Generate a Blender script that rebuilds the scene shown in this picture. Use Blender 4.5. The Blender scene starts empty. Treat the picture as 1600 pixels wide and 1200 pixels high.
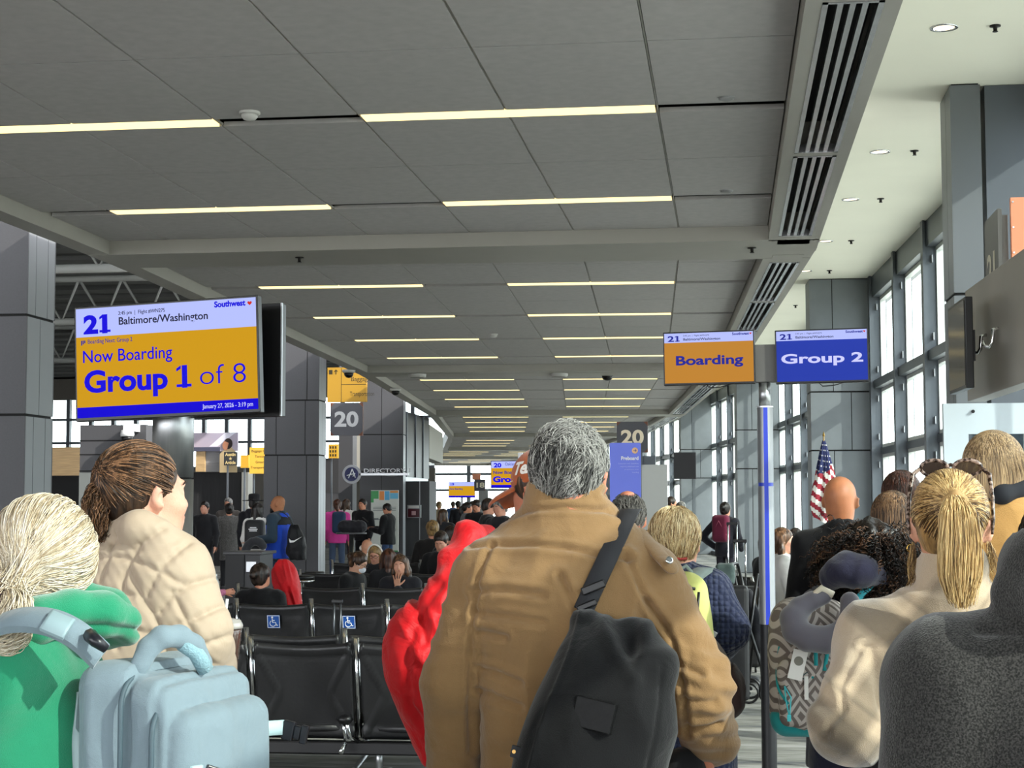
import bpy, bmesh, math, random
import numpy as np
from mathutils import Vector, Matrix
PI = math.pi
R = math.radians
sc = bpy.context.scene
col = sc.collection
rng = np.random.default_rng(7)
random.seed(7)

# ------------------------------------------------------------------ camera, world, sun, exposure
EYE = 1.58
F = 2600.0
_Y = np.array([337.0, 187.0, F]); _Y /= np.linalg.norm(_Y)
_r = 0.0115
_D = np.array([math.sin(_r), math.cos(_r), 0.0]); _D -= _Y * _D.dot(_Y); _D /= np.linalg.norm(_D)
_X = np.cross(_D, _Y)
# image axes (right, down, forward) expressed in world axes
def _img2w(v):
    return Vector((float(_X.dot(v)), float(_Y.dot(v)), float(-_D.dot(v))))
cam_d = bpy.data.cameras.new('camera'); cam = bpy.data.objects.new('camera', cam_d); col.objects.link(cam)
cr, cu, cf = _img2w(np.array([1, 0, 0.])), _img2w(np.array([0, -1, 0.])), _img2w(np.array([0, 0, 1.]))
M = Matrix((cr, cu, -cf)).transposed().to_4x4(); M.translation = (0, 0, EYE)
cam.matrix_world = M
cam_d.sensor_fit = 'HORIZONTAL'; cam_d.sensor_width = 36.0; cam_d.lens = 36.0 * F / 1600.0
cam_d.clip_start = 0.05; cam_d.clip_end = 600
sc.camera = cam
def P(px, py, Y):
    """world point seen at a pixel of the 1600x1200 photograph, at world depth Y along the hall"""
    d = _img2w(np.array([px - 800.0, py - 600.0, F])); t = Y / d.y
    return Vector((d.x * t, Y, EYE + d.z * t))
def PZ(px, py, z):
    d = _img2w(np.array([px - 800.0, py - 600.0, F])); t = (z - EYE) / d.z
    return Vector((d.x * t, d.y * t, z))

w = bpy.data.worlds.new('world'); sc.world = w; w.use_nodes = True
bg = w.node_tree.nodes['Background']
bg.inputs[0].default_value = (0.93, 0.96, 1.0, 1); bg.inputs[1].default_value = 6.3
sun_d = bpy.data.lights.new('sun', 'SUN'); sun_d.energy = 5.6; sun_d.angle = R(0.6); sun_d.color = (1.0, 0.95, 0.86)
sun = bpy.data.objects.new('sun', sun_d); col.objects.link(sun)
sun.rotation_euler = Vector((-1.0, 0.52, -0.65)).to_track_quat('-Z', 'Y').to_euler()
vs = sc.view_settings
vs.view_transform = 'Standard'; vs.look = 'None'; vs.gamma = 1.0; vs.use_curve_mapping = False; vs.exposure = 0.12

# ------------------------------------------------------------------ tagging
def tag(o, label=None, cat=None, group=None, kind=None):
    if label: o['label'] = label
    if cat: o['category'] = cat
    if group: o['group'] = group
    if kind: o['kind'] = kind
    return o
def empty(name, loc=(0, 0, 0), rz=0, parent=None):
    o = bpy.data.objects.new(name, None); col.objects.link(o); o.empty_display_size = 0.1
    o.location = loc; o.rotation_euler = (0, 0, rz)
    if parent: o.parent = parent
    return o
def thing(name, label, cat, loc=(0, 0, 0), rz=0, group=None):
    return tag(empty(name, loc, rz), label, cat, group)
def copy_tree(o, parent=None):
    c = o.copy(); col.objects.link(c)
    if parent: c.parent = parent
    for ch in list(o.children): copy_tree(ch, c)
    return c

# ------------------------------------------------------------------ materials
_mats = {}
def s2l(c):
    return tuple((x / 12.92 if x <= 0.04045 else ((x + 0.055) / 1.055) ** 2.4) for x in c)
def hexc(h):
    return s2l(tuple(int(h[i:i + 2], 16) / 255 for i in (0, 2, 4)))
def mat(name, c, rough=0.6, metal=0.0, spec=0.4, noise=0.0, scale=30.0, bump=0.0, bscale=None, sheen=0.0,
        stretch=(1, 1, 1), c2=None, detail=4.0, coat=0.0, thr=None):
    if name in _mats: return _mats[name]
    if isinstance(c, str): c = hexc(c)
    m = bpy.data.materials.new(name); m.use_nodes = True; nt = m.node_tree; N = nt.nodes; L = nt.links
    b = N['Principled BSDF']
    b.inputs['Base Color'].default_value = (*c, 1); b.inputs['Roughness'].default_value = rough
    b.inputs['Metallic'].default_value = metal; b.inputs['Specular IOR Level'].default_value = spec
    b.inputs['Sheen Weight'].default_value = sheen; b.inputs['Coat Weight'].default_value = coat
    tc = N.new('ShaderNodeTexCoord'); mp = N.new('ShaderNodeMapping'); mp.inputs['Scale'].default_value = stretch
    L.new(tc.outputs['Object'], mp.inputs['Vector'])
    if noise > 0 or c2 is not None:
        nz = N.new('ShaderNodeTexNoise'); nz.inputs['Scale'].default_value = scale; nz.inputs['Detail'].default_value = detail
        L.new(mp.outputs[0], nz.inputs['Vector'])
        rp = N.new('ShaderNodeValToRGB')
        if c2 is None:
            a0 = tuple(max(0, x * (1 - noise)) for x in c); a1 = tuple(min(1, x * (1 + noise)) for x in c)
        else:
            a0 = c; a1 = hexc(c2) if isinstance(c2, str) else c2
        lo, hi = thr if thr else (0.3, 0.7)
        rp.color_ramp.elements[0].position = lo; rp.color_ramp.elements[1].position = hi
        rp.color_ramp.elements[0].color = (*a0, 1); rp.color_ramp.elements[1].color = (*a1, 1)
        L.new(nz.outputs['Fac'], rp.inputs[0]); L.new(rp.outputs[0], b.inputs['Base Color'])
    if bump > 0:
        nb = N.new('ShaderNodeTexNoise'); nb.inputs['Scale'].default_value = bscale or scale; nb.inputs['Detail'].default_value = 3
        L.new(mp.outputs[0], nb.inputs['Vector'])
        bp = N.new('ShaderNodeBump'); bp.inputs['Strength'].default_value = 1.0; bp.inputs['Distance'].default_value = bump
        L.new(nb.outputs['Fac'], bp.inputs['Height']); L.new(bp.outputs[0], b.inputs['Normal'])
    _mats[name] = m
    return m
def emat(name, c, strength=1.0):
    if name in _mats: return _mats[name]
    if isinstance(c, str): c = hexc(c)
    m = bpy.data.materials.new(name); m.use_nodes = True; nt = m.node_tree
    b = nt.nodes['Principled BSDF']; b.inputs['Base Color'].default_value = (0.004, 0.004, 0.004, 1)
    b.inputs['Roughness'].default_value = 0.9; b.inputs['Specular IOR Level'].default_value = 0.02
    b.inputs['Emission Color'].default_value = (*c, 1); b.inputs['Emission Strength'].default_value = strength
    _mats[name] = m
    return m
def glassmat(name, tint=(0.93, 0.97, 0.96), refl=0.08):
    if name in _mats: return _mats[name]
    m = bpy.data.materials.new(name); m.use_nodes = True; nt = m.node_tree; N = nt.nodes; L = nt.links
    N.remove(N['Principled BSDF'])
    t = N.new('ShaderNodeBsdfTransparent'); t.inputs[0].default_value = (*tint, 1)
    g = N.new('ShaderNodeBsdfGlossy'); g.inputs['Roughness'].default_value = 0.03
    mx = N.new('ShaderNodeMixShader'); mx.inputs[0].default_value = refl
    L.new(t.outputs[0], mx.inputs[1]); L.new(g.outputs[0], mx.inputs[2]); L.new(mx.outputs[0], N['Material Output'].inputs[0])
    _mats[name] = m
    return m

# ------------------------------------------------------------------ mesh building
class MB:
    """collects shapes; build() links them as ONE mesh object"""
    def __init__(s): s.bm = bmesh.new()
    def box(s, x0, x1, y0, y1, z0, z1, m=None):
        v = [s.bm.verts.new(p) for p in ((x0, y0, z0), (x1, y0, z0), (x1, y1, z0), (x0, y1, z0), (x0, y0, z1), (x1, y0, z1), (x1, y1, z1), (x0, y1, z1))]
        if m is not None:
            for q in v: q.co = m @ q.co
        for f in ((0, 3, 2, 1), (4, 5, 6, 7), (0, 1, 5, 4), (1, 2, 6, 5), (2, 3, 7, 6), (3, 0, 4, 7)):
            s.bm.faces.new([v[i] for i in f])
        return s
    def quad(s, *p):
        s.bm.faces.new([s.bm.verts.new(q) for q in p]); return s
    def prism(s, pts, z0, z1, m=None):
        a = [s.bm.verts.new((x, y, z0)) for x, y in pts]; b = [s.bm.verts.new((x, y, z1)) for x, y in pts]
        if m is not None:
            for q in a + b: q.co = m @ q.co
        n = len(pts)
        s.bm.faces.new(a[::-1]); s.bm.faces.new(b)
        for i in range(n): s.bm.faces.new((a[i], a[(i + 1) % n], b[(i + 1) % n], b[i]))
        return s
    def tube(s, pts, r, n=8, caps=True, closed=False):
        pts = [Vector(p) for p in pts]; rs = r if hasattr(r, '__len__') else [r] * len(pts)
        rings = []; up = Vector((0, 0, 1)); prev = None
        for i, p in enumerate(pts):
            if closed: t = pts[(i + 1) % len(pts)] - pts[i - 1]
            else: t = pts[min(i + 1, len(pts) - 1)] - pts[max(i - 1, 0)]
            t.normalize()
            if prev is None:
                a = up if abs(t.dot(up)) < 0.9 else Vector((1, 0, 0))
                nn = (a - t * a.dot(t)).normalized()
            else:
                nn = (prev - t * prev.dot(t)).normalized()
            prev = nn; bb = t.cross(nn)
            rings.append([s.bm.verts.new(p + (nn * math.cos(2 * PI * k / n) + bb * math.sin(2 * PI * k / n)) * rs[i]) for k in range(n)])
        m = len(rings)
        for i in range(m if closed else m - 1):
            a, b = rings[i], rings[(i + 1) % m]
            for k in range(n):
                f = s.bm.faces.new((a[k], a[(k + 1) % n], b[(k + 1) % n], b[k])); f.smooth = True
        if caps and not closed:
            s.bm.faces.new(rings[0][::-1]); s.bm.faces.new(rings[-1])
        return s
    def lathe(s, prof, n=24, c=(0, 0, 0), m=None):
        rings = []
        for r, z in prof:
            rings.append([s.bm.verts.new((c[0] + r * math.cos(2 * PI * k / n), c[1] + r * math.sin(2 * PI * k / n), c[2] + z)) for k in range(n)])
        if m is not None:
            for g in rings:
                for q in g: q.co = m @ q.co
        for a, b in zip(rings, rings[1:]):
            for k in range(n):
                f = s.bm.faces.new((a[k], a[(k + 1) % n], b[(k + 1) % n], b[k])); f.smooth = True
        s.bm.faces.new(rings[0][::-1]); s.bm.faces.new(rings[-1])
        return s
    def build(s, name, m, parent=None, bevel=0.0, seg=2, loc=None):
        me = bpy.data.meshes.new(name); s.bm.normal_update(); s.bm.to_mesh(me); s.bm.free()
        if m: me.materials.append(m)
        o = bpy.data.objects.new(name, me); col.objects.link(o)
        if parent: o.parent = parent
        if loc is not None: o.location = loc
        if bevel > 0:
            b = o.modifiers.new('bevel', 'BEVEL'); b.width = bevel; b.segments = seg; b.limit_method = 'ANGLE'
        return o
def text(body, size, loc, m, parent, bold=0.0, width=None, align='LEFT', rot=(PI / 2, 0, 0), name='lettering', sx=1.0, depth=0.0008, shear=0.0):
    """real lettering as a mesh; drawn in the x-z plane facing -y"""
    cu_ = bpy.data.curves.new(name, 'FONT'); cu_.body = body; cu_.size = size; cu_.align_x = align; cu_.offset = bold
    cu_.extrude = depth; cu_.resolution_u = 4; cu_.shear = shear
    o = bpy.data.objects.new(name, cu_); col.objects.link(o)
    bpy.context.view_layer.update()
    me = bpy.data.meshes.new_from_object(o.evaluated_get(bpy.context.evaluated_depsgraph_get()))
    bpy.data.objects.remove(o); bpy.data.curves.remove(cu_)
    me.materials.clear(); me.materials.append(m); me.name = name
    if width and len(me.vertices):
        xs = [v.co.x for v in me.vertices]; wd = max(xs) - min(xs); sx = width / wd
    for v in me.vertices: v.co.x *= sx
    q = bpy.data.objects.new(name, me); col.objects.link(q); q.parent = parent; q.location = loc; q.rotation_euler = rot
    return q
def mesh_np(name, V, Fq, m, parent=None, smooth=True, tri=None):
    me = bpy.data.meshes.new(name)
    V = np.asarray(V, np.float32); Fq = np.asarray(Fq, np.int32); k = Fq.shape[1]
    me.vertices.add(len(V)); me.vertices.foreach_set('co', V.ravel())
    me.loops.add(Fq.size); me.loops.foreach_set('vertex_index', Fq.ravel())
    me.polygons.add(len(Fq)); me.polygons.foreach_set('loop_start', np.arange(0, Fq.size, k, dtype=np.int32))
    me.polygons.foreach_set('use_smooth', np.full(len(Fq), smooth))
    me.update(calc_edges=True)
    if m: me.materials.append(m)
    o = bpy.data.objects.new(name, me); col.objects.link(o)
    if parent: o.parent = parent
    return o
def struct(o): o['kind'] = 'structure'; return o
# ================================================================== THE HALL
ZT = EYE + 2.36          # tile plane
ZB = EYE + 2.235         # soffit of beams and bulkheads
ZW = EYE + 3.42          # white ceiling by the windows
UL, UR = -5.47, 0.37     # tile field
UFAC = 2.85
heads = [0, 2.6, 5.1, 7.6, 10.5, 14.5, 19.5, 25]
beam = [14.2, 28.0, 41.8, 55.6, 69.4, 83.2, 97]
nodes = [Vector((0, -13.4)), Vector((0, 14.75))]
for i in range(1, 8):
    a = R(heads[i]); d = 13.8
    nodes.append(nodes[-1] + Vector((-math.sin(a), math.cos(a))) * d)
def bayM(i):
    a = R(heads[i]); o = nodes[i]
    return Matrix.Translation((o.x, o.y, 0)) @ Matrix.Rotation(a, 4, 'Z')
def hall(u, i, v):       # a point at lateral u, v metres past node i
    return bayM(i) @ Vector((u, v, 0))
m_tile = mat('ceiling_tile_grey', 'b2afae', 0.85, noise=0.05, scale=14, bump=0.001, bscale=500, stretch=(1, 1, 1), spec=0.2)
m_plenum = mat('slot_black', '161617', 0.9)
m_beam = mat('beam_paint', '9b9890', 0.45, noise=0.03, scale=3)
m_white = mat('white_ceiling_paint', 'f3f1e2', 0.8, noise=0.02, scale=1.0)
m_strip = emat('strip_light_glow', (1.0, 0.80, 0.36), 1.9)
m_stripf = mat('strip_light_rim', 'b8a070', 0.5)
m_alu = mat('brushed_aluminium', 'a9abad', 0.32, metal=0.9, noise=0.06, scale=6, stretch=(60, 60, 1), bump=0.0004, bscale=8)
m_chrome = mat('polished_chrome', 'd8dadc', 0.12, metal=1.0)
m_slot = mat('diffuser_metal', 'b0b0b4', 0.22, metal=0.85, noise=0.15, scale=9)
m_dgrey = mat('column_panel_dark', '454548', 0.6, noise=0.06, scale=60, bump=0.0004, bscale=300)
m_bgrey = mat('column_panel_blue_grey', '6b7074', 0.5, noise=0.06, scale=4)
m_frame = mat('window_frame_grey', '555a60', 0.4, metal=0.3, noise=0.05, scale=5)
m_black = mat('black_plastic', '101012', 0.35)
m_gasket = mat('joint_black', '0c0c0d', 0.8)

# floor -------------------------------------------------------------
def floor_mat():
    m = bpy.data.materials.new('carpet_grey_stripe'); m.use_nodes = True; nt = m.node_tree; N = nt.nodes; L = nt.links
    b = N['Principled BSDF']; b.inputs['Roughness'].default_value = 0.85; b.inputs['Specular IOR Level'].default_value = 0.15
    tc = N.new('ShaderNodeTexCoord')
    def noise(st, sc_, det=2):
        mp = N.new('ShaderNodeMapping'); mp.inputs['Scale'].default_value = st; L.new(tc.outputs['Object'], mp.inputs[0])
        n = N.new('ShaderNodeTexNoise'); n.inputs['Scale'].default_value = sc_; n.inputs['Detail'].default_value = det
        L.new(mp.outputs[0], n.inputs['Vector']); return n
    n1 = noise((0.25, 2.6, 1), 1.6, 3); n2 = noise((1.6, 9, 1), 3, 2); n3 = noise((1, 1, 1), 260, 2)
    r1 = N.new('ShaderNodeValToRGB'); e = r1.color_ramp.elements
    e[0].position = 0.36; e[0].color = (*hexc('4e4f54'), 1); e[1].position = 0.62; e[1].color = (*hexc('a09e9a'), 1)
    q = e.new(0.48); q.color = (*hexc('77766f'), 1)
    ad = N.new('ShaderNodeMath'); ad.operation = 'MULTIPLY_ADD'; ad.inputs[1].default_value = 0.35
    sb = N.new('ShaderNodeMath'); sb.operation = 'MULTIPLY_ADD'; sb.inputs[1].default_value = 0.65
    L.new(n2.outputs['Fac'], ad.inputs[0]); L.new(n1.outputs['Fac'], sb.inputs[0]); L.new(ad.outputs[0], sb.inputs[2]); ad.inputs[2].default_value = 0
    L.new(sb.outputs[0], r1.inputs[0])
    mx = N.new('ShaderNodeMixRGB'); mx.blend_type = 'MULTIPLY'; mx.inputs[0].default_value = 0.5
    L.new(r1.outputs[0], mx.inputs[1]); L.new(n3.outputs['Fac'], mx.inputs[2])
    g = N.new('ShaderNodeGamma'); g.inputs[1].default_value = 0.8; L.new(mx.outputs[0], g.inputs[0])
    L.new(g.outputs[0], b.inputs['Base Color'])
    bp = N.new('ShaderNodeBump'); bp.inputs['Distance'].default_value = 0.003; L.new(n3.outputs['Fac'], bp.inputs['Height']); L.new(bp.outputs[0], b.inputs['Normal'])
    return m
b = MB()
pl = [(-60, -14), (2.86, -14)] + [tuple(hall(UFAC + 0.01, i, 0).xy) for i in range(1, 8)] + [(-60, nodes[7].y)]
b.prism(pl, -0.3, 0.0)
struct(b.build('floor', floor_mat()))
b = MB(); b.box(-200, 200, -150, 400, -5.2, -5.0)
struct(b.build('ground', mat('apron_concrete', 'b9b6ae', 0.8, noise=0.08, scale=0.3)))

# tile fields, strip lights ------------------------------------------
Wt = 0.905
ucols = [UR] + [-0.39 - Wt * k for k in range(6)] + [UL]
LIGHT = {(1, 2): 1, (4, 5): 1}
lab_side = ['window-side', 'seat-side']
lights_made = 0
light_proto = None
def setm(o, Mx): o.matrix_world = Mx; return o
I4 = Matrix.Identity(4)
def bay_ceiling(i):
    global lights_made, light_proto
    Mx = bayM(i)
    v0 = 0.55 if i else 0.3
    Ltot = 13.8 if i else 28.15
    segs = [(0.55, 13.25)] if i else [(14.35 + 0.55, 27.6), (0.55, 13.8)]
    for (va, vb) in segs:
        rows = [vb - 1.4 - 2.95 * k for k in range(4)]
        # v lines: seams at rows (slot width .14) and mid seams
        cuts = [va]
        for r_ in sorted(rows): cuts += [r_ - 1.475, r_]
        cuts += [vb]
        cuts = sorted(c for c in set(round(c, 3) for c in cuts) if va - 1e-6 <= c <= vb + 1e-6)
        cuts = [c for j, c in enumerate(cuts) if j == 0 or c - cuts[j - 1] > 0.1]
        b = MB()
        for ci in range(len(ucols) - 1):
            ua, ub = ucols[ci + 1], ucols[ci]
            for a0, a1 in zip(cuts, cuts[1:]):
                ga = 0.095 if any(abs(a0 - r_) < 0.01 for r_ in rows) else 0.006
                gb = 0.095 if any(abs(a1 - r_) < 0.01 for r_ in rows) else 0.006
                b.box(ua + 0.008, ub - 0.008, a0 + ga, a1 - gb, ZT, ZT + 0.03)
        setm(struct(b.build('ceiling', m_tile)), Mx)
        b = MB(); b.box(UL - 0.1, UR + 0.05, va - 0.1, vb + 0.1, ZT + 0.1, ZT + 0.14)
        setm(struct(b.build('ceiling', m_plenum)), Mx)
        # T bars
        b = MB()
        for u in ucols[1:-1]: b.box(u - 0.004, u + 0.004, va, vb, ZT + 0.006, ZT + 0.02)
        setm(struct(b.build('ceiling', m_beam)), Mx)
        for r_ in rows:
            for (c0, c1, side) in ((1, 3, 0), (4, 6, 1)):
                ub, ua = ucols[c0], ucols[c1]
                if i == 0 and vb < 20: continue
                if light_proto is None:
                    t = empty('strip_light')
                    L_ = Wt * 2 - 0.03
                    q = MB(); q.box(-L_ / 2, L_ / 2, -0.088, 0.088, 0.012, 0.06); q.build('light_housing', m_stripf, t)
                    q = MB(); q.box(-L_ / 2, L_ / 2, -0.078, 0.078, -0.004, 0.0118); q.build('light_diffuser', m_strip, t)
                    light_proto = t; o = t
                else: o = copy_tree(light_proto)
                p = Mx @ Vector(((ua + ub) / 2, r_, ZT))
                o.location = p; o.rotation_euler = (0, 0, R(heads[i]))
                tag(o, None, 'ceiling light', 'linear strip lights in the tiled ceiling')
                lights_made += 1
                o['_k'] = f'{i}'; o['_bay'] = i; o['_row'] = int(round((vb - 1.4 - r_) / 2.95)); o['_side'] = side
        # covers of the unlit slots
        b = MB()
        for r_ in rows:
            for ci in (0, 3): b.box(ucols[ci + 1] + 0.02, ucols[ci] - 0.02, r_ - 0.09, r_ + 0.09, ZT + 0.045, ZT + 0.05)
        setm(struct(b.build('ceiling', mat('slot_cover', '3a3a3c', 0.5))), Mx)
for i in range(0, 7): bay_ceiling(i)
ordn = ['first', 'second', 'third', 'fourth', 'fifth', 'sixth', 'seventh', 'eighth']
for o in [x for x in col.objects if x.name.startswith('strip_light') and '_bay' in x]:
    bay, row, side = o['_bay'], o['_row'], o['_side']
    for k in ('_k', '_bay', '_row', '_side'): del o[k]
    where = ['in the nearest ceiling bay', 'in the second ceiling bay', 'in the third ceiling bay', 'in the fourth ceiling bay'][bay] if bay < 4 else \
        ['in the fifth ceiling bay', 'in the sixth ceiling bay', 'in the farthest ceiling bay'][bay - 4]
    where = (['nearest', 'second', 'third', 'fourth', 'fifth', 'sixth', 'farthest'][bay]) + ' ceiling bay'
    rw = ['farthest row', 'second-farthest row', 'second-nearest row', 'nearest row'][row]
    o['label'] = f"{['right', 'left'][side]} strip light of the {rw}, {where}"

# beams, bulkheads ---------------------------------------------------
n_tr = 0
def trim(b, m, Mx=None, bevel=0):
    global n_tr
    n_tr += 1
    o = struct(b.build(f'trim_{n_tr}', m, bevel=bevel))
    if Mx is not None: o.matrix_world = Mx
    return o
BLu, BRu = -5.67, 0.80
for i in range(0, 7):
    Mx = bayM(i)
    # beam at the far end of bay i and its start (half in each bay)
    L_ = 28.15 if i == 0 else 13.8
    b = MB()
    for (va, vb) in [(L_ - 0.55, L_ + 0.10), (-0.10, 0.55)] + ([(13.85, 14.9)] if i == 0 else []):
        b.box(BLu, BRu, va, vb, ZB + 0.003 * (i % 2), ZB + 0.5)
    b.box(BLu, UL, 0, L_, ZB + 0.004, ZB + 0.5)
    trim(b, m_beam, Mx)
    # bulkhead on the window side, with slot openings
    spans = []
    fr = (0.447, 0.722)
    b = MB()
    b.box(UR, fr[0], 0.5, L_ - 0.5, ZB, ZB + 0.35) ; b.box(fr[1], BRu, 0.5, L_ - 0.5, ZB, ZB + 1.2)
    n = 4 if i else 8
    step = (L_ - 1.4) / n
    for k in range(n + 1):
        v = 0.7 + step * k
        b.box(fr[0], fr[1], v - 0.06, v + 0.06, ZB + 0.001, ZB + 0.3)
    b.box(fr[0], fr[1], 0.3, 0.7, ZB, ZB + 0.3) ; b.box(fr[0], fr[1], L_ - 0.7, L_ - 0.3, ZB, ZB + 0.3)
    trim(b, m_beam, Mx)
    b = MB(); b.box(fr[0] - 0.02, fr[1] + 0.02, 0.5, L_ - 0.5, ZB + 0.2, ZB + 0.22); trim(b, m_plenum, Mx)
    for k in range(n):
        if i > 4: break
        va, vb = 0.7 + step * k + 0.06, 0.7 + step * (k + 1) - 0.06
        if i == 0 and vb < 20: continue
        t = thing('air_diffuser', '', 'air vent', Mx @ Vector(((fr[0] + fr[1]) / 2, (va + vb) / 2, ZB)), R(heads[i]), 'slotted air diffusers along the window-side bulkhead')
        hw, hl = (fr[1] - fr[0]) / 2, (vb - va) / 2
        q = MB(); q.box(-hw, -hw + 0.026, -hl, hl, -0.004, 0.05); q.box(hw - 0.026, hw, -hl, hl, -0.004, 0.05)
        q.box(-hw, hw, -hl, -hl + 0.02, -0.004, 0.05); q.box(-hw, hw, hl - 0.02, hl, -0.004, 0.05); q.build('vent_frame', m_slot, t)
        for s_ in range(3):
            x = -hw + 0.026 + (2 * hw - 0.052) * (s_ + 1) / 4
            q = MB(); q.box(x - 0.013, x + 0.013, -hl + 0.02, hl - 0.02, 0.0, 0.035); q.build('vent_blade', m_slot, t)
        dist = {0: ['nearest', 'second', 'third', 'fourth'][k - 4] if k >= 4 else '', }.get(i)
        place = f"{ordn[k - 4] if i == 0 else ordn[k]} slot counting away from the camera in the {'nearest' if i == 0 else ordn[i]} bay"
        place = f"{ordn[k - 4] if i == 0 else ordn[k]} slot of the {'nearest' if i == 0 else ordn[i]} bay from the camera"
        t['label'] = f"metal air diffuser, {place}"
# white ceiling along the windows
for i in range(0, 7):
    L_ = 28.15 if i == 0 else 13.8
    b = MB(); b.box(BRu - 0.02, UFAC + 0.5, -0.1, L_ + 0.1, ZW + 0.001 * i, ZW + 0.2 + 0.001 * i)
    setm(struct(b.build('ceiling', m_white)), bayM(i))
# roof over the outer side so sun only enters through the glass
for i in range(0, 7):
    L_ = 28.15 if i == 0 else 13.8
    b = MB(); b.box(UFAC + 0.06, UFAC + 0.5, -0.1, L_ + 0.1, ZW - 0.02, ZW + 1.2)
    setm(struct(b.build('wall_right', m_frame)), bayM(i))

# right facade -------------------------------------------------------
m_glass = glassmat('window_glass', (0.90, 0.95, 0.94), 0.07)
Z_TR, Z_MR, Z_LR = EYE + 1.72, EYE + 0.78, 0.45
nwin = 0
for i in range(0, 7):
    L_ = 28.15 if i == 0 else 13.8
    Mx = bayM(i)
    posts = [0.95 + 2.45 * k for k in range(int((L_ - 1.6) / 2.45) + 1)] if i else [26.15 - 2.45 * k for k in range(11)][::-1]
    if i:
        posts = [0.7 + (L_ - 1.4) * k / 5 for k in range(6)]
    nwin += 1
    t = struct(empty(f'window_{nwin}', Mx @ Vector((UFAC, 0, 0)), R(heads[i])))
    for p in posts:
        q = MB(); q.box(-0.19, 0.04, p - 0.05, p + 0.05, 0, ZW)
        q.box(-0.22, -0.19, p - 0.08, p + 0.08, 0, ZW); q.build('window_post', m_frame, t)
    q = MB()
    for z in (0.0, Z_LR, Z_TR, ZW - 0.32):
        q.box(-0.17, 0.03, 0, L_, z, z + (0.12 if z < ZW - 0.4 else 0.32))
    q.box(-0.08, 0.03, 0, L_, Z_MR - 0.05, Z_MR + 0.05)
    q.build('window_transom', m_frame, t)
    # slim sashes standing beside each post, with clips
    q = MB(); c = MB()
    for p0, p1 in zip(posts, posts[1:]):
        for (za, zb) in ((Z_LR + 0.12, Z_MR - 0.05), (Z_MR + 0.05, Z_TR), (Z_TR + 0.12, ZW - 0.32)):
            for x in (p0 + 0.055, p1 - 0.105): q.box(-0.06, 0.02, x, x + 0.05, za, zb)
            q.box(-0.06, 0.02, p0, p1, za, za + 0.05); q.box(-0.06, 0.02, p0, p1, zb - 0.05, zb)
            mid = (p0 + p1) / 2; q.box(-0.03, 0.01, mid - 0.02, mid + 0.02, za, zb)
            for z in (za + 0.12, zb - 0.2): c.box(-0.12, -0.11, p1 - 0.14, p1 - 0.056, z, z + 0.09)
    q.build('sash', mat('sash_white', 'c9ccca', 0.4), t); c.build('clip', m_alu, t)
    q = MB(); q.box(0.0, 0.012, 0, L_, 0.1, ZW - 0.3); q.build('glass_pane', m_glass, t)

# columns ------------------------------------------------------------
def column(label, Mx, w_, d_, ztop, joints, m_front, m_side=None, metal_edge=False, seams=(0.45,), name='column'):
    t = thing(name, label, 'column')
    t.matrix_world = Mx
    q = MB(); q.box(0.012, w_ - 0.012, 0.012, d_ - 0.012, 0, ztop); q.build('core', m_gasket, t)
    zs = [0.0] + list(joints) + [ztop]
    for k, (z0, z1) in enumerate(zip(zs, zs[1:])):
        g = 0.012
        q = MB(); ss = [0] + [(f_ if k % 2 == 0 else 1 - f_) for f_ in (seams if k % 2 == 0 else seams[::-1])] + [1]
        if len(ss) > 2: ss = sorted(ss)
        for a0, a1 in zip(ss, ss[1:]):
            q.box(a0 * w_ + (0.006 if a0 else 0), a1 * w_ - (0.006 if a1 < 1 else 0), 0, 0.02, z0 + g, z1 - g)
            q.box(a0 * w_ + (0.006 if a0 else 0), a1 * w_ - (0.006 if a1 < 1 else 0), d_ - 0.02, d_, z0 + g, z1 - g)
        q.build('cladding', m_front, t)
        q = MB()
        sd = (0, 0.48, 1) if k % 2 else (0, 0.3, 0.72, 1)
        for a0, a1 in zip(sd, sd[1:]):
            for x in (0, w_ - 0.02):
                q.box(x, x + 0.02, a0 * d_ + (0.005 if a0 else 0.021), a1 * d_ - (0.005 if a1 < 1 else 0.021), z0 + g, z1 - g)
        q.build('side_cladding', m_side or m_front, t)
    return t
J = (EYE + 0.80, EYE + 1.69)
def at_hall(px, Y, head, w_off=0):
    p = P(px, 700, Y); return Matrix.Translation((p.x, p.y, 0)) @ Matrix.Rotation(R(head), 4, 'Z') @ Matrix.Translation((w_off, 0, 0))
m_sidelit = mat('column_side_lit', '8e9094', 0.38, metal=0.75, noise=0.05, scale=3)  # light falling on the column sides, put into a paler colour than the fronts
column('dark grey panelled column at the far left edge, cut by the frame', at_hall(38, 14.04, 0, -1.1), 1.1, 0.62, ZB + 2.5, J, m_dgrey, mat('column_side_lit_grey', '75777a', 0.5, metal=0.2), seams=(0.3,))  # side grey paler than the front: the light on that face is painted in
column('dark grey column behind the man in the blue vest', at_hall(498, 26.3, 2.6, -0.9), 0.9, 0.6, ZB + 2.5, J, m_dgrey, m_sidelit, seams=(0.25, 0.78))
column('dark grey column carrying the directory sign and wall map', at_hall(630, 39.6, 5.1, -1.05), 1.05, 0.6, ZB + 2.5, J, m_dgrey, m_sidelit, seams=(0.5,))
column('blue-grey panelled column behind the flag', at_hall(1268, 25.6, 2.6), 0.95, 0.62, ZW, J, m_bgrey, seams=(0.36,))
column('blue-grey column just left of the boarding sign pole', at_hall(1152, 38.6, 5.1), 0.95, 0.62, ZW, J, m_bgrey, seams=(0.36,))
column('blue-grey column behind the grey podium wall, third along the windows', at_hall(1064, 52.3, 7.6), 0.95, 0.62, ZW, J, m_bgrey, seams=(0.36,))
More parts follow.
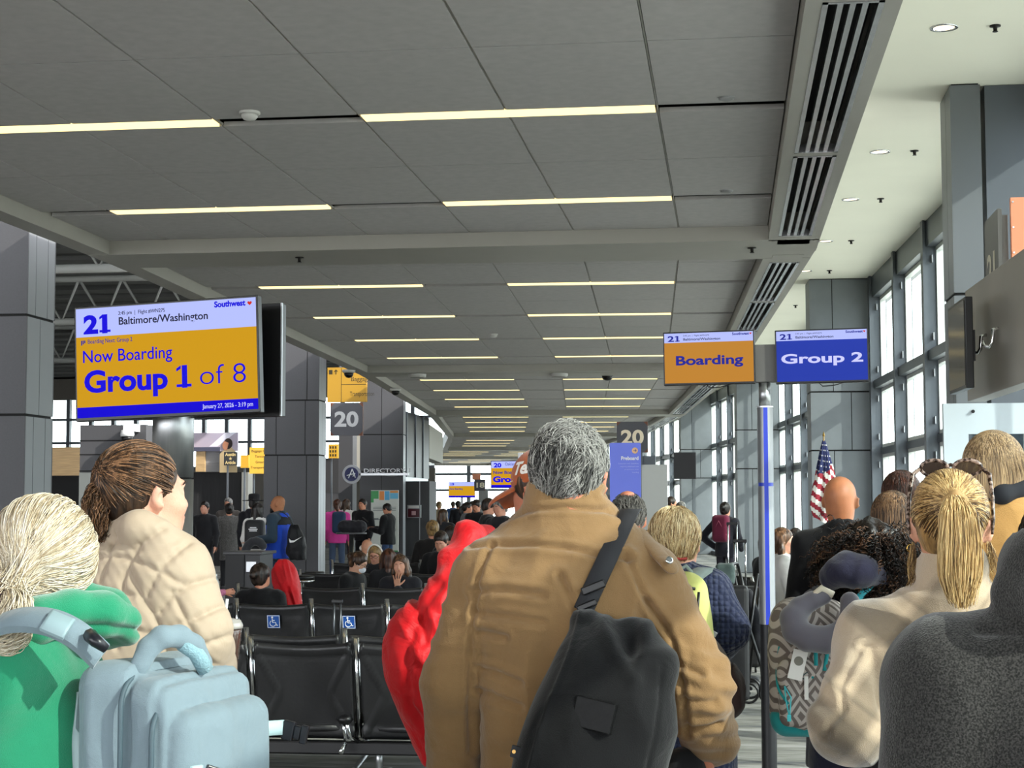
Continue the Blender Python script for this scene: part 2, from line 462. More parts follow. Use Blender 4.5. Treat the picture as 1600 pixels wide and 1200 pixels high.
column('narrow blue-grey column far down the window wall', Matrix.Translation(hall(1.85, 4, 13.0)) @ Matrix.Rotation(R(10.5), 4, 'Z'), 0.95, 0.6, ZW, J, m_bgrey)
column('farthest blue-grey column where the hall bends left', Matrix.Translation(hall(1.85, 5, 13.0)) @ Matrix.Rotation(R(14.5), 4, 'Z'), 0.95, 0.6, ZW, J, m_bgrey)
# the near column on the right with the wall beside it
column('tall blue-grey column at the upper right beside the gate panel', at_hall(1496, 13.75, 0), 0.24, 0.62, ZW, (EYE + 1.69,), mat('column_panel_satin', '6a6e72', 0.42, metal=0.25), seams=())
b = MB(); p = P(1541, 300, 13.85); b.box(p.x, UFAC - 0.01, 13.83, 14.35, 0.0, ZW - 0.003)
struct(b.build('wall_right', mat('pier_panel', '5d6269', 0.4, metal=0.2, noise=0.04, scale=2)))
# solid wall of the right side by the gate door (jet bridge portal)
# ================================================================== SIGNS, SCREENS AND FIXED THINGS
m_sc_yel = emat('screen_yellow', hexc('d9a11c'), 0.85)
m_sc_org = emat('screen_orange', hexc('c98a35'), 0.85)
m_sc_lav = emat('screen_lavender', hexc('b6c0ff'), 0.95)
m_sc_blue = emat('screen_blue', hexc('1608d8'), 0.9)
m_sc_navy = emat('screen_royal_blue', hexc('2a3fae'), 0.9)
m_tx_blue = emat('text_blue', hexc('1a10dc'), 0.95)
m_tx_navy = emat('text_navy', hexc('2a30a0'), 0.8)
m_tx_dark = emat('text_dark', hexc('26263a'), 0.9)
m_tx_pale = emat('text_pale', hexc('cfd0ff'), 0.95)
m_tx_white = mat('lettering_white', 'f0f0ee', 0.5)
m_red = emat('heart_red', hexc('d83020'), 0.9)
def serif(q_, sw, m, t):
    """foot and flag of the numeral 1 that ends a line of lettering"""
    xs = [v.co.x for v in q_.data.vertices]; ys = [v.co.y for v in q_.data.vertices]; x1 = max(xs); wd = x1 - min(xs); s_ = sw * wd; h = [v.co.y for v in q_.data.vertices if v.co.x > x1 - s_]; h = max(h); c = x1 - s_ / 2; l = q_.location
    q = MB(); q.box(l.x + c - s_ * 1.15, l.x + c + s_ * 1.15, l.y - 0.001, l.y + 0.0005, l.z, l.z + h * 0.13); q.build('numeral_foot', m, t)
    q = MB(); q.quad((l.x + c - s_ * 0.45, l.y - 0.001, l.z + h), (l.x + c - s_ * 1.15, l.y - 0.001, l.z + h * 0.86), (l.x + c - s_ * 1.15, l.y - 0.001, l.z + h * 0.72), (l.x + c - s_ * 0.45, l.y - 0.001, l.z + h * 0.84)); q.build('numeral_flag', m, t)
def screen_frame(t, w_, h_, d_=0.06, rim=0.012):
    """bezel at the back of y=0 plane; picture area w_ x h_ centred at x=0, z=0"""
    q = MB(); q.box(-w_ / 2 - rim, w_ / 2 + rim, 0.0, d_, -h_ / 2 - rim * 1.6, h_ / 2 + rim)
    q.build('bezel', m_black, t, bevel=0.004)
def panel(t, x0, x1, z0, z1, m, y=-0.003, name='picture_area'):
    q = MB(); q.box(x0, x1, y, y + 0.0025, z0, z1); return q.build(name, m, t)
def heart(t, x, z, s):
    q = MB(); pts = []
    for k in range(24):
        a = 2 * PI * k / 24; pts.append((16 * math.sin(a) ** 3 / 34 * s, (13 * math.cos(a) - 5 * math.cos(2 * a) - 2 * math.cos(3 * a) - math.cos(4 * a)) / 34 * s))
    q.prism(pts, 0, 0.001, Matrix.Translation((x, -0.004, z)) @ Matrix.Rotation(PI / 2, 4, 'X')); q.build('heart_emblem', m_red, t)
# --- big display on the left -----------------------------------------
def big_display(W, H, num, city, body_fn, t, small='3:45 pm  |  Flight #WN275', date='January 27, 2026 - 3:19 pm', detail=True):
    screen_frame(t, W, H)
    hz = H / 2 - H * 0.262
    panel(t, -W / 2, W / 2, hz, H / 2, m_sc_lav); panel(t, -W / 2, W / 2, -H / 2 + H * 0.095, hz, m_sc_yel); panel(t, -W / 2, W / 2, -H / 2, -H / 2 + H * 0.095, m_sc_blue)
    y = -0.0045
    q_ = text(num, H * 0.225, (-W / 2 + W * 0.045, y, hz + H * 0.035), m_tx_blue, t, bold=0.006 * H / .6, width=W * 0.135)
    if num == '21': serif(q_, 0.20, m_tx_blue, t)
    if detail:
        text(small, 0.03, (-W / 2 + W * 0.24, y, hz + H * 0.185), m_tx_dark, t, width=W * 0.26)
        text(city, 0.06, (-W / 2 + W * 0.24, y, hz + H * 0.095), m_tx_dark, t, bold=0.0008, width=W * 0.495)
        text('Southwest', 0.045, (W / 2 - W * 0.225, y, hz + H * 0.195), m_tx_blue, t, bold=0.0016, width=W * 0.17)
        heart(t, W / 2 - W * 0.032, hz + H * 0.213, 0.028)
        text(date, 0.035, (W / 2 - W * 0.30, y, -H / 2 + H * 0.028), m_tx_pale, t, width=W * 0.275)
    body_fn(t, W, H, hz, y)
p1, p2 = P(105, 560, 9.05), P(414, 560, 8.92)
TW, TH = 1.085, 0.62
cx = P(259, 560, 8.95)
t = thing('flight_display', 'large wall-mounted screen reading Now Boarding Group 1 of 8 for gate 21', 'screen', cx, R(-5.5))
t.rotation_euler = (0, -R(2.0), R(-5.5))
def body(t, W, H, hz, y):
    text('Boarding Next: Group 2', 0.035, (-W / 2 + W * 0.065, y, hz - H * 0.062), m_tx_navy, t, width=W * 0.25)
    q = MB()
    for k in range(3): q.box(-W / 2 + W * (0.028 + k * 0.009), -W / 2 + W * (0.034 + k * 0.009), y, y + 0.001, hz - H * (0.055 + 0.01 * (2 - k)), hz - H * 0.03)
    q.build('seat_icon', m_tx_navy, t)
    text('Now Boarding', 0.1, (-W / 2 + W * 0.032, y, hz - H * 0.235), m_tx_blue, t, bold=0.0006, width=W * 0.50)
    q_ = text('Group 1', 0.17, (-W / 2 + W * 0.04, y, hz - H * 0.505), m_tx_blue, t, bold=0.0055, width=W * 0.575)
    serif(q_, 0.062, m_tx_blue, t)
    text('of 8', 0.16, (-W / 2 + W * 0.68, y, hz - H * 0.495), m_tx_blue, t, bold=-0.0022, width=W * 0.25)
big_display(TW, TH, '21', 'Baltimore/Washington', body, t)
q = MB(); q.box(-0.08, 0.10, 0.055, 0.10, -0.12, 0.12); q.build('wall_bracket', m_black, t)
# its twin on the other side, seen from the edge
pc = P(436, 560, 9.12)
t2 = thing('display_housing', 'black back housing of the twin display behind the large gate 21 screen', 'screen', pc, R(-5.5))
q = MB(); q.box(-0.95, 0.0, 0.045, 0.11, -0.325, 0.32); q.build('bezel', m_black, t2, bevel=0.004)
q = MB(); q.box(-0.004, 0.004, 0.03, 0.045, -0.325, 0.32); q.build('edge_trim', m_alu, t2)
# silver pillar under it
pp = P(270.5, 700, 9.25)
t = thing('display_pillar', 'round brushed steel pillar holding the large gate 21 screen', 'pillar', (pp.x, pp.y, 0))
q = MB(); q.lathe([(0.118, 0.0), (0.118, P(270, 748, 9.25).z - 0.004)], 32); q.build('lower_sleeve', m_alu, t)
q = MB(); q.lathe([(0.105, P(270, 748, 9.25).z - 0.01), (0.105, P(270, 748, 9.25).z + 0.01)], 32); q.build('joint_ring', m_gasket, t)
q = MB(); q.lathe([(0.118, P(270, 748, 9.25).z + 0.006), (0.118, 2.35)], 32); q.build('upper_sleeve', m_alu, t)

# --- boarding pole with two screens ----------------------------------
YP = 9.8
def zz(py, Y=YP, px=1200): return P(px, py, Y).z
pp = P(1198.5, 900, YP)
t = thing('boarding_pole', 'tall silver pole with a blue stripe carrying the Boarding and Group 2 screens', 'sign pole', (pp.x, pp.y, 0))
ztop = zz(637); zg = zz(757); zb = zz(975)
def ell(a, b_, n=32): return [(a * math.cos(2 * PI * k / n), b_ * math.sin(2 * PI * k / n)) for k in range(n)]
m_shell = mat('pole_shell_silver', '8b8d90', 0.42, metal=0.65)
q = MB(); q.prism(ell(0.046, 0.06), zg + 0.01, ztop); q.build('upper_shell', m_shell, t)
q = MB(); q.prism(ell(0.046, 0.06), zb, zg - 0.01); q.build('lower_shell', m_shell, t)
q = MB(); q.prism(ell(0.043, 0.058), zg - 0.012, zg + 0.012); q.build('joint_band', mat('stripe_blue', '2b3fb8', 0.4), t)
q = MB(); q.prism(ell(0.049, 0.063), ztop, ztop + 0.008); q.build('cap_plate', mat('cap_white', 'd8dade', 0.3, metal=0.5), t)
q = MB(); q.box(-0.0105, 0.0135, -0.0625, -0.0575, zb, ztop - 0.002); q.build('blue_stripe', mat('stripe_blue', '2b3fb8', 0.4), t)
q = MB(); q.prism(ell(0.044, 0.058), 0.02, zb); q.build('base_sleeve', mat('pole_black', '17171a', 0.4), t)
q = MB(); q.lathe([(0.22, 0.0), (0.22, 0.012), (0.19, 0.02)], 32); q.build('foot_plate', mat('pole_black', '17171a', 0.4), t)
q = MB(); q.lathe([(0.034, ztop + 0.008), (0.034, zz(598))], 24); q.build('neck', m_alu, t)
q = MB(); x0, x1 = P(1176, 570, YP).x - pp.x, P(1214, 570, YP).x - pp.x
q.box(x0, x1, -0.03, 0.05, zz(597), zz(539)); q.build('head_box', mat('head_box_grey', '5c5a58', 0.5), t)
def pole_screen(px0, px1, py0, py1, label, word, m_bg, m_tx, tw, roll):
    c = P((px0 + px1) / 2, (py0 + py1) / 2, YP - 0.08)
    t = thing('boarding_screen', label, 'screen', c, R(-4)); t.rotation_euler = (0, -R(roll), R(-4))
    W, H = 0.515, 0.292
    screen_frame(t, W, H, 0.05, 0.008)
    hz = H / 2 - H * 0.19
    panel(t, -W / 2, W / 2, hz, H / 2, m_sc_lav); panel(t, -W / 2, W / 2, -H / 2, hz, m_bg)
    y = -0.0045
    q_ = text('21', 0.045, (-W / 2 + 0.02, y, hz + 0.008), m_tx_navy, t, bold=0.0012, width=0.062); serif(q_, 0.20, m_tx_navy, t)
    text('3:45 pm  |  Flight #WN275', 0.012, (-W / 2 + 0.11, y, hz + 0.036), m_tx_dark, t, width=0.15)
    text('Baltimore/Washington', 0.02, (-W / 2 + 0.11, y, hz + 0.012), m_tx_dark, t, bold=0.0003, width=0.215)
    text('Southwest', 0.02, (W / 2 - 0.12, y, hz + 0.036), m_tx_navy, t, bold=0.0006, width=0.098); heart(t, W / 2 - 0.014, hz + 0.043, 0.013)
    text(word, 0.075, (0, y, -0.04), m_tx, t, bold=0.0022, width=tw, align='CENTER')
    q = MB(); q.tube([(-0.02, 0.03, -H / 2 - 0.01), (0.0, 0.02, -H / 2 - 0.03), (0.06, 0.02, -H / 2 - 0.028), (0.12, 0.03, -H / 2 - 0.012)], 0.003, 6); q.build('cable', m_black, t)
pole_screen(1038, 1177, 516, 601, 'small screen with an orange picture reading Boarding on the silver pole', 'Boarding', m_sc_org, m_tx_navy, 0.39, 0.6)
pole_screen(1213, 1355, 513, 598, 'small screen with a royal blue picture reading Group 2 on the silver pole', 'Group 2', m_sc_navy, m_tx_pale, 0.465, 0.6)

# --- far displays ------------------------------------------------------
c = P(812, 741, 38.0)
t = thing('flight_display', 'far screen reading Now Boarding Group for gate 20, beside the orange cap', 'screen', c, R(-3))
def body20(t, W, H, hz, y):
    text('Oakland', 0.1, (-W / 2 + W * 0.24, y, hz + H * 0.1), m_tx_navy, t, width=W * 0.2)
    text('Now Boarding', 0.1, (-W / 2 + W * 0.032, y, hz - H * 0.22), m_tx_navy, t, bold=0.003, width=W * 0.50)
    text('Group 1', 0.18, (-W / 2 + W * 0.03, y, hz - H * 0.53), m_tx_blue, t, bold=0.009, width=W * 0.62)
big_display(1.33, 0.60, '20', '', body20, t, detail=False)
q = MB(); q.box(-0.05, 0.05, 0.07, 0.15, -c.z, 0.5); q.build('post', m_alu, t)
c = P(721.5, 765, 68.0)
t = thing('flight_display', 'small distant screen for gate 19, left of the 18 sign', 'screen', c, R(4))
def body19(t, W, H, hz, y): text('Now Boarding', 0.1, (-W / 2 + W * 0.032, y, hz - H * 0.24), m_tx_navy, t, bold=0.003, width=W * 0.50)
big_display(1.07, 0.62, '19', '', body19, t, detail=False)
q = MB(); q.box(-0.05, 0.05, 0.07, 0.15, -c.z, 0.3); q.build('post', m_alu, t)
# --- gate numbers ------------------------------------------------------
m_brown = mat('gate_sign_brown', '6b3f2c', 0.5); m_gsign = mat('gate_sign_grey', '4a4a50', 0.5)
m_orange = mat('gate_sign_orange', 'd98a68', 0.5)
def gate_sign(px, py, Y, S, num, label, name='gate_number_sign', drop=None, tcol='d8d6d0', rz=0):
    c = P(px, py, Y); t = thing(name, label, 'sign', c, rz)
    q = MB(); q.box(-S / 2, S / 2, 0, 0.05, -S / 2, S / 2); q.build('back_plate', m_brown, t)
    o = S * 0.5; k = S * 0.36
    q = MB(); q.prism([(-o, -k), (-k, -o), (k, -o), (o, -k), (o, k), (k, o), (-k, o), (-o, k)], 0, 0.01, Matrix.Translation((0, 0, 0)) @ Matrix.Rotation(PI / 2, 4, 'X')); q.build('face_plate', m_gsign, t)
    text(num, S * 0.62, (0, -0.014, -S * 0.21), mat('numeral_' + tcol, tcol, 0.4), t, bold=0.02 * S, width=S * 0.74, align='CENTER')
    if drop:
        q = MB(); q.box(-0.02, 0.02, 0.01, 0.04, S / 2, drop); q.build('hanger', m_frame, t)
    return t
gate_sign(541.5, 655, 33.0, 0.67, '20', 'square brown gate sign reading 20 hanging under the yellow sign', tcol='b8b8ba')
gate_sign(988, 683, 27.0, 0.50, '20', 'square brown gate sign reading 20 above the blue preboard sign', tcol='e6d6bc')
q = MB(); q.box(0.12, 0.16, 0.05, 0.09, -P(988, 683, 27).z, 0.2); q.build('post', m_frame, bpy.data.objects['gate_number_sign.001'])
t = gate_sign(749.5, 758, 60.0, 0.40, '18', 'tiny distant brown sign reading 18 beside the gate 19 screen', tcol='e0d8c0')
q = MB(); q.box(-0.28, 0.02, 0.05, 0.1, 0.2, 0.42); q.build('orange_panel', m_orange, t)
q = MB(); q.box(-0.05, 0.3, 0.06, 0.1, -2.3, -0.2); q.build('support_panel', mat('podium_grey', '8b8c8c', 0.6), t)
# gate 20 podium wall
Yp = 26.6
a, b2 = P(1003, 800, Yp), P(1043, 800, Yp)
t = thing('podium_wall', 'plain grey podium wall under the 20 sign, right of the preboard sign', 'wall panel', (a.x, Yp, 0))
q = MB(); q.box(0, b2.x - a.x, 0, 0.12, 0, P(1020, 726, Yp).z); q.build('panel_board', mat('podium_grey', '8b8c8c', 0.6), t)
q = MB(); q.box(-0.6, 0.2, 0.5, 0.62, 0, P(1020, 711, Yp).z); q.build('rear_board', m_frame, t)
q = MB(); q.box(b2.x - a.x + 0.1, b2.x - a.x + 0.45, 0.3, 0.36, P(1050, 748, Yp).z, P(1050, 706, Yp).z); q.build('side_screen', m_black, t)
# preboard sign
Yb = 16.0
a, b2 = P(953.5, 800, Yb), P(1002, 800, Yb); zt = P(978, 692, Yb).z
t = thing('preboard_sign', 'upright blue sign reading Preboard with an arrow, behind the tan coat', 'sign', ((a.x + b2.x) / 2, Yb, 0))
hw = (b2.x - a.x) / 2; mblue = mat('sign_blue', '5468dc', 0.45, coat=0.2)
q = MB()
rr = 0.012; pts = [(-hw, 0.25), (hw, 0.25), (hw, zt - rr), (hw - rr * .3, zt - rr * .3), (hw - rr, zt), (-hw + rr, zt), (-hw + rr * .3, zt - rr * .3), (-hw, zt - rr)]
q.prism(pts, 0, 0.03, Matrix.Rotation(PI / 2, 4, 'X')); q.build('sign_board', mblue, t)
mcir = mat('arrow_disc', 'e8b98a', 0.5)
q = MB(); q.lathe([(0.029, 0), (0.029, 0.002)], 28, m=Matrix.Translation((hw - 0.055, -0.03, zt - 0.075)) @ Matrix.Rotation(PI / 2, 4, 'X')); q.build('arrow_disc', mcir, t)
q = MB(); q.box(hw - 0.07, hw - 0.042, -0.034, -0.0325, zt - 0.0775, zt - 0.0725)
q.quad((hw - 0.052, -0.0335, zt - 0.06), (hw - 0.056, -0.0335, zt - 0.064), (hw - 0.043, -0.0335, zt - 0.077), (hw - 0.039, -0.0335, zt - 0.075))
q.quad((hw - 0.052, -0.0335, zt - 0.09), (hw - 0.056, -0.0335, zt - 0.086), (hw - 0.043, -0.0335, zt - 0.073), (hw - 0.039, -0.0335, zt - 0.075)); q.build('arrow', mat('sign_ink', '2a3680', 0.5), t)
text('Preboard', 0.05, (hw - 0.02, -0.0315, zt - 0.165), m_tx_white, t, bold=0.0012, align='RIGHT', width=0.165)
for k, l in enumerate(('Customers with disabilities', 'requiring additional time', 'or assistance when', 'boarding')):
    text(l, 0.018, (hw - 0.02, -0.0315, zt - 0.205 - k * 0.028), mat('lettering_pale_blue', 'aab4f4', 0.5), t, align='RIGHT')
q = MB(); q.lathe([(0.17, 0), (0.17, 0.015), (0.15, 0.03)], 28); q.box(-0.02, 0.02, -0.02, 0.005, 0.02, 0.3); q.build('stand', m_black, t)

# --- right: gate 21 panel, door, sign ----------------------------------
m_panel = mat('gate_panel_metal', '9a938a', 0.38, metal=0.45, noise=0.12, scale=1.2, stretch=(1, 2, 1))
A = P(1508, 455, 11.75); B = P(1603, 384, 9.75)
zlo = P(1508, 628, 11.75).z; zhi = A.z
ang = math.atan2(B.y - A.y, B.x - A.x); Ln = math.hypot(B.x - A.x, B.y - A.y) + 0.5
t = thing('entrance_header', 'large brushed metal header panel at the right edge above the gate door', 'wall panel', (A.x, A.y, 0), ang)
q = MB(); q.box(0, Ln, 0.0, 0.12, zlo, zhi); q.build('panel_sheet', m_panel, t, bevel=0.004)
for (px, py) in ((1548, 540), (1568, 530)):
    pt = P(px, py, 11.0 if px < 1560 else 10.6)
    d = (Vector((pt.x, pt.y)) - Vector((A.x, A.y))).dot(Vector((math.cos(ang), math.sin(ang))))
    q = MB(); q.tube([(d, -0.0, pt.z + 0.07), (d, -0.035, pt.z + 0.06), (d, -0.04, pt.z - 0.02), (d - 0.01, -0.055, pt.z - 0.045), (d - 0.03, -0.08, pt.z - 0.04), (d - 0.045, -0.09, pt.z - 0.01)], 0.012, 8)
    q.build('coat_hook', m_chrome, t)
# black monitor standing off the panel
c0 = P(1495, 540, 11.35)
t = thing('wall_monitor', 'switched-off black monitor mounted on the metal gate panel', 'screen', (c0.x, c0.y, P(1510, 545, 11.2).z), ang)
q = MB(); q.box(-0.02, 0.62, -0.05, 0.0, -0.29, 0.29); q.build('bezel', m_black, t, bevel=0.006)
q = MB(); q.box(0.0, 0.60, -0.053, -0.05, -0.27, 0.27); q.build('glass_front', mat('screen_off', '1c1c1e', 0.12, spec=0.6), t)
q = MB(); q.box(0.2, 0.4, 0.0, 0.05, -0.1, 0.1); q.build('wall_bracket', m_black, t)
# door
Yd = 12.0
a, b2 = P(1475, 700, Yd), P(1640, 700, Yd); zd = P(1540, 630, Yd).z
mdoor = mat('door_blue_white', 'b9c3ca', 0.45, noise=0.03, scale=3)
d = struct(empty('door_1', (a.x, Yd, 0)))
W = b2.x - a.x
q = MB(); q.box(0, W, 0, 0.06, P(1540, 678, Yd).z, zd); zk = P(1540, 678, Yd).z; q.box(0, 0.17, 0, 0.06, 0, zk); q.box(W - 0.17, W, 0, 0.06, 0, zk); q.box(0.17, W - 0.17, 0, 0.06, 0, 1.0); q.build('door_frame', mdoor, d)
q = MB(); q.box(0.17, W - 0.17, 0.03, 0.04, 1.0, P(1540, 678, Yd).z); q.build('door_glass', glassmat('door_glass', (0.6, 0.65, 0.68), 0.1), d)
q = MB(); q.lathe([(0.012, 0), (0.012, 0.02)], 12, m=Matrix.Translation((P(1520, 643, Yd).x - a.x, 0, P(1520, 643, Yd).z)) @ Matrix.Rotation(PI / 2, 4, 'X')); q.build('door_knob', m_black, d)
# 21 sign box and orange panel on top of the gate panel
c0 = P(1540, 430, 11.9)
t = thing('gate_number_sign', 'grey box sign reading 21 with an orange panel above the metal gate panel', 'sign', (c0.x, c0.y, A.z - 0.02), 0)
z1, z2 = P(1540, 352, 11.9).z - t.location.z, P(1570, 317, 11.5).z - t.location.z
q = MB(); q.box(0, 0.03, -0.56, 0.0, 0.0, z1 + 0.02); q.box(0.03, 0.07, -0.54, -0.02, 0, z1 - 0.02); q.build('sign_case', mat('case_grey', '6e6c68', 0.5, metal=0.3), t, bevel=0.003)
q = MB(); q.box(0.08, 0.5, -0.60, -0.56, 0.0, z2); q.build('orange_panel', m_orange, t, bevel=0.003)
for k in range(3):
    q = MB(); q.lathe([(0.006, 0), (0.006, 0.004)], 10, m=Matrix.Translation((0.095, -0.60, z2 - 0.03 - 0.17 * k)) @ Matrix.Rotation(PI / 2, 4, 'X')); q.build('screw', m_chrome, t)
text('21', 0.3, (-0.003, -0.10, 0.05), mat('numeral_pale', 'cfc8b4', 0.5), t, bold=0.008, rot=(PI / 2, 0, -PI / 2), width=0.32)

# --- downlights, sprinklers, detectors ---------------------------------
m_bulb = emat('lamp_warm', (1.0, 0.85, 0.6), 2.2)
ol = ['nearest', 'second', 'third', 'fourth', 'fifth', 'sixth']
proto = None
for k, (px, py, Y) in enumerate(((1475, 49, 12.08), (1375, 242, 16.35), (1329, 314, 18.9), (1290, 379, 21.9), (1258, 427, 24.7))):
    p = P(px, py, Y); p.z = ZW
    if proto is None:
        t = thing('downlight', '', 'ceiling light', p, 0, 'round downlights in the white window ceiling')
        q = MB()
        q.lathe([(0.075, 0.03), (0.078, -0.006), (0.10, -0.006), (0.10, 0.0), (0.10, 0.03)], 28); q.build('lamp_rim', m_chrome, t)
        q = MB(); q.lathe([(0.074, 0.0), (0.074, -0.002)], 28); q.build('lamp_lens', m_bulb, t); proto = t
    else: t = copy_tree(proto); t.location = p
    t['label'] = f'round recessed downlight in the white ceiling, {ol[k]} along the windows'
proto = None
for k, (px, py, Y) in enumerate(((1555, 47, 12.08), (1429, 242, 16.35), (1376, 314, 18.9), (1330, 379, 21.9), (1296, 427, 24.7), (1243, 481, 29.0))):
    p = P(px, py, Y); p.z = ZW
    if proto is None:
        t = thing('sprinkler_head', '', 'sprinkler', p, 0, 'sprinkler heads in the white window ceiling')
        q = MB(); q.lathe([(0.04, 0.0), (0.04, -0.008), (0.016, -0.01), (0.014, -0.04), (0.02, -0.042), (0.02, -0.046)], 16); q.build('sprinkler_body', mat('dark_bronze', '2a2826', 0.4, metal=0.6), t); proto = t
    else: t = copy_tree(proto); t.location = p
    t['label'] = f'small dark sprinkler head in the white ceiling, {ol[k]} along the windows'
for (px, py, lab) in ((1175, 387, 'dark sprinkler head on the first beam, near the air diffusers'), (468, 402, 'dark sprinkler head on the first beam, above the big gate 21 screen')):
    p = PZ(px, py, ZB); t = copy_tree(proto); t.location = p; t['label'] = lab; t['group'] = 'sprinkler heads on the first beam'
for (px, py, Y, lab, s_) in ((390, 180, 0, 'white round smoke detector beside the nearest left strip light', 1.0), (771, 524, 0, 'white round smoke detector in the second ceiling bay', 1.0)):
    p = PZ(px, py, ZT - 0.02); t = thing('smoke_detector', lab, 'smoke detector', (p.x, p.y, ZT))
    q = MB(); q.lathe([(0.062, 0.02), (0.064, -0.012), (0.058, -0.016)], 28); q.build('detector_base', mat('detector_white', 'c9c8c4', 0.5), t)
    q = MB(); q.lathe([(0.05, -0.016), (0.05, -0.03), (0.035, -0.048), (0.01, -0.052)], 28); q.build('detector_cap', mat('detector_white', 'c9c8c4', 0.5), t)
for (px, py, lab) in ((1135, 153, 'flat round grey sensor in the unlit ceiling slot, nearest to the camera'), (1135, 298, 'flat round grey sensor in the unlit ceiling slot, farther from the camera')):
    p = PZ(px, py, ZT); t = thing('ceiling_sensor', lab, 'sensor', (p.x, p.y, ZT))
    q = MB(); q.lathe([(0.045, 0.02), (0.045, -0.008), (0.03, -0.014)], 28); q.build('sensor_disc', mat('sensor_grey', '8a8a8a', 0.5), t)
    q = MB(); q.lathe([(0.052, 0.02), (0.052, -0.003)], 28); q.build('sensor_rim', m_alu, t)
# speakers and cameras under the second beam
for (px, py, lab) in ((652, 585, 'white cone ceiling speaker, left of the two under the second beam'), (873, 584, 'white cone ceiling speaker, right of the two under the second beam')):
    p = PZ(px, py, ZB); t = thing('ceiling_speaker', lab, 'speaker', (p.x, p.y, ZT))
    q = MB(); q.lathe([(0.19, 0.0), (0.15, -0.17), (0.13, -0.18)], 28); q.build('speaker_cone', mat('speaker_white', 'b9b8b4', 0.5), t)
    q = MB(); q.lathe([(0.125, -0.18), (0.125, -0.186)], 28); q.build('speaker_grille', mat('speaker_grille', '8d8c88', 0.6), t)
p = PZ(949, 580, ZT); t = thing('dome_camera', 'black ball camera under the ceiling near the Boarding screen', 'camera', (p.x, p.y, ZT))
q = MB(); q.lathe([(0.12, 0.01), (0.12, -0.015), (0.05, -0.02)], 24); q.build('mount_plate', mat('speaker_white', 'b9b8b4', 0.5), t)
q = MB(); q.lathe([(0.04, -0.018), (0.09, -0.04), (0.1, -0.09), (0.085, -0.14), (0.04, -0.165), (0.01, -0.17)], 24); q.build('camera_ball', m_black, t)
for (px, py, lab) in ((545, 578, 'white and black dome camera on the left bulkhead edge'), (618, 607, 'small white fixed camera farther along the left bulkhead')):
    p = PZ(px, py, ZB); t = thing('ceiling_camera', lab, 'camera', (p.x, p.y, ZB))
    q = MB(); q.lathe([(0.11, 0), (0.11, -0.03), (0.09, -0.05)], 24); q.build('camera_housing', mat('speaker_white', 'b9b8b4', 0.5), t)
    q = MB(); q.lathe([(0.08, -0.05), (0.075, -0.09), (0.045, -0.125), (0.01, -0.135)], 24); q.build('camera_lens', m_black, t)

# --- flag -----------------------------------------------------------------
Yf = 22.0
top = P(1287, 682, Yf)
t = thing('flag', 'United States flag hanging furled on a pole behind the bald man', 'flag', (top.x, Yf, 0))
q = MB(); q.tube([(0, 0, 0.03), (0, 0, top.z)], 0.012, 10); q.build('flag_pole', mat('pole_wood', 'b89a6a', 0.4), t)
q = MB(); q.lathe([(0.16, 0), (0.16, 0.02), (0.05, 0.05)], 24); q.build('pole_base', mat('brass', 'a08040', 0.3, metal=0.9), t)
q = MB(); q.lathe([(0.001, 0.08), (0.018, 0.02), (0.001, 0)], 10, c=(0, 0, top.z - 0.01)); q.build('finial', mat('brass', 'a08040', 0.3, metal=0.9), t)
nu, nv = 72, 60
V = []; Fc = []; MI = []
zt, zb = top.z - 0.05, P(1285, 812, Yf).z
for j in range(nv + 1):
    tt = j / nv; z = zt + (zb - zt) * tt; rad = 0.015 + 0.125 * min(1, tt * 1.5) ** 0.8
    if tt > 0.85: rad *= 1 - (tt - 0.85) * 2.2
    for k in range(nu):
        a = 2 * PI * k / nu; f = 1 + 0.28 * math.sin(5 * a + 2 * tt) * min(1, tt * 3) + 0.1 * math.sin(11 * a)
        V.append((rad * f * math.cos(a) + 0.015 * math.sin(tt * 4) - 0.03 * tt, rad * f * math.sin(a) * 0.6, z - 0.06 * math.cos(a + 0.5) * tt))
for j in range(nv):
    for k in range(nu):
        Fc.append((j * nu + k, j * nu + (k + 1) % nu, (j + 1) * nu + (k + 1) % nu, (j + 1) * nu + k))
        tt = j / nv; st = (j * 0.24 + 0.10 * k * (1 if k < nu / 2 else -1))
        if tt < 0.34 + 0.08 * math.cos(2 * PI * k / nu + 2.5):
            MI.append(2 if (j % 4 < 3 or (k + (j // 4) * 2) % 4) else 1)
        else: MI.append(0 if int(math.floor(st)) % 2 else 1)
o = mesh_np('flag_cloth', V, Fc, mat('flag_red', '8c2030', 0.8), t)
o.data.materials.append(mat('flag_white', 'd9d6cf', 0.8)); o.data.materials.append(mat('flag_navy', '1c2450', 0.8))
o.data.polygons.foreach_set('material_index', MI)
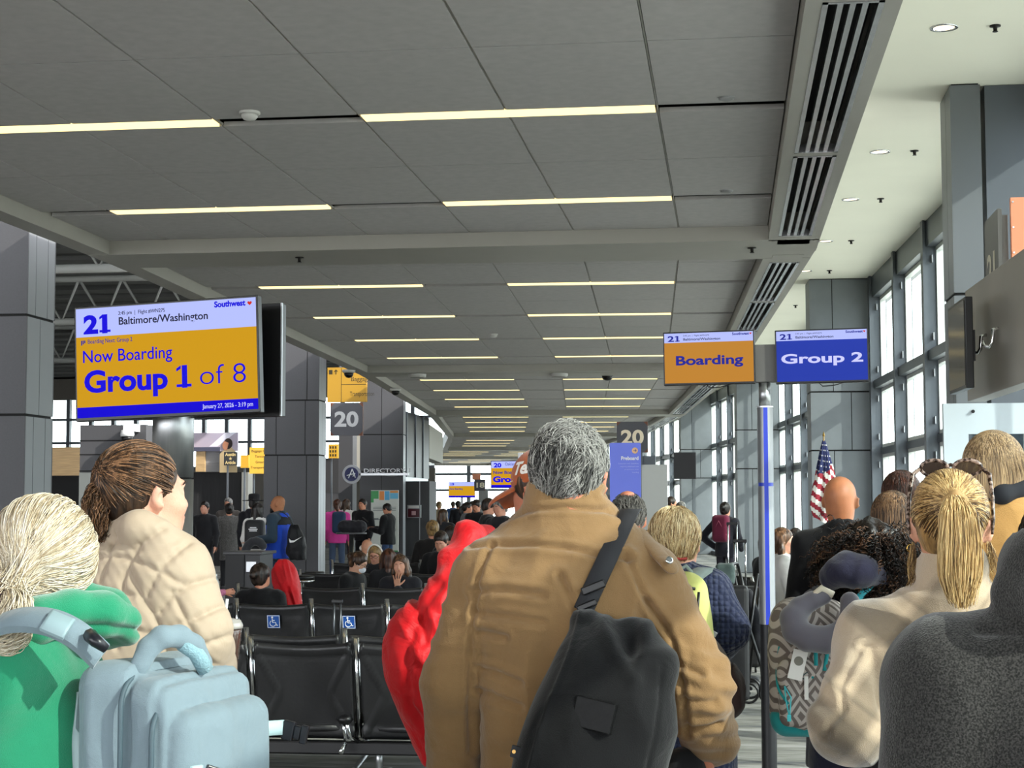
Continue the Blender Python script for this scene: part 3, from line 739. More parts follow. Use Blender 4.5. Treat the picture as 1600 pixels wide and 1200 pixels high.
# ================================================================== SOFT SHAPES (signed fields -> one continuous mesh)
def rotm(rx=0, ry=0, rz=0):
    return np.array(Matrix.Rotation(rz, 3, 'Z') @ Matrix.Rotation(ry, 3, 'Y') @ Matrix.Rotation(rx, 3, 'X'))
def _hash(ix, iy, iz, s):
    n = (ix.astype(np.int64) * 374761393 + iy.astype(np.int64) * 668265263 + iz.astype(np.int64) * 2147483647 + s * 1274126177) & 0xffffffff
    n = ((n ^ (n >> 13)) * 1274126177) & 0xffffffff
    return ((n ^ (n >> 16)) & 0xffff) / 65535.0 * 2 - 1
def vnoise(p, s=0):
    i = np.floor(p); f = p - i; i = i.astype(np.int64); u = f * f * (3 - 2 * f); r = 0
    for a in (0, 1):
        for b in (0, 1):
            for c in (0, 1):
                wgt = (u[:, 0] if a else 1 - u[:, 0]) * (u[:, 1] if b else 1 - u[:, 1]) * (u[:, 2] if c else 1 - u[:, 2])
                r = r + wgt * _hash(i[:, 0] + a, i[:, 1] + b, i[:, 2] + c, s)
    return r
class Field:
    def __init__(s, lo, hi, h):
        s.h = h; s.lo = np.array(lo, float); n = np.ceil((np.array(hi, float) - s.lo) / h).astype(int) + 1
        s.ax = [s.lo[k] + h * np.arange(n[k]) for k in range(3)]
        s.D = np.full(n, 0.15, np.float32)
    def _sl(s, lo, hi, m):
        out = []
        for k in range(3):
            a = int(np.floor((lo[k] - m - s.lo[k]) / s.h)); b = int(np.ceil((hi[k] + m - s.lo[k]) / s.h)) + 1
            a = max(a, 0); b = min(b, s.D.shape[k])
            if b <= a: return None
            out.append(slice(a, b))
        return tuple(out)
    def _apply(s, sl, d, k, mode):
        D = s.D[sl]
        if mode == 'add':
            if k > 0:
                hh = np.clip(0.5 + 0.5 * (D - d) / k, 0, 1); r = D * (1 - hh) + d * hh - k * hh * (1 - hh)
            else: r = np.minimum(D, d)
        elif mode == 'sub':
            d = -d
            if k > 0:
                hh = np.clip(0.5 - 0.5 * (D - d) / k, 0, 1); r = D * (1 - hh) + d * hh + k * hh * (1 - hh)
            else: r = np.maximum(D, d)
        s.D[sl] = r
    def _g(s, sl): return s.ax[0][sl[0]][:, None, None], s.ax[1][sl[1]][None, :, None], s.ax[2][sl[2]][None, None, :]
    def cap(s, a, b, ra, rb=None, k=0.02, mode='add', flat=None):
        """capsule a-b, radii ra->rb; flat=(direction, factor) squashes across a direction"""
        rb = ra if rb is None else rb; a = np.array(a, float); b = np.array(b, float); R_ = max(ra, rb) * (1 if flat is None else max(1, 1.0))
        sl = s._sl(np.minimum(a, b) - R_, np.maximum(a, b) + R_, max(k, 3 * s.h))
        if sl is None: return s
        X, Y, Z = s._g(sl); ab = b - a; L2 = ab.dot(ab) + 1e-12
        t = np.clip(((X - a[0]) * ab[0] + (Y - a[1]) * ab[1] + (Z - a[2]) * ab[2]) / L2, 0, 1)
        dx, dy, dz = X - a[0] - ab[0] * t, Y - a[1] - ab[1] * t, Z - a[2] - ab[2] * t
        if flat is not None:
            u = np.array(flat[0], float); u /= np.linalg.norm(u); q = dx * u[0] + dy * u[1] + dz * u[2]
            e = (1 / flat[1]) - 1; dx, dy, dz = dx + u[0] * q * e, dy + u[1] * q * e, dz + u[2] * q * e
            d = (np.sqrt(dx * dx + dy * dy + dz * dz) - (ra + (rb - ra) * t)) * (flat[1] ** 0.5)
        else: d = np.sqrt(dx * dx + dy * dy + dz * dz) - (ra + (rb - ra) * t)
        s._apply(sl, d, k, mode); return s
    def chain(s, pts, rs, k=0.01, mode='add', flat=None):
        for i in range(len(pts) - 1): s.cap(pts[i], pts[i + 1], rs[i], rs[i + 1], k, mode, flat)
        return s
    def ell(s, c, r, rot=None, k=0.02, mode='add'):
        c = np.array(c, float); r = np.array(r, float); m = r.max()
        sl = s._sl(c - m, c + m, max(k, 3 * s.h))
        if sl is None: return s
        X, Y, Z = s._g(sl); X, Y, Z = X - c[0], Y - c[1], Z - c[2]
        if rot is not None:
            T = rot.T; X, Y, Z = T[0, 0] * X + T[0, 1] * Y + T[0, 2] * Z, T[1, 0] * X + T[1, 1] * Y + T[1, 2] * Z, T[2, 0] * X + T[2, 1] * Y + T[2, 2] * Z
        k0 = np.sqrt((X / r[0]) ** 2 + (Y / r[1]) ** 2 + (Z / r[2]) ** 2); k1 = np.sqrt((X / r[0] ** 2) ** 2 + (Y / r[1] ** 2) ** 2 + (Z / r[2] ** 2) ** 2) + 1e-6
        s._apply(sl, k0 * (k0 - 1) / k1, k, mode); return s
    def box(s, c, hsz, rad=0.02, rot=None, k=0.02, mode='add', taper=0.0):
        c = np.array(c, float); hsz = np.array(hsz, float); m = np.linalg.norm(hsz)
        sl = s._sl(c - m, c + m, max(k, 3 * s.h))
        if sl is None: return s
        X, Y, Z = s._g(sl); X, Y, Z = X - c[0], Y - c[1], Z - c[2]
        if rot is not None:
            T = rot.T; X, Y, Z = T[0, 0] * X + T[0, 1] * Y + T[0, 2] * Z, T[1, 0] * X + T[1, 1] * Y + T[1, 2] * Z, T[2, 0] * X + T[2, 1] * Y + T[2, 2] * Z
        tp = 1 - taper * (Z / hsz[2]) if taper else 1
        qx, qy, qz = np.abs(X) - hsz[0] * tp + rad, np.abs(Y) - hsz[1] * tp + rad, np.abs(Z) - hsz[2] + rad
        d = np.sqrt(np.maximum(qx, 0) ** 2 + np.maximum(qy, 0) ** 2 + np.maximum(qz, 0) ** 2) + np.minimum(np.maximum(qx, np.maximum(qy, qz)), 0) - rad
        s._apply(sl, d, k, mode); return s
    def loft(s, nodes, k=0.02, mode='add', p=2.3):
        """nodes: (x, y, z, rx, ry) from bottom to top, elliptical sections"""
        nd = np.array(nodes, float); lo = (nd[:, :3] - np.c_[nd[:, 3], nd[:, 4], 0 * nd[:, 3]]).min(0); hi = (nd[:, :3] + np.c_[nd[:, 3], nd[:, 4], 0 * nd[:, 3]]).max(0)
        sl = s._sl(lo, hi, max(k, 3 * s.h))
        if sl is None: return s
        X, Y, Z = s._g(sl); z = Z.ravel()
        # smooth interpolation of sections
        def ip(c):
            zz_, vv = nd[:, 2], nd[:, c]
            lin = np.interp(z, zz_, vv); e = 0.02
            return ((lin + np.interp(z - e, zz_, vv) + np.interp(z + e, zz_, vv)) / 3)[None, None, :]
        cx, cy, rx, ry = ip(0), ip(1), ip(3), ip(4)
        q = (np.abs((X - cx) / rx) ** p + np.abs((Y - cy) / ry) ** p) ** (1 / p)
        d = (q - 1) * np.minimum(rx, ry) + 0 * Z
        dz = np.maximum(nd[0, 2] - Z, Z - nd[-1, 2])
        d = np.maximum(d, dz + 0 * d)
        s._apply(sl, d, k, mode); return s
    def cut(s, n, o):
        """keep the side where (p-o).n < 0"""
        X, Y, Z = s.ax[0][:, None, None], s.ax[1][None, :, None], s.ax[2][None, None, :]
        s.D = np.maximum(s.D, ((X - o[0]) * n[0] + (Y - o[1]) * n[1] + (Z - o[2]) * n[2]).astype(np.float32)); return s
    def mesh(s, smooth=1):
        D = s.D.copy(); D[0] = D[-1] = 0.1; D[:, 0] = D[:, -1] = 0.1; D[:, :, 0] = D[:, :, -1] = 0.1
        I = D < 0; c = [slice(0, -1), slice(1, None)]
        cnt = sum(I[c[a], c[b], c[e]].astype(np.int8) for a in (0, 1) for b in (0, 1) for e in (0, 1))
        act = (cnt > 0) & (cnt < 8); idx = np.argwhere(act)
        if len(idx) == 0: return np.zeros((0, 3)), np.zeros((0, 4), int)
        ids = np.full(act.shape, -1, np.int64); ids[act] = np.arange(len(idx))
        corner = {}
        for a in (0, 1):
            for b in (0, 1):
                for e in (0, 1): corner[(a, b, e)] = D[idx[:, 0] + a, idx[:, 1] + b, idx[:, 2] + e]
        acc = np.zeros((len(idx), 3)); n = np.zeros(len(idx))
        for (p0, v0) in corner.items():
            for k in range(3):
                if p0[k] == 0:
                    p1 = list(p0); p1[k] = 1; v1 = corner[tuple(p1)]; m = (v0 < 0) != (v1 < 0)
                    t = v0 / (v0 - v1 + 1e-12)
                    for q in range(3): acc[m, q] += (t[m] if q == k else p0[q])
                    n[m] += 1
        V = (idx + acc / n[:, None]) * s.h + s.lo
        faces = []
        for k in range(3):
            sh = [slice(None)] * 3; sh2 = [slice(None)] * 3; sh[k] = slice(0, -1); sh2[k] = slice(1, None)
            A, B = I[tuple(sh)], I[tuple(sh2)]; e = np.argwhere(A != B); a1, a2 = (k + 1) % 3, (k + 2) % 3
            e = e[(e[:, a1] > 0) & (e[:, a2] > 0)]
            s0 = A[tuple(e.T)]
            def cell(o1, o2):
                q = e.copy(); q[:, a1] -= o1; q[:, a2] -= o2; return ids[tuple(q.T)]
            q = np.stack([cell(0, 0), cell(1, 0), cell(1, 1), cell(0, 1)], 1)
            q[~s0] = q[~s0][:, ::-1]
            faces.append(q)
        Fq = np.concatenate(faces)
        for _ in range(smooth):
            S = np.zeros_like(V); C = np.zeros(len(V))
            for a, b in ((0, 1), (1, 2), (2, 3), (3, 0)):
                np.add.at(S, Fq[:, a], V[Fq[:, b]]); np.add.at(C, Fq[:, a], 1); np.add.at(S, Fq[:, b], V[Fq[:, a]]); np.add.at(C, Fq[:, b], 1)
            V = 0.45 * V + 0.55 * S / C[:, None]
        return V, Fq
def normals(V, Fq):
    a = V[Fq[:, 2]] - V[Fq[:, 0]]; b = V[Fq[:, 3]] - V[Fq[:, 1]]; n = np.cross(a, b); N = np.zeros_like(V)
    for k in range(4): np.add.at(N, Fq[:, k], n)
    return N / (np.linalg.norm(N, axis=1)[:, None] + 1e-12)
def seam_dist(V, pts, axes=(0, 2)):
    """distance to a polyline as projected on two axes (or all three)"""
    pts = np.array(pts, float)
    Q = V[:, axes] if pts.shape[1] == len(axes) else V
    best = np.full(len(V), 9.0)
    for a, b in zip(pts, pts[1:]):
        ab = b - a; t = np.clip(((Q - a) @ ab) / (ab @ ab + 1e-12), 0, 1); best = np.minimum(best, np.linalg.norm(Q - a - t[:, None] * ab, axis=1))
    return best
def field_obj(name, fl, m, parent, smooth=1, disp=None):
    V, Fq = fl.mesh(smooth)
    if disp is not None:
        N = normals(V, Fq); V = V + N * disp(V, N)[:, None]
    return mesh_np(name, V, Fq, m, parent)
def multi_obj(name, fls, m, parent, smooth=1, disp=None):
    Vs, Fs, o = [], [], 0
    for f in fls:
        V, Fq = f.mesh(smooth)
        if disp is not None and f is fls[0]: V = V + normals(V, Fq) * disp(V, None)[:, None]
        Vs.append(V); Fs.append(Fq + o); o += len(V)
    return mesh_np(name, np.concatenate(Vs), np.concatenate(Fs), m, parent)

# ------------------------------------------------------------------ hair
def hair_mat(name, c1, c2, rough=0.42, c3=None):
    if name in _mats: return _mats[name]
    m = bpy.data.materials.new(name); m.use_nodes = True; nt = m.node_tree; N = nt.nodes; L = nt.links
    b = N['Principled BSDF']; b.inputs['Roughness'].default_value = rough; b.inputs['Specular IOR Level'].default_value = 0.35
    at = N.new('ShaderNodeAttribute'); at.attribute_name = 'tone'; rp = N.new('ShaderNodeValToRGB'); e = rp.color_ramp.elements
    e[0].color = (*hexc(c1), 1); e[1].color = (*hexc(c2), 1); e[0].position = 0.15; e[1].position = 0.85
    if c3: q = e.new(0.5); q.color = (*hexc(c3), 1)
    tc = N.new('ShaderNodeTexCoord'); mp = N.new('ShaderNodeMapping'); mp.inputs['Scale'].default_value = (1, 1, 0.12)
    nz = N.new('ShaderNodeTexNoise'); nz.inputs['Scale'].default_value = 90; L.new(tc.outputs['Object'], mp.inputs[0]); L.new(mp.outputs[0], nz.inputs['Vector'])
    ad = N.new('ShaderNodeMath'); ad.operation = 'ADD'; L.new(at.outputs['Fac'], ad.inputs[0])
    mu = N.new('ShaderNodeMath'); mu.operation = 'MULTIPLY_ADD'; mu.inputs[1].default_value = 0.6; mu.inputs[2].default_value = -0.3; L.new(nz.outputs['Fac'], mu.inputs[0]); L.new(mu.outputs[0], ad.inputs[1])
    L.new(ad.outputs[0], rp.inputs[0]); L.new(rp.outputs[0], b.inputs['Base Color'])
    bp = N.new('ShaderNodeBump'); bp.inputs['Distance'].default_value = 0.004; bp.inputs['Strength'].default_value = 0.8; L.new(nz.outputs['Fac'], bp.inputs['Height']); L.new(bp.outputs[0], b.inputs['Normal'])
    _mats[name] = m
    return m
def strands(name, S, m, parent, r0=0.0011, r1=0.0004, tone=None):
    """S: (n strands, k points, 3) -> thin three-sided fibres in one mesh with a tone per strand"""
    n, k, _ = S.shape
    T = np.gradient(S, axis=1); T /= np.linalg.norm(T, axis=2)[..., None] + 1e-9
    ref = np.array([0.31, 0.2, 0.93]); A = np.cross(T, ref); A /= np.linalg.norm(A, axis=2)[..., None] + 1e-9; B = np.cross(T, A)
    rad = (r0 + (r1 - r0) * np.linspace(0, 1, k))[None, :, None]
    ring = [S + rad * (A * math.cos(a) + B * math.sin(a)) for a in (0, 2 * PI / 3, 4 * PI / 3)]
    V = np.stack(ring, 2).reshape(-1, 3)
    base = (np.arange(n)[:, None] * k + np.arange(k - 1)[None, :]).ravel() * 3
    fs = []
    for q in range(3):
        q2 = (q + 1) % 3; fs.append(np.stack([base + q, base + q2, base + 3 + q2, base + 3 + q], 1))
    o = mesh_np(name, V, np.concatenate(fs), m, parent)
    tone = rng.random(n) if tone is None else tone
    at = o.data.attributes.new('tone', 'FLOAT', 'POINT'); at.data.foreach_set('value', np.repeat(tone, k * 3).astype(np.float32))
    return o
def set_tone(o, v=0.35, amp=0.25, sc_=(25, 25, 25)):
    n = len(o.data.vertices); V = np.empty(n * 3, np.float32); o.data.vertices.foreach_get('co', V); V = V.reshape(-1, 3)
    t = v + amp * vnoise(V * np.array(sc_), 5); at = o.data.attributes.new('tone', 'FLOAT', 'POINT'); at.data.foreach_set('value', t.astype(np.float32))
def unit(v): return v / (np.linalg.norm(v, axis=-1)[..., None] + 1e-12)
def slerp_path(d0, d1, k):
    """unit directions along great circles, arrays (n,3)"""
    d0, d1 = unit(d0), unit(d1); c = np.clip((d0 * d1).sum(1), -0.999, 0.999); om = np.arccos(c)[:, None]; t = np.linspace(0, 1, k)
    return np.stack([(np.sin((1 - q) * om) * d0 + np.sin(q * om) * d1) / np.sin(om) for q in t], 1)

# ------------------------------------------------------------------ skin
def skin(tone='c98f74', name=None):
    name = name or 'skin_' + tone
    m = mat(name, tone, 0.5, noise=0.10, scale=22, bump=0.0006, bscale=260, spec=0.35)
    m.node_tree.nodes['Principled BSDF'].inputs['Subsurface Weight'].default_value = 0.12
    m.node_tree.nodes['Principled BSDF'].inputs['Subsurface Radius'].default_value = (0.02, 0.008, 0.004)
    return m
def head_prims(f, c, Rm, s=1.0, ears=True, face=True):
    def w_(p): return np.array(c) + Rm @ (np.array(p, float) * s)
    f.ell(w_((0, -0.014, 0.03)), np.array((0.075, 0.095, 0.088)) * s, Rm, 0.02)
    f.ell(w_((0, 0.032, -0.025)), np.array((0.060, 0.066, 0.088)) * s, Rm, 0.03)
    f.ell(w_((0, 0.048, -0.082)), np.array((0.043, 0.043, 0.033)) * s, Rm, 0.03)
    f.ell(w_((0, -0.045, -0.03)), np.array((0.058, 0.05, 0.06)) * s, Rm, 0.03)
    if face:
        f.cap(w_((-0.028, 0.090, 0.022)), w_((0.028, 0.090, 0.022)), 0.010 * s, k=0.014 * s)
        f.ell(w_((0, 0.083, -0.058)), np.array((0.027, 0.018, 0.020)) * s, Rm, 0.012 * s)
        for x in (-1, 1):
            f.ell(w_((x * 0.031, 0.101, 0.004)), np.array((0.015, 0.013, 0.010)) * s, Rm, 0.012 * s, 'sub')
            f.ell(w_((x * 0.030, 0.079, 0.003)), np.array((0.013, 0.013, 0.012)) * s, Rm, 0.004 * s)
            f.ell(w_((x * 0.040, 0.066, -0.028)), np.array((0.022, 0.022, 0.022)) * s, Rm, 0.02 * s)
        f.cap(w_((0, 0.094, 0.010)), w_((0, 0.113, -0.028)), 0.0065 * s, 0.0105 * s, k=0.010 * s)
        for x in (-1, 1): f.ell(w_((x * 0.011, 0.102, -0.031)), np.array((0.008, 0.008, 0.006)) * s, Rm, 0.006 * s)
        f.cap(w_((-0.018, 0.094, -0.053)), w_((0.018, 0.094, -0.053)), 0.0055 * s, k=0.006 * s)
        f.cap(w_((-0.014, 0.095, -0.063)), w_((0.014, 0.095, -0.063)), 0.0065 * s, k=0.006 * s)
        f.cap(w_((-0.022, 0.104, -0.0585)), w_((0.022, 0.104, -0.0585)), 0.0022 * s, k=0.003 * s, mode='sub')
    if ears:
        for x in (-1, 1):
            q = Rm @ rotm(0.15, x * 0.1, x * -0.35)
            f.ell(w_((x * 0.077, -0.010, -0.008)), np.array((0.007, 0.017, 0.031)) * s, q, 0.006 * s)
            f.ell(w_((x * 0.086, -0.012, -0.004)), np.array((0.005, 0.016, 0.028)) * s, q, 0.004 * s)
            f.ell(w_((x * 0.088, -0.004, -0.004)), np.array((0.006, 0.008, 0.014)) * s, q, 0.004 * s, 'sub')
    return w_
def hand_field(wr, d, nrm, thumb_side, curl=0.3, s=1.0, spread=0.10, h=0.004, thumb_out=0.6, curls=None):
    """open or curled hand: wr wrist, d direction of the palm, nrm back-of-hand normal, thumb_side +1/-1"""
    wr = np.array(wr, float); d = unit(np.array(d, float)); nrm = np.array(nrm, float); nrm = unit(nrm - d * nrm.dot(d)); sd = np.cross(d, nrm) * thumb_side
    f = Field(wr - 0.22 * s, wr + 0.22 * s, h)
    f.cap(wr - d * 0.07 * s, wr + d * 0.01 * s, 0.027 * s, 0.025 * s, 0.01, flat=(nrm, 0.8))
    f.cap(wr, wr + d * 0.06 * s + sd * 0.016 * s, 0.023 * s, 0.020 * s, 0.012, flat=(nrm, 0.62)); f.cap(wr, wr + d * 0.062 * s - sd * 0.018 * s, 0.022 * s, 0.018 * s, 0.012, flat=(nrm, 0.62))
    lens = (0.044, 0.050, 0.046, 0.036)
    for i in range(4):
        o = (0.030 - 0.020 * i); p = wr + d * (0.082 - 0.004 * abs(i - 1)) * s + sd * o * s
        a = spread * (1.3 - i * 0.9); dd = unit(d + sd * a); cu_ = curls[i] if curls else curl
        f.cap(wr + d * 0.04 * s + sd * o * 0.8 * s, p, 0.0105 * s, 0.0095 * s, 0.008)
        L = lens[i] * s; ang = 0
        for j, fr in enumerate((1.0, 0.62, 0.5)):
            ang += cu_ * (0.8 if j == 0 else 1.0); v = dd * math.cos(ang) - nrm * math.sin(ang); q = p + v * L * fr
            f.cap(p, q, (0.0092 - 0.0008 * j) * s, (0.0086 - 0.0010 * j) * s, 0.004); p = q
    p0 = wr + d * 0.018 * s + sd * 0.022 * s; v = unit(d * (1 - thumb_out * 0.5) + sd * thumb_out - nrm * 0.35 * curl)
    p1 = p0 + v * 0.040 * s; v2 = unit(v + d * 0.35 - nrm * curl * 0.5); p2 = p1 + v2 * 0.030 * s; p3 = p2 + unit(v2 + d * 0.2 - nrm * curl * 0.4) * 0.022 * s
    f.cap(p0, p1, 0.0135 * s, 0.0105 * s, 0.01); f.cap(p1, p2, 0.0105 * s, 0.0098 * s, 0.004); f.cap(p2, p3, 0.0098 * s, 0.0075 * s, 0.004)
    return f
# ================================================================== PEOPLE
def folds(amp, freq=(10, 10, 5), seed=1, amp2=None):
    fr = np.array(freq, float); amp2 = amp * 0.35 if amp2 is None else amp2
    def fn(V, N):
        r = 1 - 2.2 * np.abs(vnoise(V * fr + 3.1, seed)); q = vnoise(V * fr * 2.6 + 9.7, seed + 1)
        return amp * np.clip(r, -1, 1) + amp2 * q
    return fn
def fabric(name, c, rough=0.85, weave=900, b=0.0006, big=0.10, sheen=0.15, c2=None, scale=4, fold=0.004, fs=14, thr=None):
    """woven cloth: fine thread bump plus soft creases"""
    if name in _mats: return _mats[name]
    m = mat(name, c, rough, spec=0.2, noise=big, scale=scale, sheen=sheen, c2=c2, thr=thr); nt = m.node_tree; N = nt.nodes; L = nt.links; bs = N['Principled BSDF']
    tc = N.new('ShaderNodeTexCoord')
    a = N.new('ShaderNodeTexNoise'); a.inputs['Scale'].default_value = weave; a.inputs['Detail'].default_value = 1; L.new(tc.outputs['Object'], a.inputs['Vector'])
    c_ = N.new('ShaderNodeTexNoise'); c_.inputs['Scale'].default_value = fs; c_.inputs['Detail'].default_value = 3; c_.inputs['Distortion'].default_value = 1.2
    L.new(tc.outputs['Object'], c_.inputs['Vector'])
    b1 = N.new('ShaderNodeBump'); b1.inputs['Distance'].default_value = b; L.new(a.outputs['Fac'], b1.inputs['Height'])
    b2 = N.new('ShaderNodeBump'); b2.inputs['Distance'].default_value = fold; L.new(c_.outputs['Fac'], b2.inputs['Height']); L.new(b1.outputs[0], b2.inputs['Normal'])
    L.new(b2.outputs[0], bs.inputs['Normal'])
    return m
m_eyew = mat('eye_white', 'd8d4cc', 0.25); m_eyed = mat('eye_dark', '1c130e', 0.2)
def face_parts(root, W_, s=1.0, brow='2a1c14', lip='a0605a', closed=False):
    for x in (-1, 1):
        c = Vector(W_((x * 0.030, 0.0765, 0.003))); fwd = (Vector(W_((x * 0.030, 0.1, 0.002))) - c).normalized()
        mt = fwd.to_track_quat('Z', 'Y').to_matrix().to_4x4(); mt.translation = c
        r = 0.0124 * s; pr = [(r * math.sin(a), r * math.cos(a)) for a in [PI * (1 - k / 12) for k in range(13)]]; pr = [(max(a, 0.00005), b) for a, b in pr]
        q = MB(); q.lathe(pr, 16, m=mt); o = q.build('eye', m_eyed if closed else m_eyew, root)
        if not closed:
            o.data.materials.append(m_eyed)
            for p in o.data.polygons:
                if (Vector(p.center) - c).normalized().dot(fwd) > 0.86: p.material_index = 1
        q = MB(); q.tube([W_((x * a, b, z)) for a, b, z in ((0.014, 0.1005, 0.021), (0.026, 0.1, 0.0265), (0.038, 0.092, 0.026), (0.047, 0.080, 0.021))], [0.0022 * s, 0.003 * s, 0.0026 * s, 0.0012 * s], 6); q.build('eyebrow', mat('brow_' + brow, brow, 0.8), root)
    q = MB(); q.tube([W_((a, b, -0.058 + z)) for a, b, z in ((-0.021, 0.093, 0), (-0.008, 0.1025, 0.002), (0.008, 0.1025, 0.002), (0.021, 0.093, 0))], [0.002 * s, 0.005 * s, 0.005 * s, 0.002 * s], 8); q.build('lips', mat('lips_' + lip, lip, 0.45), root)
def hair_cap(root, c, Rm, s, m, h, style='short', amp=0.004, thick=1.0, tone=0.35, seed=3, name='hair', low=-0.075):
    def w_(p): return np.array(c) + Rm @ (np.array(p, float) * s)
    lo, hi = np.array(c) - 0.42 * s, np.array(c) + 0.30 * s
    if style in ('long', 'longback'): lo[2] -= 0.25
    f = Field(lo, hi, h)
    t = 0.010 * thick
    f.ell(w_((0, -0.016, 0.034)), np.array((0.079 + t, 0.098 + t, 0.088 + t)) * s, Rm, 0.01)
    f.ell(w_((0, -0.052, -0.022)), np.array((0.066 + t, 0.052 + t, 0.062 + t)) * s, Rm, 0.02)
    f.ell(w_((0, 0.080, -0.035)), np.array((0.075, 0.066, 0.085)) * s, Rm, 0.012, 'sub')
    f.box(w_((0, 0.06, -0.10)), np.array((0.12, 0.075, 0.075)) * s, 0.02, Rm, 0.012, 'sub') if style in ('short', 'buzz', 'pony', 'bun') else None
    if style == 'short' or style == 'buzz': f.box(w_((0, -0.06, low - 0.05)), np.array((0.14, 0.1, 0.05)) * s, 0.01, Rm, 0.012, 'sub')
    if style == 'pony':
        f.chain([w_((0, -0.10, 0.03)), w_((0, -0.15, 0.0)), w_((0, -0.16, -0.08)), w_((0.01, -0.15, -0.17))], [0.025 * s, 0.034 * s, 0.032 * s, 0.012 * s], 0.015)
    if style == 'bun': f.ell(w_((0, -0.125, 0.035)), np.array((0.045, 0.04, 0.042)) * s, Rm, 0.01)
    if style in ('long', 'longback'):
        for x in (-1, 0, 1):
            y0 = -0.03 if x else -0.085
            f.chain([w_((x * 0.060, y0, 0.03)), w_((x * 0.078, y0 - 0.005, -0.08)), w_((x * 0.080, y0 - 0.01, -0.17)), w_((x * 0.075, y0 - 0.01, -0.27))], [0.035 * s, 0.036 * s, 0.034 * s, 0.014 * s], 0.03)
        if style == 'long':
            for x in (-1, 1): f.chain([w_((x * 0.072, 0.02, 0.02)), w_((x * 0.080, 0.03, -0.09)), w_((x * 0.082, 0.035, -0.22))], [0.02 * s, 0.024 * s, 0.012 * s], 0.02)
    fr = np.array((60, 60, 14.0)) / s
    o = field_obj(name, f, m, root, 1, lambda V, N: amp * vnoise(V * fr, seed) + amp * 0.8 * vnoise(V * fr * 0.45, seed + 2))
    set_tone(o, tone, 0.35, (70, 70, 12)); return o
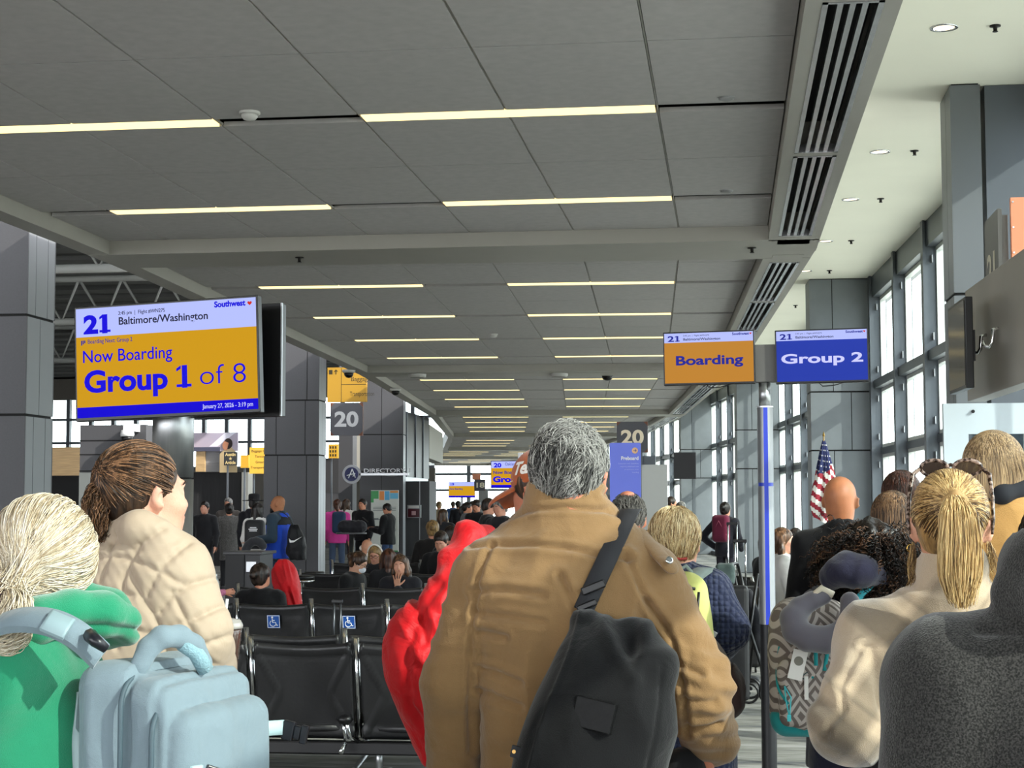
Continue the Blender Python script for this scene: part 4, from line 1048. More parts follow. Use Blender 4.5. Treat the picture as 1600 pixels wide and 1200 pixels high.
def person(label, loc, rz, H=1.72, skin_t='c08468', top=None, legs=None, hair=None, head=(0, 0, 0), arms=None, hands=None, sit=False, h=0.018,
           build=1.0, thick=0.012, hem=0.84, collar=None, hood=None, lean=0.0, face=False, shoes=True, extra=None, disp=None, shirt=None,
           head_off=(0, 0, 0), sleeve=None, group=None, long_coat=None, face_kw=None, fine=None, armr=1.0, feet=None, sleeves=(True, True)):
    """one person: body (skin), jacket, trousers, shoes and hair as parts; +y is where the person faces"""
    K = H / 1.75; root = thing('person', label, 'person', loc, rz, group)
    ph = 0.93 * K; dz = (0.47 - ph) if sit else 0.0
    def ln(x, y, z):         # lean the trunk about the hips
        zz_ = z - ph; c_, s_ = math.cos(lean), math.sin(lean)
        return np.array((x * 1.0, y * c_ + zz_ * s_, ph + dz + zz_ * c_ - y * s_))
    def U(x, y, z): return ln(x * K, y * K, z * K)
    hc = U(*(np.array((0, 0.02, 1.628)) + np.array(head_off)))
    Rm = rotm(0, 0, -head[0]) @ rotm(head[1] - lean * 0.0, 0, 0) @ rotm(0, head[2], 0)
    Rm = np.array(Matrix.Rotation(-head[0], 3, 'Z') @ Matrix.Rotation(-head[1], 3, 'X') @ Matrix.Rotation(head[2], 3, 'Y'))
    sh = [U(-0.178 * build, 0, 1.415), U(0.178 * build, 0, 1.415)]
    if arms is None: arms = (((-0.235, -0.02, 1.14), (-0.24, 0.10, 0.90)), ((0.235, -0.02, 1.14), (0.24, 0.10, 0.90)))
    A = [[ln(*(np.array(e) * K)), ln(*(np.array(w2) * K))] for e, w2 in arms]
    pts = np.array([hc, sh[0], sh[1], A[0][0], A[0][1], A[1][0], A[1][1], U(0, 0, hem), U(0, 0, 0.9)])
    lo, hi = pts.min(0) - 0.22, pts.max(0) + 0.2
    fh = fine or min(h, 0.012)
    # head, neck, trunk and arms: one skin surface
    f = Field(np.minimum(lo, hc - 0.2), np.maximum(hi, hc + 0.2), max(fh, 0.006))
    W_ = head_prims(f, hc, Rm, K, face=face)
    f.cap(hc + Rm @ np.array((0, -0.025, -0.05)) * K, U(0, -0.008, 1.46), 0.054 * K, 0.060 * K, 0.03)
    f.loft([(*U(0, 0, z), rx * K * build, ry * K) for z, rx, ry in ((0.90, .15, .10), (1.1, .125, .09), (1.3, .155, .10), (1.42, .13, .085), (1.47, .07, .06))], 0.04)
    for i in (0, 1):
        f.cap(sh[i], A[i][0], 0.046 * K, 0.038 * K, 0.03); f.cap(A[i][0], A[i][1], 0.038 * K, 0.026 * K, 0.015)
    fls = [f]
    if hands:
        for hd in hands:
            fls.append(hand_field(hd['at'] if hd.get('world') else ln(*(np.array(hd['at']) * K)), hd['d'], hd['n'], hd.get('thumb', 1), hd.get('curl', 0.3), K, h=hd.get('h', 0.005), thumb_out=hd.get('to', 0.6), curls=hd.get('curls'), spread=hd.get('spread', 0.1)))
    else:
        for i in (0, 1):
            d = unit(A[i][1] - A[i][0]); f.cap(A[i][1], A[i][1] + d * 0.09 * K, 0.03 * K, 0.022 * K, 0.01)
            for j in range(4): f.cap(A[i][1] + d * 0.07 * K + np.array((0, (j - 1.5) * 0.018, 0)), A[i][1] + d * 0.15 * K + np.array((0, (j - 1.5) * 0.020 + 0.01, 0)), 0.009, 0.007, 0.004)
    multi_obj('body', fls, skin(skin_t), root)
    if face: face_parts(root, W_, K, **(face_kw or {}))
    # jacket or shirt
    if top:
        f = Field(lo, hi, h); T = thick
        if long_coat: zb = long_coat
        else: zb = hem
        nd = [(zb, .165, .125), (0.95, .168, .125), (1.05, .158, .118), (1.15, .155, .115), (1.27, .172, .125), (1.37, .185, .122), (1.43, .155, .105), (1.475, .095, .085), (1.50, .066, .070)]
        nd = sorted(nd)
        nd = [x for x in nd if x[0] >= zb]
        f.loft([(*U(0, -0.005, z), (rx * build + T) * 1.0 * K, (ry + T) * K) for z, rx, ry in nd], 0.03, p=2.4)
        for i in (0, 1):
            x = -1 if i == 0 else 1
            f.cap(U(x * 0.06, -0.005, 1.45), sh[i], (0.052 + T * .6) * K, (0.058 + T * .6) * K, 0.05)
            if sleeves[i]:
                e, w2 = A[i]; d = unit(w2 - e)
                f.cap(sh[i], e, (0.060 + T) * K * armr, (0.050 + T) * K * armr, 0.03); f.cap(e, w2 - d * 0.01, (0.051 + T) * K * armr, (0.036 + T) * K * armr, 0.02)
        if collar:
            a = U(0, -0.012, 1.455); b2 = U(0, -0.02, 1.455 + collar); f.cap(a, b2, 0.082 * K, 0.073 * K, 0.02)
            f.cap(b2 + np.array((0, 0.01, 0.01)), b2 + np.array((0, 0.01, 0.1)), 0.058 * K, 0.06 * K, 0.008, 'sub')
        if hood:
            f.chain([U(-0.10, -0.02, 1.47), U(-0.085, -0.085, 1.485), U(0, -0.115, 1.47), U(0.085, -0.085, 1.485), U(0.10, -0.02, 1.47)], [0.04, 0.05, 0.06, 0.05, 0.04], 0.03)
            f.ell(U(0, -0.125, 1.42), (0.10, 0.05, 0.075), None, 0.03)
        if extra: extra(f, U, A, sh)
        o = field_obj('jacket', f, top, root, 1, disp or folds(0.005, (9, 9, 6), 3))
        root['_f'] = 0
        person.last = f
    # legs
    if legs:
        g = Field((-0.30, -0.25, 0.0), (0.30, 0.62, (0.7 if sit else 1.02 * K)), max(h, 0.014))
        for x in (-1, 1):
            hip = np.array((x * 0.085 * K, 0, 0.93 * K + dz)); 
            if sit: kn = np.array((x * 0.11, 0.43 * K, 0.50)); an = np.array((x * 0.11, 0.42 * K, 0.09))
            else:
                fx = feet[0 if x < 0 else 1] if feet else (x * 0.105, 0.0); kn = np.array((x * 0.095, 0.03 + fx[1] * .5, 0.50 * K)); an = np.array((fx[0], fx[1] - 0.02, 0.09))
            g.cap(hip, kn, 0.088 * K, 0.062 * K, 0.03); g.cap(kn, an, 0.060 * K, 0.048 * K, 0.02)
        field_obj('trousers', g, legs, root, 1, folds(0.004, (9, 9, 9), 8))
        if shoes:
            for x in (-1, 1):
                ay = (0.42 * K if sit else (feet[0 if x < 0 else 1][1] if feet else 0.0) - 0.02); ax = x * 0.11 if sit else (feet[0 if x < 0 else 1][0] if feet else x * 0.105)
                g = Field((ax - 0.08, ay - 0.12, 0), (ax + 0.08, ay + 0.26, 0.16), 0.012)
                g.chain([(ax, ay - 0.03, 0.045), (ax, ay + 0.08, 0.048), (ax, ay + 0.165, 0.038)], [0.042, 0.042, 0.034], 0.02); g.cap((ax, ay, 0.05), (ax, ay - 0.0, 0.11), 0.042, 0.038, 0.02); g.cut((0, 0, -1), (0, 0, 0.014))
                field_obj('shoe', g, mat('shoe_dark', '1d1c1e', 0.6), root, 1)
    if hair:
        hair(root, hc, Rm, K)
    del_keys = [k for k in root.keys() if k == '_f']
    for k in del_keys: del root[k]
    root_info[root.name] = (hc, Rm, K, U, A, sh)
    return root
root_info = {}
def HC(style, m, h=0.010, **kw):
    return lambda root, c, Rm, s: hair_cap(root, c, Rm, s, m, h, style, **kw)
def stand_at(px, py_top, Y, H=None):
    """feet position and height for a head top seen at a pixel"""
    p = P(px, py_top, Y); return Vector((p.x, p.y, 0)), p.z
def back_y(f, x, z):
    """y of the surface met when coming from -y at (x, z)"""
    i = int(round((x - f.lo[0]) / f.h)); k = int(round((z - f.lo[2]) / f.h)); i = min(max(i, 0), f.D.shape[0] - 1); k = min(max(k, 0), f.D.shape[2] - 1)
    c = f.D[i, :, k]; w2 = np.where(c < 0)[0]
    return float(f.ax[1][w2[0]]) if len(w2) else None
def ribbon(name, pts, nrm, width, th, m, parent, n_sub=6):
    """flat strap along points; nrm: outward directions"""
    pts = [Vector(p) for p in pts]; nrm = [Vector(q).normalized() for q in nrm]
    P2, N2 = [], []
    for i in range(len(pts) - 1):
        p0, p1, p2, p3 = pts[max(i - 1, 0)], pts[i], pts[i + 1], pts[min(i + 2, len(pts) - 1)]
        for k in range(n_sub):
            t = k / n_sub; P2.append(0.5 * ((2 * p1) + (p2 - p0) * t + (2 * p0 - 5 * p1 + 4 * p2 - p3) * t * t + (3 * p1 - p0 - 3 * p2 + p3) * t ** 3)); N2.append(nrm[i].lerp(nrm[i + 1], t).normalized())
    P2.append(pts[-1]); N2.append(nrm[-1]); q = MB(); prev = None
    for i, (p, n) in enumerate(zip(P2, N2)):
        t = (P2[min(i + 1, len(P2) - 1)] - P2[max(i - 1, 0)]).normalized(); s_ = t.cross(n).normalized(); w2 = width[i * (len(width) - 1) // max(1, len(P2) - 1)] if hasattr(width, '__len__') else width
        ring = [q.bm.verts.new(p + s_ * a * w2 / 2 + n * b) for a, b in ((-1, 0), (-0.94, th), (0.94, th), (1, 0))]
        if prev:
            for k in range(4): fc = q.bm.faces.new((prev[k], prev[(k + 1) % 4], ring[(k + 1) % 4], ring[k])); fc.smooth = k == 1
        else: q.bm.faces.new(ring)
        prev = ring
    q.bm.faces.new(prev[::-1]); bmesh.ops.recalc_face_normals(q.bm, faces=q.bm.faces)
    return q.build(name, m, parent)
# ------------------------------------------------------------------ hair growers
HR = np.array((0.079, 0.098, 0.088)); HO = np.array((0, -0.016, 0.034))
def rdirs(n, keep):
    out = []; tot = 0
    while tot < n:
        d = unit(rng.normal(size=(n * 3, 3))); d = d[keep(d)]; out.append(d); tot += len(d)
    return np.concatenate(out)[:n]
def scalp(c, Rm, s, d, r=1.0, low=True):
    """points for directions d on the hair-bearing skull (egg shaped, fuller at the nape)"""
    rad = HR * np.ones_like(d); p = d * HR * s
    if low:
        nape = np.clip(-d[..., 2] - 0.1, 0, 1) * np.clip(-d[..., 1] + 0.3, 0, 1); p = p + np.stack([0 * nape, 0.018 * nape, -0.045 * nape], -1) * s
    rr = r if np.ndim(r) == 0 else r[..., None]
    p = p * rr
    return np.array(c) + (HO * s + p) @ Rm.T
hairy = lambda d: (d[:, 1] < 0.45 + 0.9 * np.clip(d[:, 2], 0, 1)) & (d[:, 2] > -0.75) & ~((d[:, 1] > -0.15) & (d[:, 2] < -0.28))
def grow_short(root, c, Rm, s, m, n=5200, length=0.5, flow=(0, -0.6, -0.8), lift=0.10, swirl=0.5, r0=0.0011, tone_fn=None, k=7, name='hair_strands', keep=hairy, seed=11, jit=0.25):
    d = rdirs(n, keep); fl = np.array(flow, float) + swirl * np.stack([vnoise(d * 2.2 + 5, seed), vnoise(d * 2.2 + 9, seed + 1), vnoise(d * 2.2 + 13, seed + 2)], 1)
    fl += jit * rng.normal(size=fl.shape); T = fl - d * (fl * d).sum(1)[:, None]; T = unit(T); Ls = length * (0.6 + 0.7 * rng.random(n))
    pts = []
    lf = lift * (0.4 + 1.0 * rng.random(n))
    for i in range(k):
        u = i / (k - 1); dd = unit(d + T * (Ls * u)[:, None]); pts.append(scalp(c, Rm, s, dd, 1.0 + lf * math.sin(u * 2.2) + 0.02))
    tn = np.clip(0.5 + 0.3 * rng.normal(size=n), 0, 1) if tone_fn is None else tone_fn(d)
    return strands(name, np.stack(pts, 1), m, root, r0 * s, r0 * 0.4 * s, tn)
def grow_gather(root, c, Rm, s, m, tie, n=3000, k=14, r0=0.0010, puff=0.05, keep=None, tone_fn=None, name='hair_strands', wave=0.012):
    keep = keep or (lambda d: (d[:, 1] < 0.6 + 0.6 * np.clip(d[:, 2], 0, 1)) & (d[:, 2] > -0.8) & ~((d[:, 1] > -0.2) & (d[:, 2] < -0.35)))
    d = rdirs(n, keep); T = unit(np.array([tie], float)) + 0.05 * rng.normal(size=(n, 3)); pth = slerp_path(d, np.broadcast_to(T, d.shape), k)
    u = np.linspace(0, 1, k)[None, :]; base = 1.03 + puff * rng.random((n, 1)) * np.sin(u * PI) + 0.012 * np.sin(u * 9 + rng.random((n, 1)) * 6) * wave / 0.012
    P_ = scalp(c, Rm, s, pth.reshape(-1, 3), base.reshape(-1)).reshape(n, k, 3)
    tn = np.clip(0.5 + 0.28 * rng.normal(size=n), 0, 1) if tone_fn is None else tone_fn(d)
    return strands(name, P_, m, root, r0 * s, r0 * 0.8 * s, tn)
def tail_strands(pts, widths, n=900, k=22, flat=(1, 1, 1), wav=0.004, curl=0.0, seed=2, ragged=0.25):
    pts = np.array(pts, float); t = np.linspace(0, 1, len(pts)); u = np.linspace(0, 1, k)
    def cub(a): 
        return np.stack([np.interp(u, t, a[:, q]) for q in range(3)], 1)
    cx = cub(pts)
    for _ in range(2): cx[1:-1] = (cx[:-2] + 2 * cx[1:-1] + cx[2:]) / 4
    w_ = np.interp(u, np.linspace(0, 1, len(widths)), widths)
    off = rng.normal(size=(n, 3)); off = unit(off) * (rng.random((n, 1)) ** 0.5); off *= np.array(flat)
    S = cx[None] + off[:, None, :] * w_[None, :, None]
    ph = rng.random((n, 1, 1)) * 6.28; S = S + wav * np.sin(u[None, :, None] * (7 + 5 * rng.random((n, 1, 1))) + ph + np.array([0, 2, 4])[None, None]) * u[None, :, None]
    if curl: S = S + curl * np.stack([np.sin(u * 30)[None] + 0 * ph[..., 0], np.cos(u * 30)[None] + 0 * ph[..., 0], 0 * u[None] + 0 * ph[..., 0]], -1)
    # ragged ends
    L = 1 - ragged * rng.random(n); idx = (L[:, None] * np.linspace(0, 1, k)[None]) * (k - 1); i0 = np.floor(idx).astype(int); i1 = np.minimum(i0 + 1, k - 1); fr = (idx - i0)[..., None]
    a = np.arange(n)[:, None]; return S[a, i0] * (1 - fr) + S[a, i1] * fr
def cap_base(root, c, Rm, s, m, tone=0.2, h=0.007, thick=0.6, style='gather'):
    f = Field(np.array(c) - 0.2 * s, np.array(c) + 0.2 * s, h)
    def w_(p): return np.array(c) + Rm @ (np.array(p, float) * s)
    t = 0.004 * thick
    f.ell(w_((0, -0.016, 0.034)), np.array((0.079 + t, 0.098 + t, 0.088 + t)) * s, Rm, 0.01); f.ell(w_((0, -0.050, -0.015)), np.array((0.062 + t, 0.050 + t, 0.068 + t)) * s, Rm, 0.02)
    f.ell(w_((0, 0.085, -0.04)), np.array((0.078, 0.068, 0.085)) * s, Rm, 0.012, 'sub'); f.box(w_((0, 0.055, -0.11)), np.array((0.12, 0.07, 0.085)) * s, 0.02, Rm, 0.012, 'sub')
    o = field_obj('hair_base', f, m, root, 1); set_tone(o, tone, 0.2); return o
class Loc:
    """pixel -> local coordinates of a person standing at (px, Y)"""
    def __init__(s, px, Y): p = P(px, 780, Y); s.o = Vector((p.x, Y, 0)); s.Y = Y
    def __call__(s, px, py, dy=0.0): p = P(px, py, s.Y + dy); return np.array((p.x - s.o.x, dy, p.z))
    def xz(s, pts, dy=0.0): return [tuple(s(a, b, dy)[[0, 2]]) for a, b in pts]
def simple_legs(root, legs, K=1.0, c=(0, 0), zt=0.98, rz=0):
    g = Field((c[0] - 0.32, c[1] - 0.3, 0), (c[0] + 0.32, c[1] + 0.3, zt + 0.05), 0.016)
    for x in (-1, 1):
        g.cap((c[0] + x * 0.085, c[1], zt - 0.05), (c[0] + x * 0.10, c[1] + 0.01, 0.5 * K), 0.098, 0.068, 0.03); g.cap((c[0] + x * 0.10, c[1] + 0.01, 0.5 * K), (c[0] + x * 0.11, c[1] - 0.02, 0.08), 0.068, 0.055, 0.02)
    field_obj('trousers', g, legs, root, 1, folds(0.004, (9, 9, 9), 8))
    for x in (-1, 1):
        ax, ay = c[0] + x * 0.11, c[1] - 0.02
        g = Field((ax - 0.08, ay - 0.12, 0), (ax + 0.08, ay + 0.26, 0.16), 0.012)
        g.chain([(ax, ay - 0.03, 0.045), (ax, ay + 0.08, 0.048), (ax, ay + 0.165, 0.038)], [0.042, 0.042, 0.034], 0.02); g.cap((ax, ay, 0.05), (ax, ay, 0.11), 0.042, 0.038, 0.02); g.cut((0, 0, -1), (0, 0, 0.014))
        field_obj('shoe', g, mat('shoe_dark', '1d1c1e', 0.6), root, 1)
def headR(yaw, pitch=0, roll=0): return np.array(Matrix.Rotation(-yaw, 3, 'Z') @ Matrix.Rotation(-pitch, 3, 'X') @ Matrix.Rotation(roll, 3, 'Y'))
m_den = fabric('trousers_dark_denim', '232833', 0.8, 700, 0.0006, 0.12); m_blk = fabric('trousers_black', '141417', 0.85, 700, 0.0005, 0.1)

# ================================================================== 3: man in the tan canvas jacket
Lc = Loc(885, 3.8)
t = thing('person', 'grey-haired man in a tan canvas jacket seen from behind, centre of the queue', 'person', Lc.o)
K = 1.0; hc = Lc(889, 667)[[0, 1, 2]] + np.array((0, 0.0, -0.122)); Rm = headR(R(6), R(-2))
m_tan = fabric('canvas_tan', '866845', 0.88, 520, 0.0010, 0.10, 0.25, scale=5, fold=0.006, fs=11)
f = Field((-0.30, -0.22, 0.95), (0.34, 0.24, 1.82), 0.006)
f2 = Field((-0.36, -0.25, 0.85), (0.42, 0.30, 1.66), 0.0065)
W_ = head_prims(f, hc, Rm, 1.0, face=True); f.cap(hc + Rm @ np.array((0, -0.03, -0.05)), (0, -0.01, 1.48), 0.062, 0.072, 0.03)
f.loft([(0, 0, z, rx, ry) for z, rx, ry in ((0.95, .15, .10), (1.1, .14, .10), (1.35, .17, .105), (1.45, .12, .08))], 0.04)
shL, shR = Lc(764, 902), Lc(1008, 910); shL[1] = shR[1] = -0.01
eL, wL = np.array((-0.262, -0.02, 1.17)), np.array((-0.268, 0.06, 0.91)); eR, wR = np.array((0.292, -0.055, 1.18)), np.array((0.320, 0.03, 1.05))
f.cap(shL, eL, 0.045, 0.038, 0.02).cap(eL, wL, 0.038, 0.03, 0.02).cap(shR, eR, 0.045, 0.038, 0.02).cap(eR, wR, 0.038, 0.03, 0.02)
hR = hand_field(wR + np.array((-0.005, 0.0, -0.03)), (-0.05, 0.35, -1), (1, 0, 0), -1, 0.5, 1.0); hL = hand_field(wL, (0.05, 0.2, -1), (-1, 0, 0), 1, 0.35, 1.0)
multi_obj('body', [f, hR, hL], skin('b9765c'), t)
g = f2
nd = [(0.005, -0.01, 0.86, .190, .135), (0.005, -0.01, 0.95, .190, .135), (0.0, -0.01, 1.05, .185, .132), (0, -0.012, 1.18, .190, .132), (0, -0.018, 1.30, .200, .135), (0, -0.02, 1.39, .205, .130), (0, -0.02, 1.45, .175, .112), (0, -0.018, 1.50, .125, .092), (0, -0.015, 1.535, .098, .080)]
g.loft(nd, 0.03, p=2.5)
g.cap(Lc(835, 842), shL, 0.068, 0.080, 0.05).cap(Lc(935, 842), shR, 0.068, 0.080, 0.05)
g.cap(shL, eL, 0.082, 0.068, 0.025).cap(eL, wL, 0.068, 0.056, 0.02); g.cap(shR, eR, 0.084, 0.074, 0.025).cap(eR, wR, 0.074, 0.058, 0.02)
g.cap(wR - np.array((0, 0, 0.0)), wR + np.array((0.004, 0.002, -0.015)), 0.050, 0.046, 0.006)
# stand-up collar, wider at the base
g.cap((0.0, -0.012, 1.50), (-0.002, -0.015, 1.585), 0.108, 0.092, 0.025, flat=((0, 1, 0), 0.86)); g.cap((-0.002, 0.0, 1.60), (-0.002, 0.01, 1.72), 0.077, 0.082, 0.010, 'sub')
yoke = Lc.xz([(725, 858), (763, 854), (820, 853), (880, 858), (930, 868), (985, 876)], -0.14); slR = Lc.xz([(975, 868), (992, 905), (1015, 950), (1050, 1000), (1064, 1060), (1076, 1150)], -0.12)
slL = Lc.xz([(765, 855), (748, 900), (741, 950), (733, 1000), (727, 1100), (722, 1180)], -0.12)
colr = Lc.xz([(778, 812), (820, 799), (885, 794), (940, 800), (978, 816)], -0.1); colf = Lc.xz([(938, 772), (955, 785), (968, 806)], -0.1)
crs = [Lc.xz(q, -0.14) for q in ([(735, 925), (790, 922), (850, 930)], [(738, 958), (800, 965), (850, 972)], [(745, 990), (790, 996)], [(738, 1045), (790, 1060), (815, 1068)], [(735, 1082), (790, 1098), (815, 1105)], [(875, 900), (905, 960)], [(1010, 940), (1040, 980)], [(1060, 1040), (1095, 1055)], [(1070, 1095), (1115, 1100)], [(1080, 1140), (1120, 1135)])]
fA = folds(0.008, (9, 9, 5), 21); fB = folds(0.0032, (6, 6, 24), 33, 0.0016)
def dsp(V, N):
    bk = (N[:, 1] < 0.25); r = fA(V, N) + fB(V, N)
    for s_ in (yoke, slR, slL, colr, colf):
        d = seam_dist(V, s_); r = r + bk * (-0.008 * np.exp(-(d / 0.005) ** 2) + 0.0035 * np.exp(-((d - 0.014) / 0.006) ** 2))
    for s_ in crs:
        d = seam_dist(V, s_); r = r + bk * (-0.008 * np.exp(-(d / 0.007) ** 2) + 0.005 * np.exp(-((d - 0.016) / 0.009) ** 2))
    # elbow crumple
    d = np.linalg.norm(V - eR, axis=1); r = r + 0.007 * np.exp(-(d / 0.10) ** 2) * np.sin(V[:, 2] * 130 + V[:, 0] * 50); d = np.linalg.norm(V - shR - np.array((0.02, 0, -0.08)), axis=1); r = r + 0.005 * np.exp(-(d / 0.09) ** 2) * np.sin(V[:, 2] * 80 - V[:, 0] * 90)
    d = np.linalg.norm(V - wR, axis=1); return r + 0.004 * np.exp(-(d / 0.07) ** 2) * np.sin(V[:, 2] * 170)
field_obj('jacket', g, m_tan, t, 1, dsp)
# shoulder tab with snap
q = Field((0.10, -0.30, 1.30), (0.42, 0.1, 1.60), 0.004)
a, b2 = Lc(1003, 838, -0.02), Lc(1046, 884, -0.10); q.cap(a, b2, 0.026, 0.024, 0.005, flat=((0.55, -0.5, 0.66), 0.42)); field_obj('shoulder_tab', q, m_tan, t)
q = MB(); q.lathe([(0.009, 0), (0.009, 0.003), (0.006, 0.005)], 16, m=Matrix.Translation(Vector(b2) + Vector((0.0, -0.020, 0.012))) @ Vector((0.35, -0.8, 0.4)).to_track_quat('Z', 'Y').to_matrix().to_4x4()); q.build('snap_button', m_chrome, t)
m_grey = hair_mat('hair_grey', '1c1b1b', 'b9b7b2', 0.45, '6b6966')
cap_base(t, hc, Rm, 1.0, m_grey, 0.12)
tf = lambda d: np.clip(0.45 + 0.30 * rng.normal(size=len(d)) + 0.25 * np.clip(-d[:, 2], -0.4, 1) + 0.12 * np.abs(d[:, 0]), 0, 1)
grow_short(t, hc, Rm, 1.0, m_grey, 6500, 0.62, (-0.35, -0.7, -0.75), 0.10, 0.8, 0.0012, tf)
grow_short(t, hc, Rm, 1.0, m_grey, 900, 0.7, (0.5, 0.1, -0.1), 0.16, 0.9, 0.0011, lambda d: 0.6 + 0.4 * rng.random(len(d)), keep=lambda d: (d[:, 2] > 0.35) & (d[:, 1] < 0.8), name='hair_strands')
simple_legs(t, m_den, 1.0, (0, 0.0), 0.96)
TAN_F = g
# ---- black sling bag on his back
B = thing('sling_bag', 'large black canvas sling bag hanging on the tan jacket', 'bag', Lc.o)
m_bag = fabric('bag_black_canvas', '0b0b0d', 0.9, 420, 0.0009, 0.14, 0.2, fold=0.005, fs=9)
q = Field((-0.20, -0.46, 0.50), (0.36, -0.06, 1.36), 0.007)
rows = ((962, 897, 912, .018), (985, 885, 948, .045), (1010, 868, 1012, .065), (1050, 848, 1046, .085), (1100, 825, 1056, .100), (1150, 808, 1052, .105), (1200, 796, 1046, .105))
nd = []
for py, x0, x1, ry in rows:
    a, b2 = Lc(x0, py, -0.26), Lc(x1, py, -0.26); nd.append(((a[0] + b2[0]) / 2, -0.155 - ry, a[2], (b2[0] - a[0]) / 2, ry))
l = nd[-1]; nd += [(l[0] - 0.005, l[1], l[2] - 0.16, l[3] * 1.0, l[4]), (l[0], l[1], l[2] - 0.30, l[3] * 0.9, l[4] * 0.8), (l[0], l[1], l[2] - 0.36, l[3] * 0.7, l[4] * 0.5)]
q.loft(nd[::-1], 0.02, p=2.2)
a, b2 = Lc(905, 970, -0.17), Lc(985, 1015, -0.22); q.cap(a, b2, 0.016, 0.05, 0.03); q.cap(Lc(990, 985, -0.20), Lc(1020, 1040, -0.25), 0.028, 0.05, 0.03)
vl = Lc.xz([(937, 985), (962, 1025), (990, 1062)], -0.33); vr = Lc.xz([(990, 1062), (1003, 1020), (1005, 985)], -0.33); sL = Lc.xz([(898, 965), (887, 1020), (868, 1080), (850, 1130), (832, 1200), (826, 1260)], -0.33); sR = Lc.xz([(1032, 1040), (1030, 1100), (1018, 1160), (1008, 1230)], -0.33)
fo = folds(0.007, (8, 8, 5), 41)
def dsp(V, N):
    bk = N[:, 1] < 0.3; r = fo(V, N)
    d = np.minimum(seam_dist(V, vl), seam_dist(V, vr)); r = r + bk * 0.012 * np.exp(-(d / 0.016) ** 2)
    # hollow between the two ridges
    c = np.array(Lc(985, 1012, -0.33))[[0, 2]]; dd = np.linalg.norm((V[:, [0, 2]] - c) * np.array((1.2, 0.8)), axis=1); r = r - bk * 0.022 * np.exp(-(dd / 0.03) ** 2)
    d = seam_dist(V, sL); r = r + bk * (0.006 * np.exp(-(d / 0.005) ** 2)); d = seam_dist(V, sR); return r - bk * 0.004 * np.exp(-(d / 0.004) ** 2)
field_obj('bag_body', q, m_bag, B, 1, dsp); BAG = q
def on_back(px, py, off, fl=TAN_F, guess=-0.16):
    p = Lc(px, py, guess); y = back_y(fl, p[0], p[2]); y = guess if y is None else y; p = Lc(px, py, y - off); return Vector(p)
sp = [(979, 806), (965, 838), (950, 870), (936, 900), (922, 930), (911, 955)]
P_ = [on_back(a, b2, 0.016) for a, b2 in sp]; P_ = [Vector(Lc(988, 797, 0.03)), Vector(Lc(983, 801, -0.03))] + P_[1:]
ribbon('strap', P_, [(0.0, -0.3, 1), (0, -0.7, 0.8)] + [(0.0, -1, 0.3)] + [(0, -1, 0)] * 4, 0.044, 0.003, mat('webbing_black', '222226', 0.75, bump=0.0006, bscale=900), B)
for (a0, b0, w_, h_, nm, mm) in ((927, 918, 0.054, 0.018, 'buckle', m_black), (917, 946, 0.046, 0.014, 'buckle', m_black)):
    p = on_back(a0, b0, 0.026); q = MB(); mt = Matrix.Translation(p) @ Matrix.Rotation(R(-22), 4, 'Y') @ Matrix.Rotation(R(-4), 4, 'X'); q.box(-w_ / 2, w_ / 2, -0.006, 0.006, -h_ / 2, h_ / 2, mt); q.build(nm, mm, B, bevel=0.003)
def on_bag(px, py, off): 
    p = Lc(px, py, -0.36); y = back_y(BAG, p[0], p[2]); y = -0.36 if y is None else y; return Vector(Lc(px, py, y - off))
c_ = on_bag(928, 1117, 0.006); q = MB(); mt = Matrix.Translation(c_) @ Matrix.Rotation(R(13), 4, 'Y') @ Matrix.Rotation(R(-6), 4, 'X') @ Matrix.Rotation(R(-12), 4, 'Z'); q.box(-0.043, 0.043, -0.010, 0.03, -0.032, 0.032, mt); q.build('leather_patch', mat('patch_leather', '0b0b0c', 0.5, spec=0.2, bump=0.003, bscale=45), B, bevel=0.003)
q = MB(); p = on_bag(812, 1176, 0.006); q.box(-0.018, 0.018, -0.006, 0.006, -0.012, 0.012, Matrix.Translation(p) @ Matrix.Rotation(R(12), 4, 'Y')); q.build('side_tab', mat('webbing_black', '222226', 0.75), B)
q = MB(); q.lathe([(0.004, 0), (0.004, 0.003)], 12, m=Matrix.Translation(p + Vector((-0.011, -0.006, 0.003))) @ Matrix.Rotation(PI / 2, 4, 'X')); q.build('rivet', mat('brass_rivet', 'c9a060', 0.3, metal=1), B)
# black coat over his right hand
q = Field((0.05, -0.2, 0.55), (0.45, 0.3, 1.06), 0.01); q.cap((0.27, 0.02, 0.98), (0.14, -0.05, 0.75), 0.05, 0.09, 0.04).cap((0.27, 0.02, 0.985), (0.34, 0.03, 0.80), 0.035, 0.07, 0.04)
o = field_obj('coat', q, m_blk, None, 1, folds(0.012, (10, 10, 6), 4)); o.location = Lc.o; tag(o, 'black coat carried over the right hand of the man in tan', 'coat')

# ================================================================== 2: woman in the cream quilted jacket
Lc = Loc(235, 3.6)
t = thing('person', 'woman in a cream quilted puffer jacket with a brown ponytail', 'person', Lc.o)
Rm = headR(R(38), R(-3)); hc = Lc(219, 692) + np.array((0, 0.0, -0.118)); hc[1] = 0.02
m_cream = fabric('puffer_cream', 'ae9b87', 0.6, 900, 0.0003, 0.05, 0.1, fold=0.0012, fs=22)
f = Field((-0.30, -0.25, 0.95), (0.36, 0.35, 1.84), 0.006)
W_ = head_prims(f, hc, Rm, 0.98); f.cap(hc + Rm @ np.array((0, -0.02, -0.05)), Lc(226, 850, 0.0), 0.052, 0.062, 0.03)
shR, shL = Lc(268, 897, -0.03), Lc(172, 895, 0.05); eR, wR = Lc(302, 990, -0.05), Lc(330, 1048, 0.20); eL, wL = Lc(150, 1000, 0.05), Lc(190, 1090, 0.22)
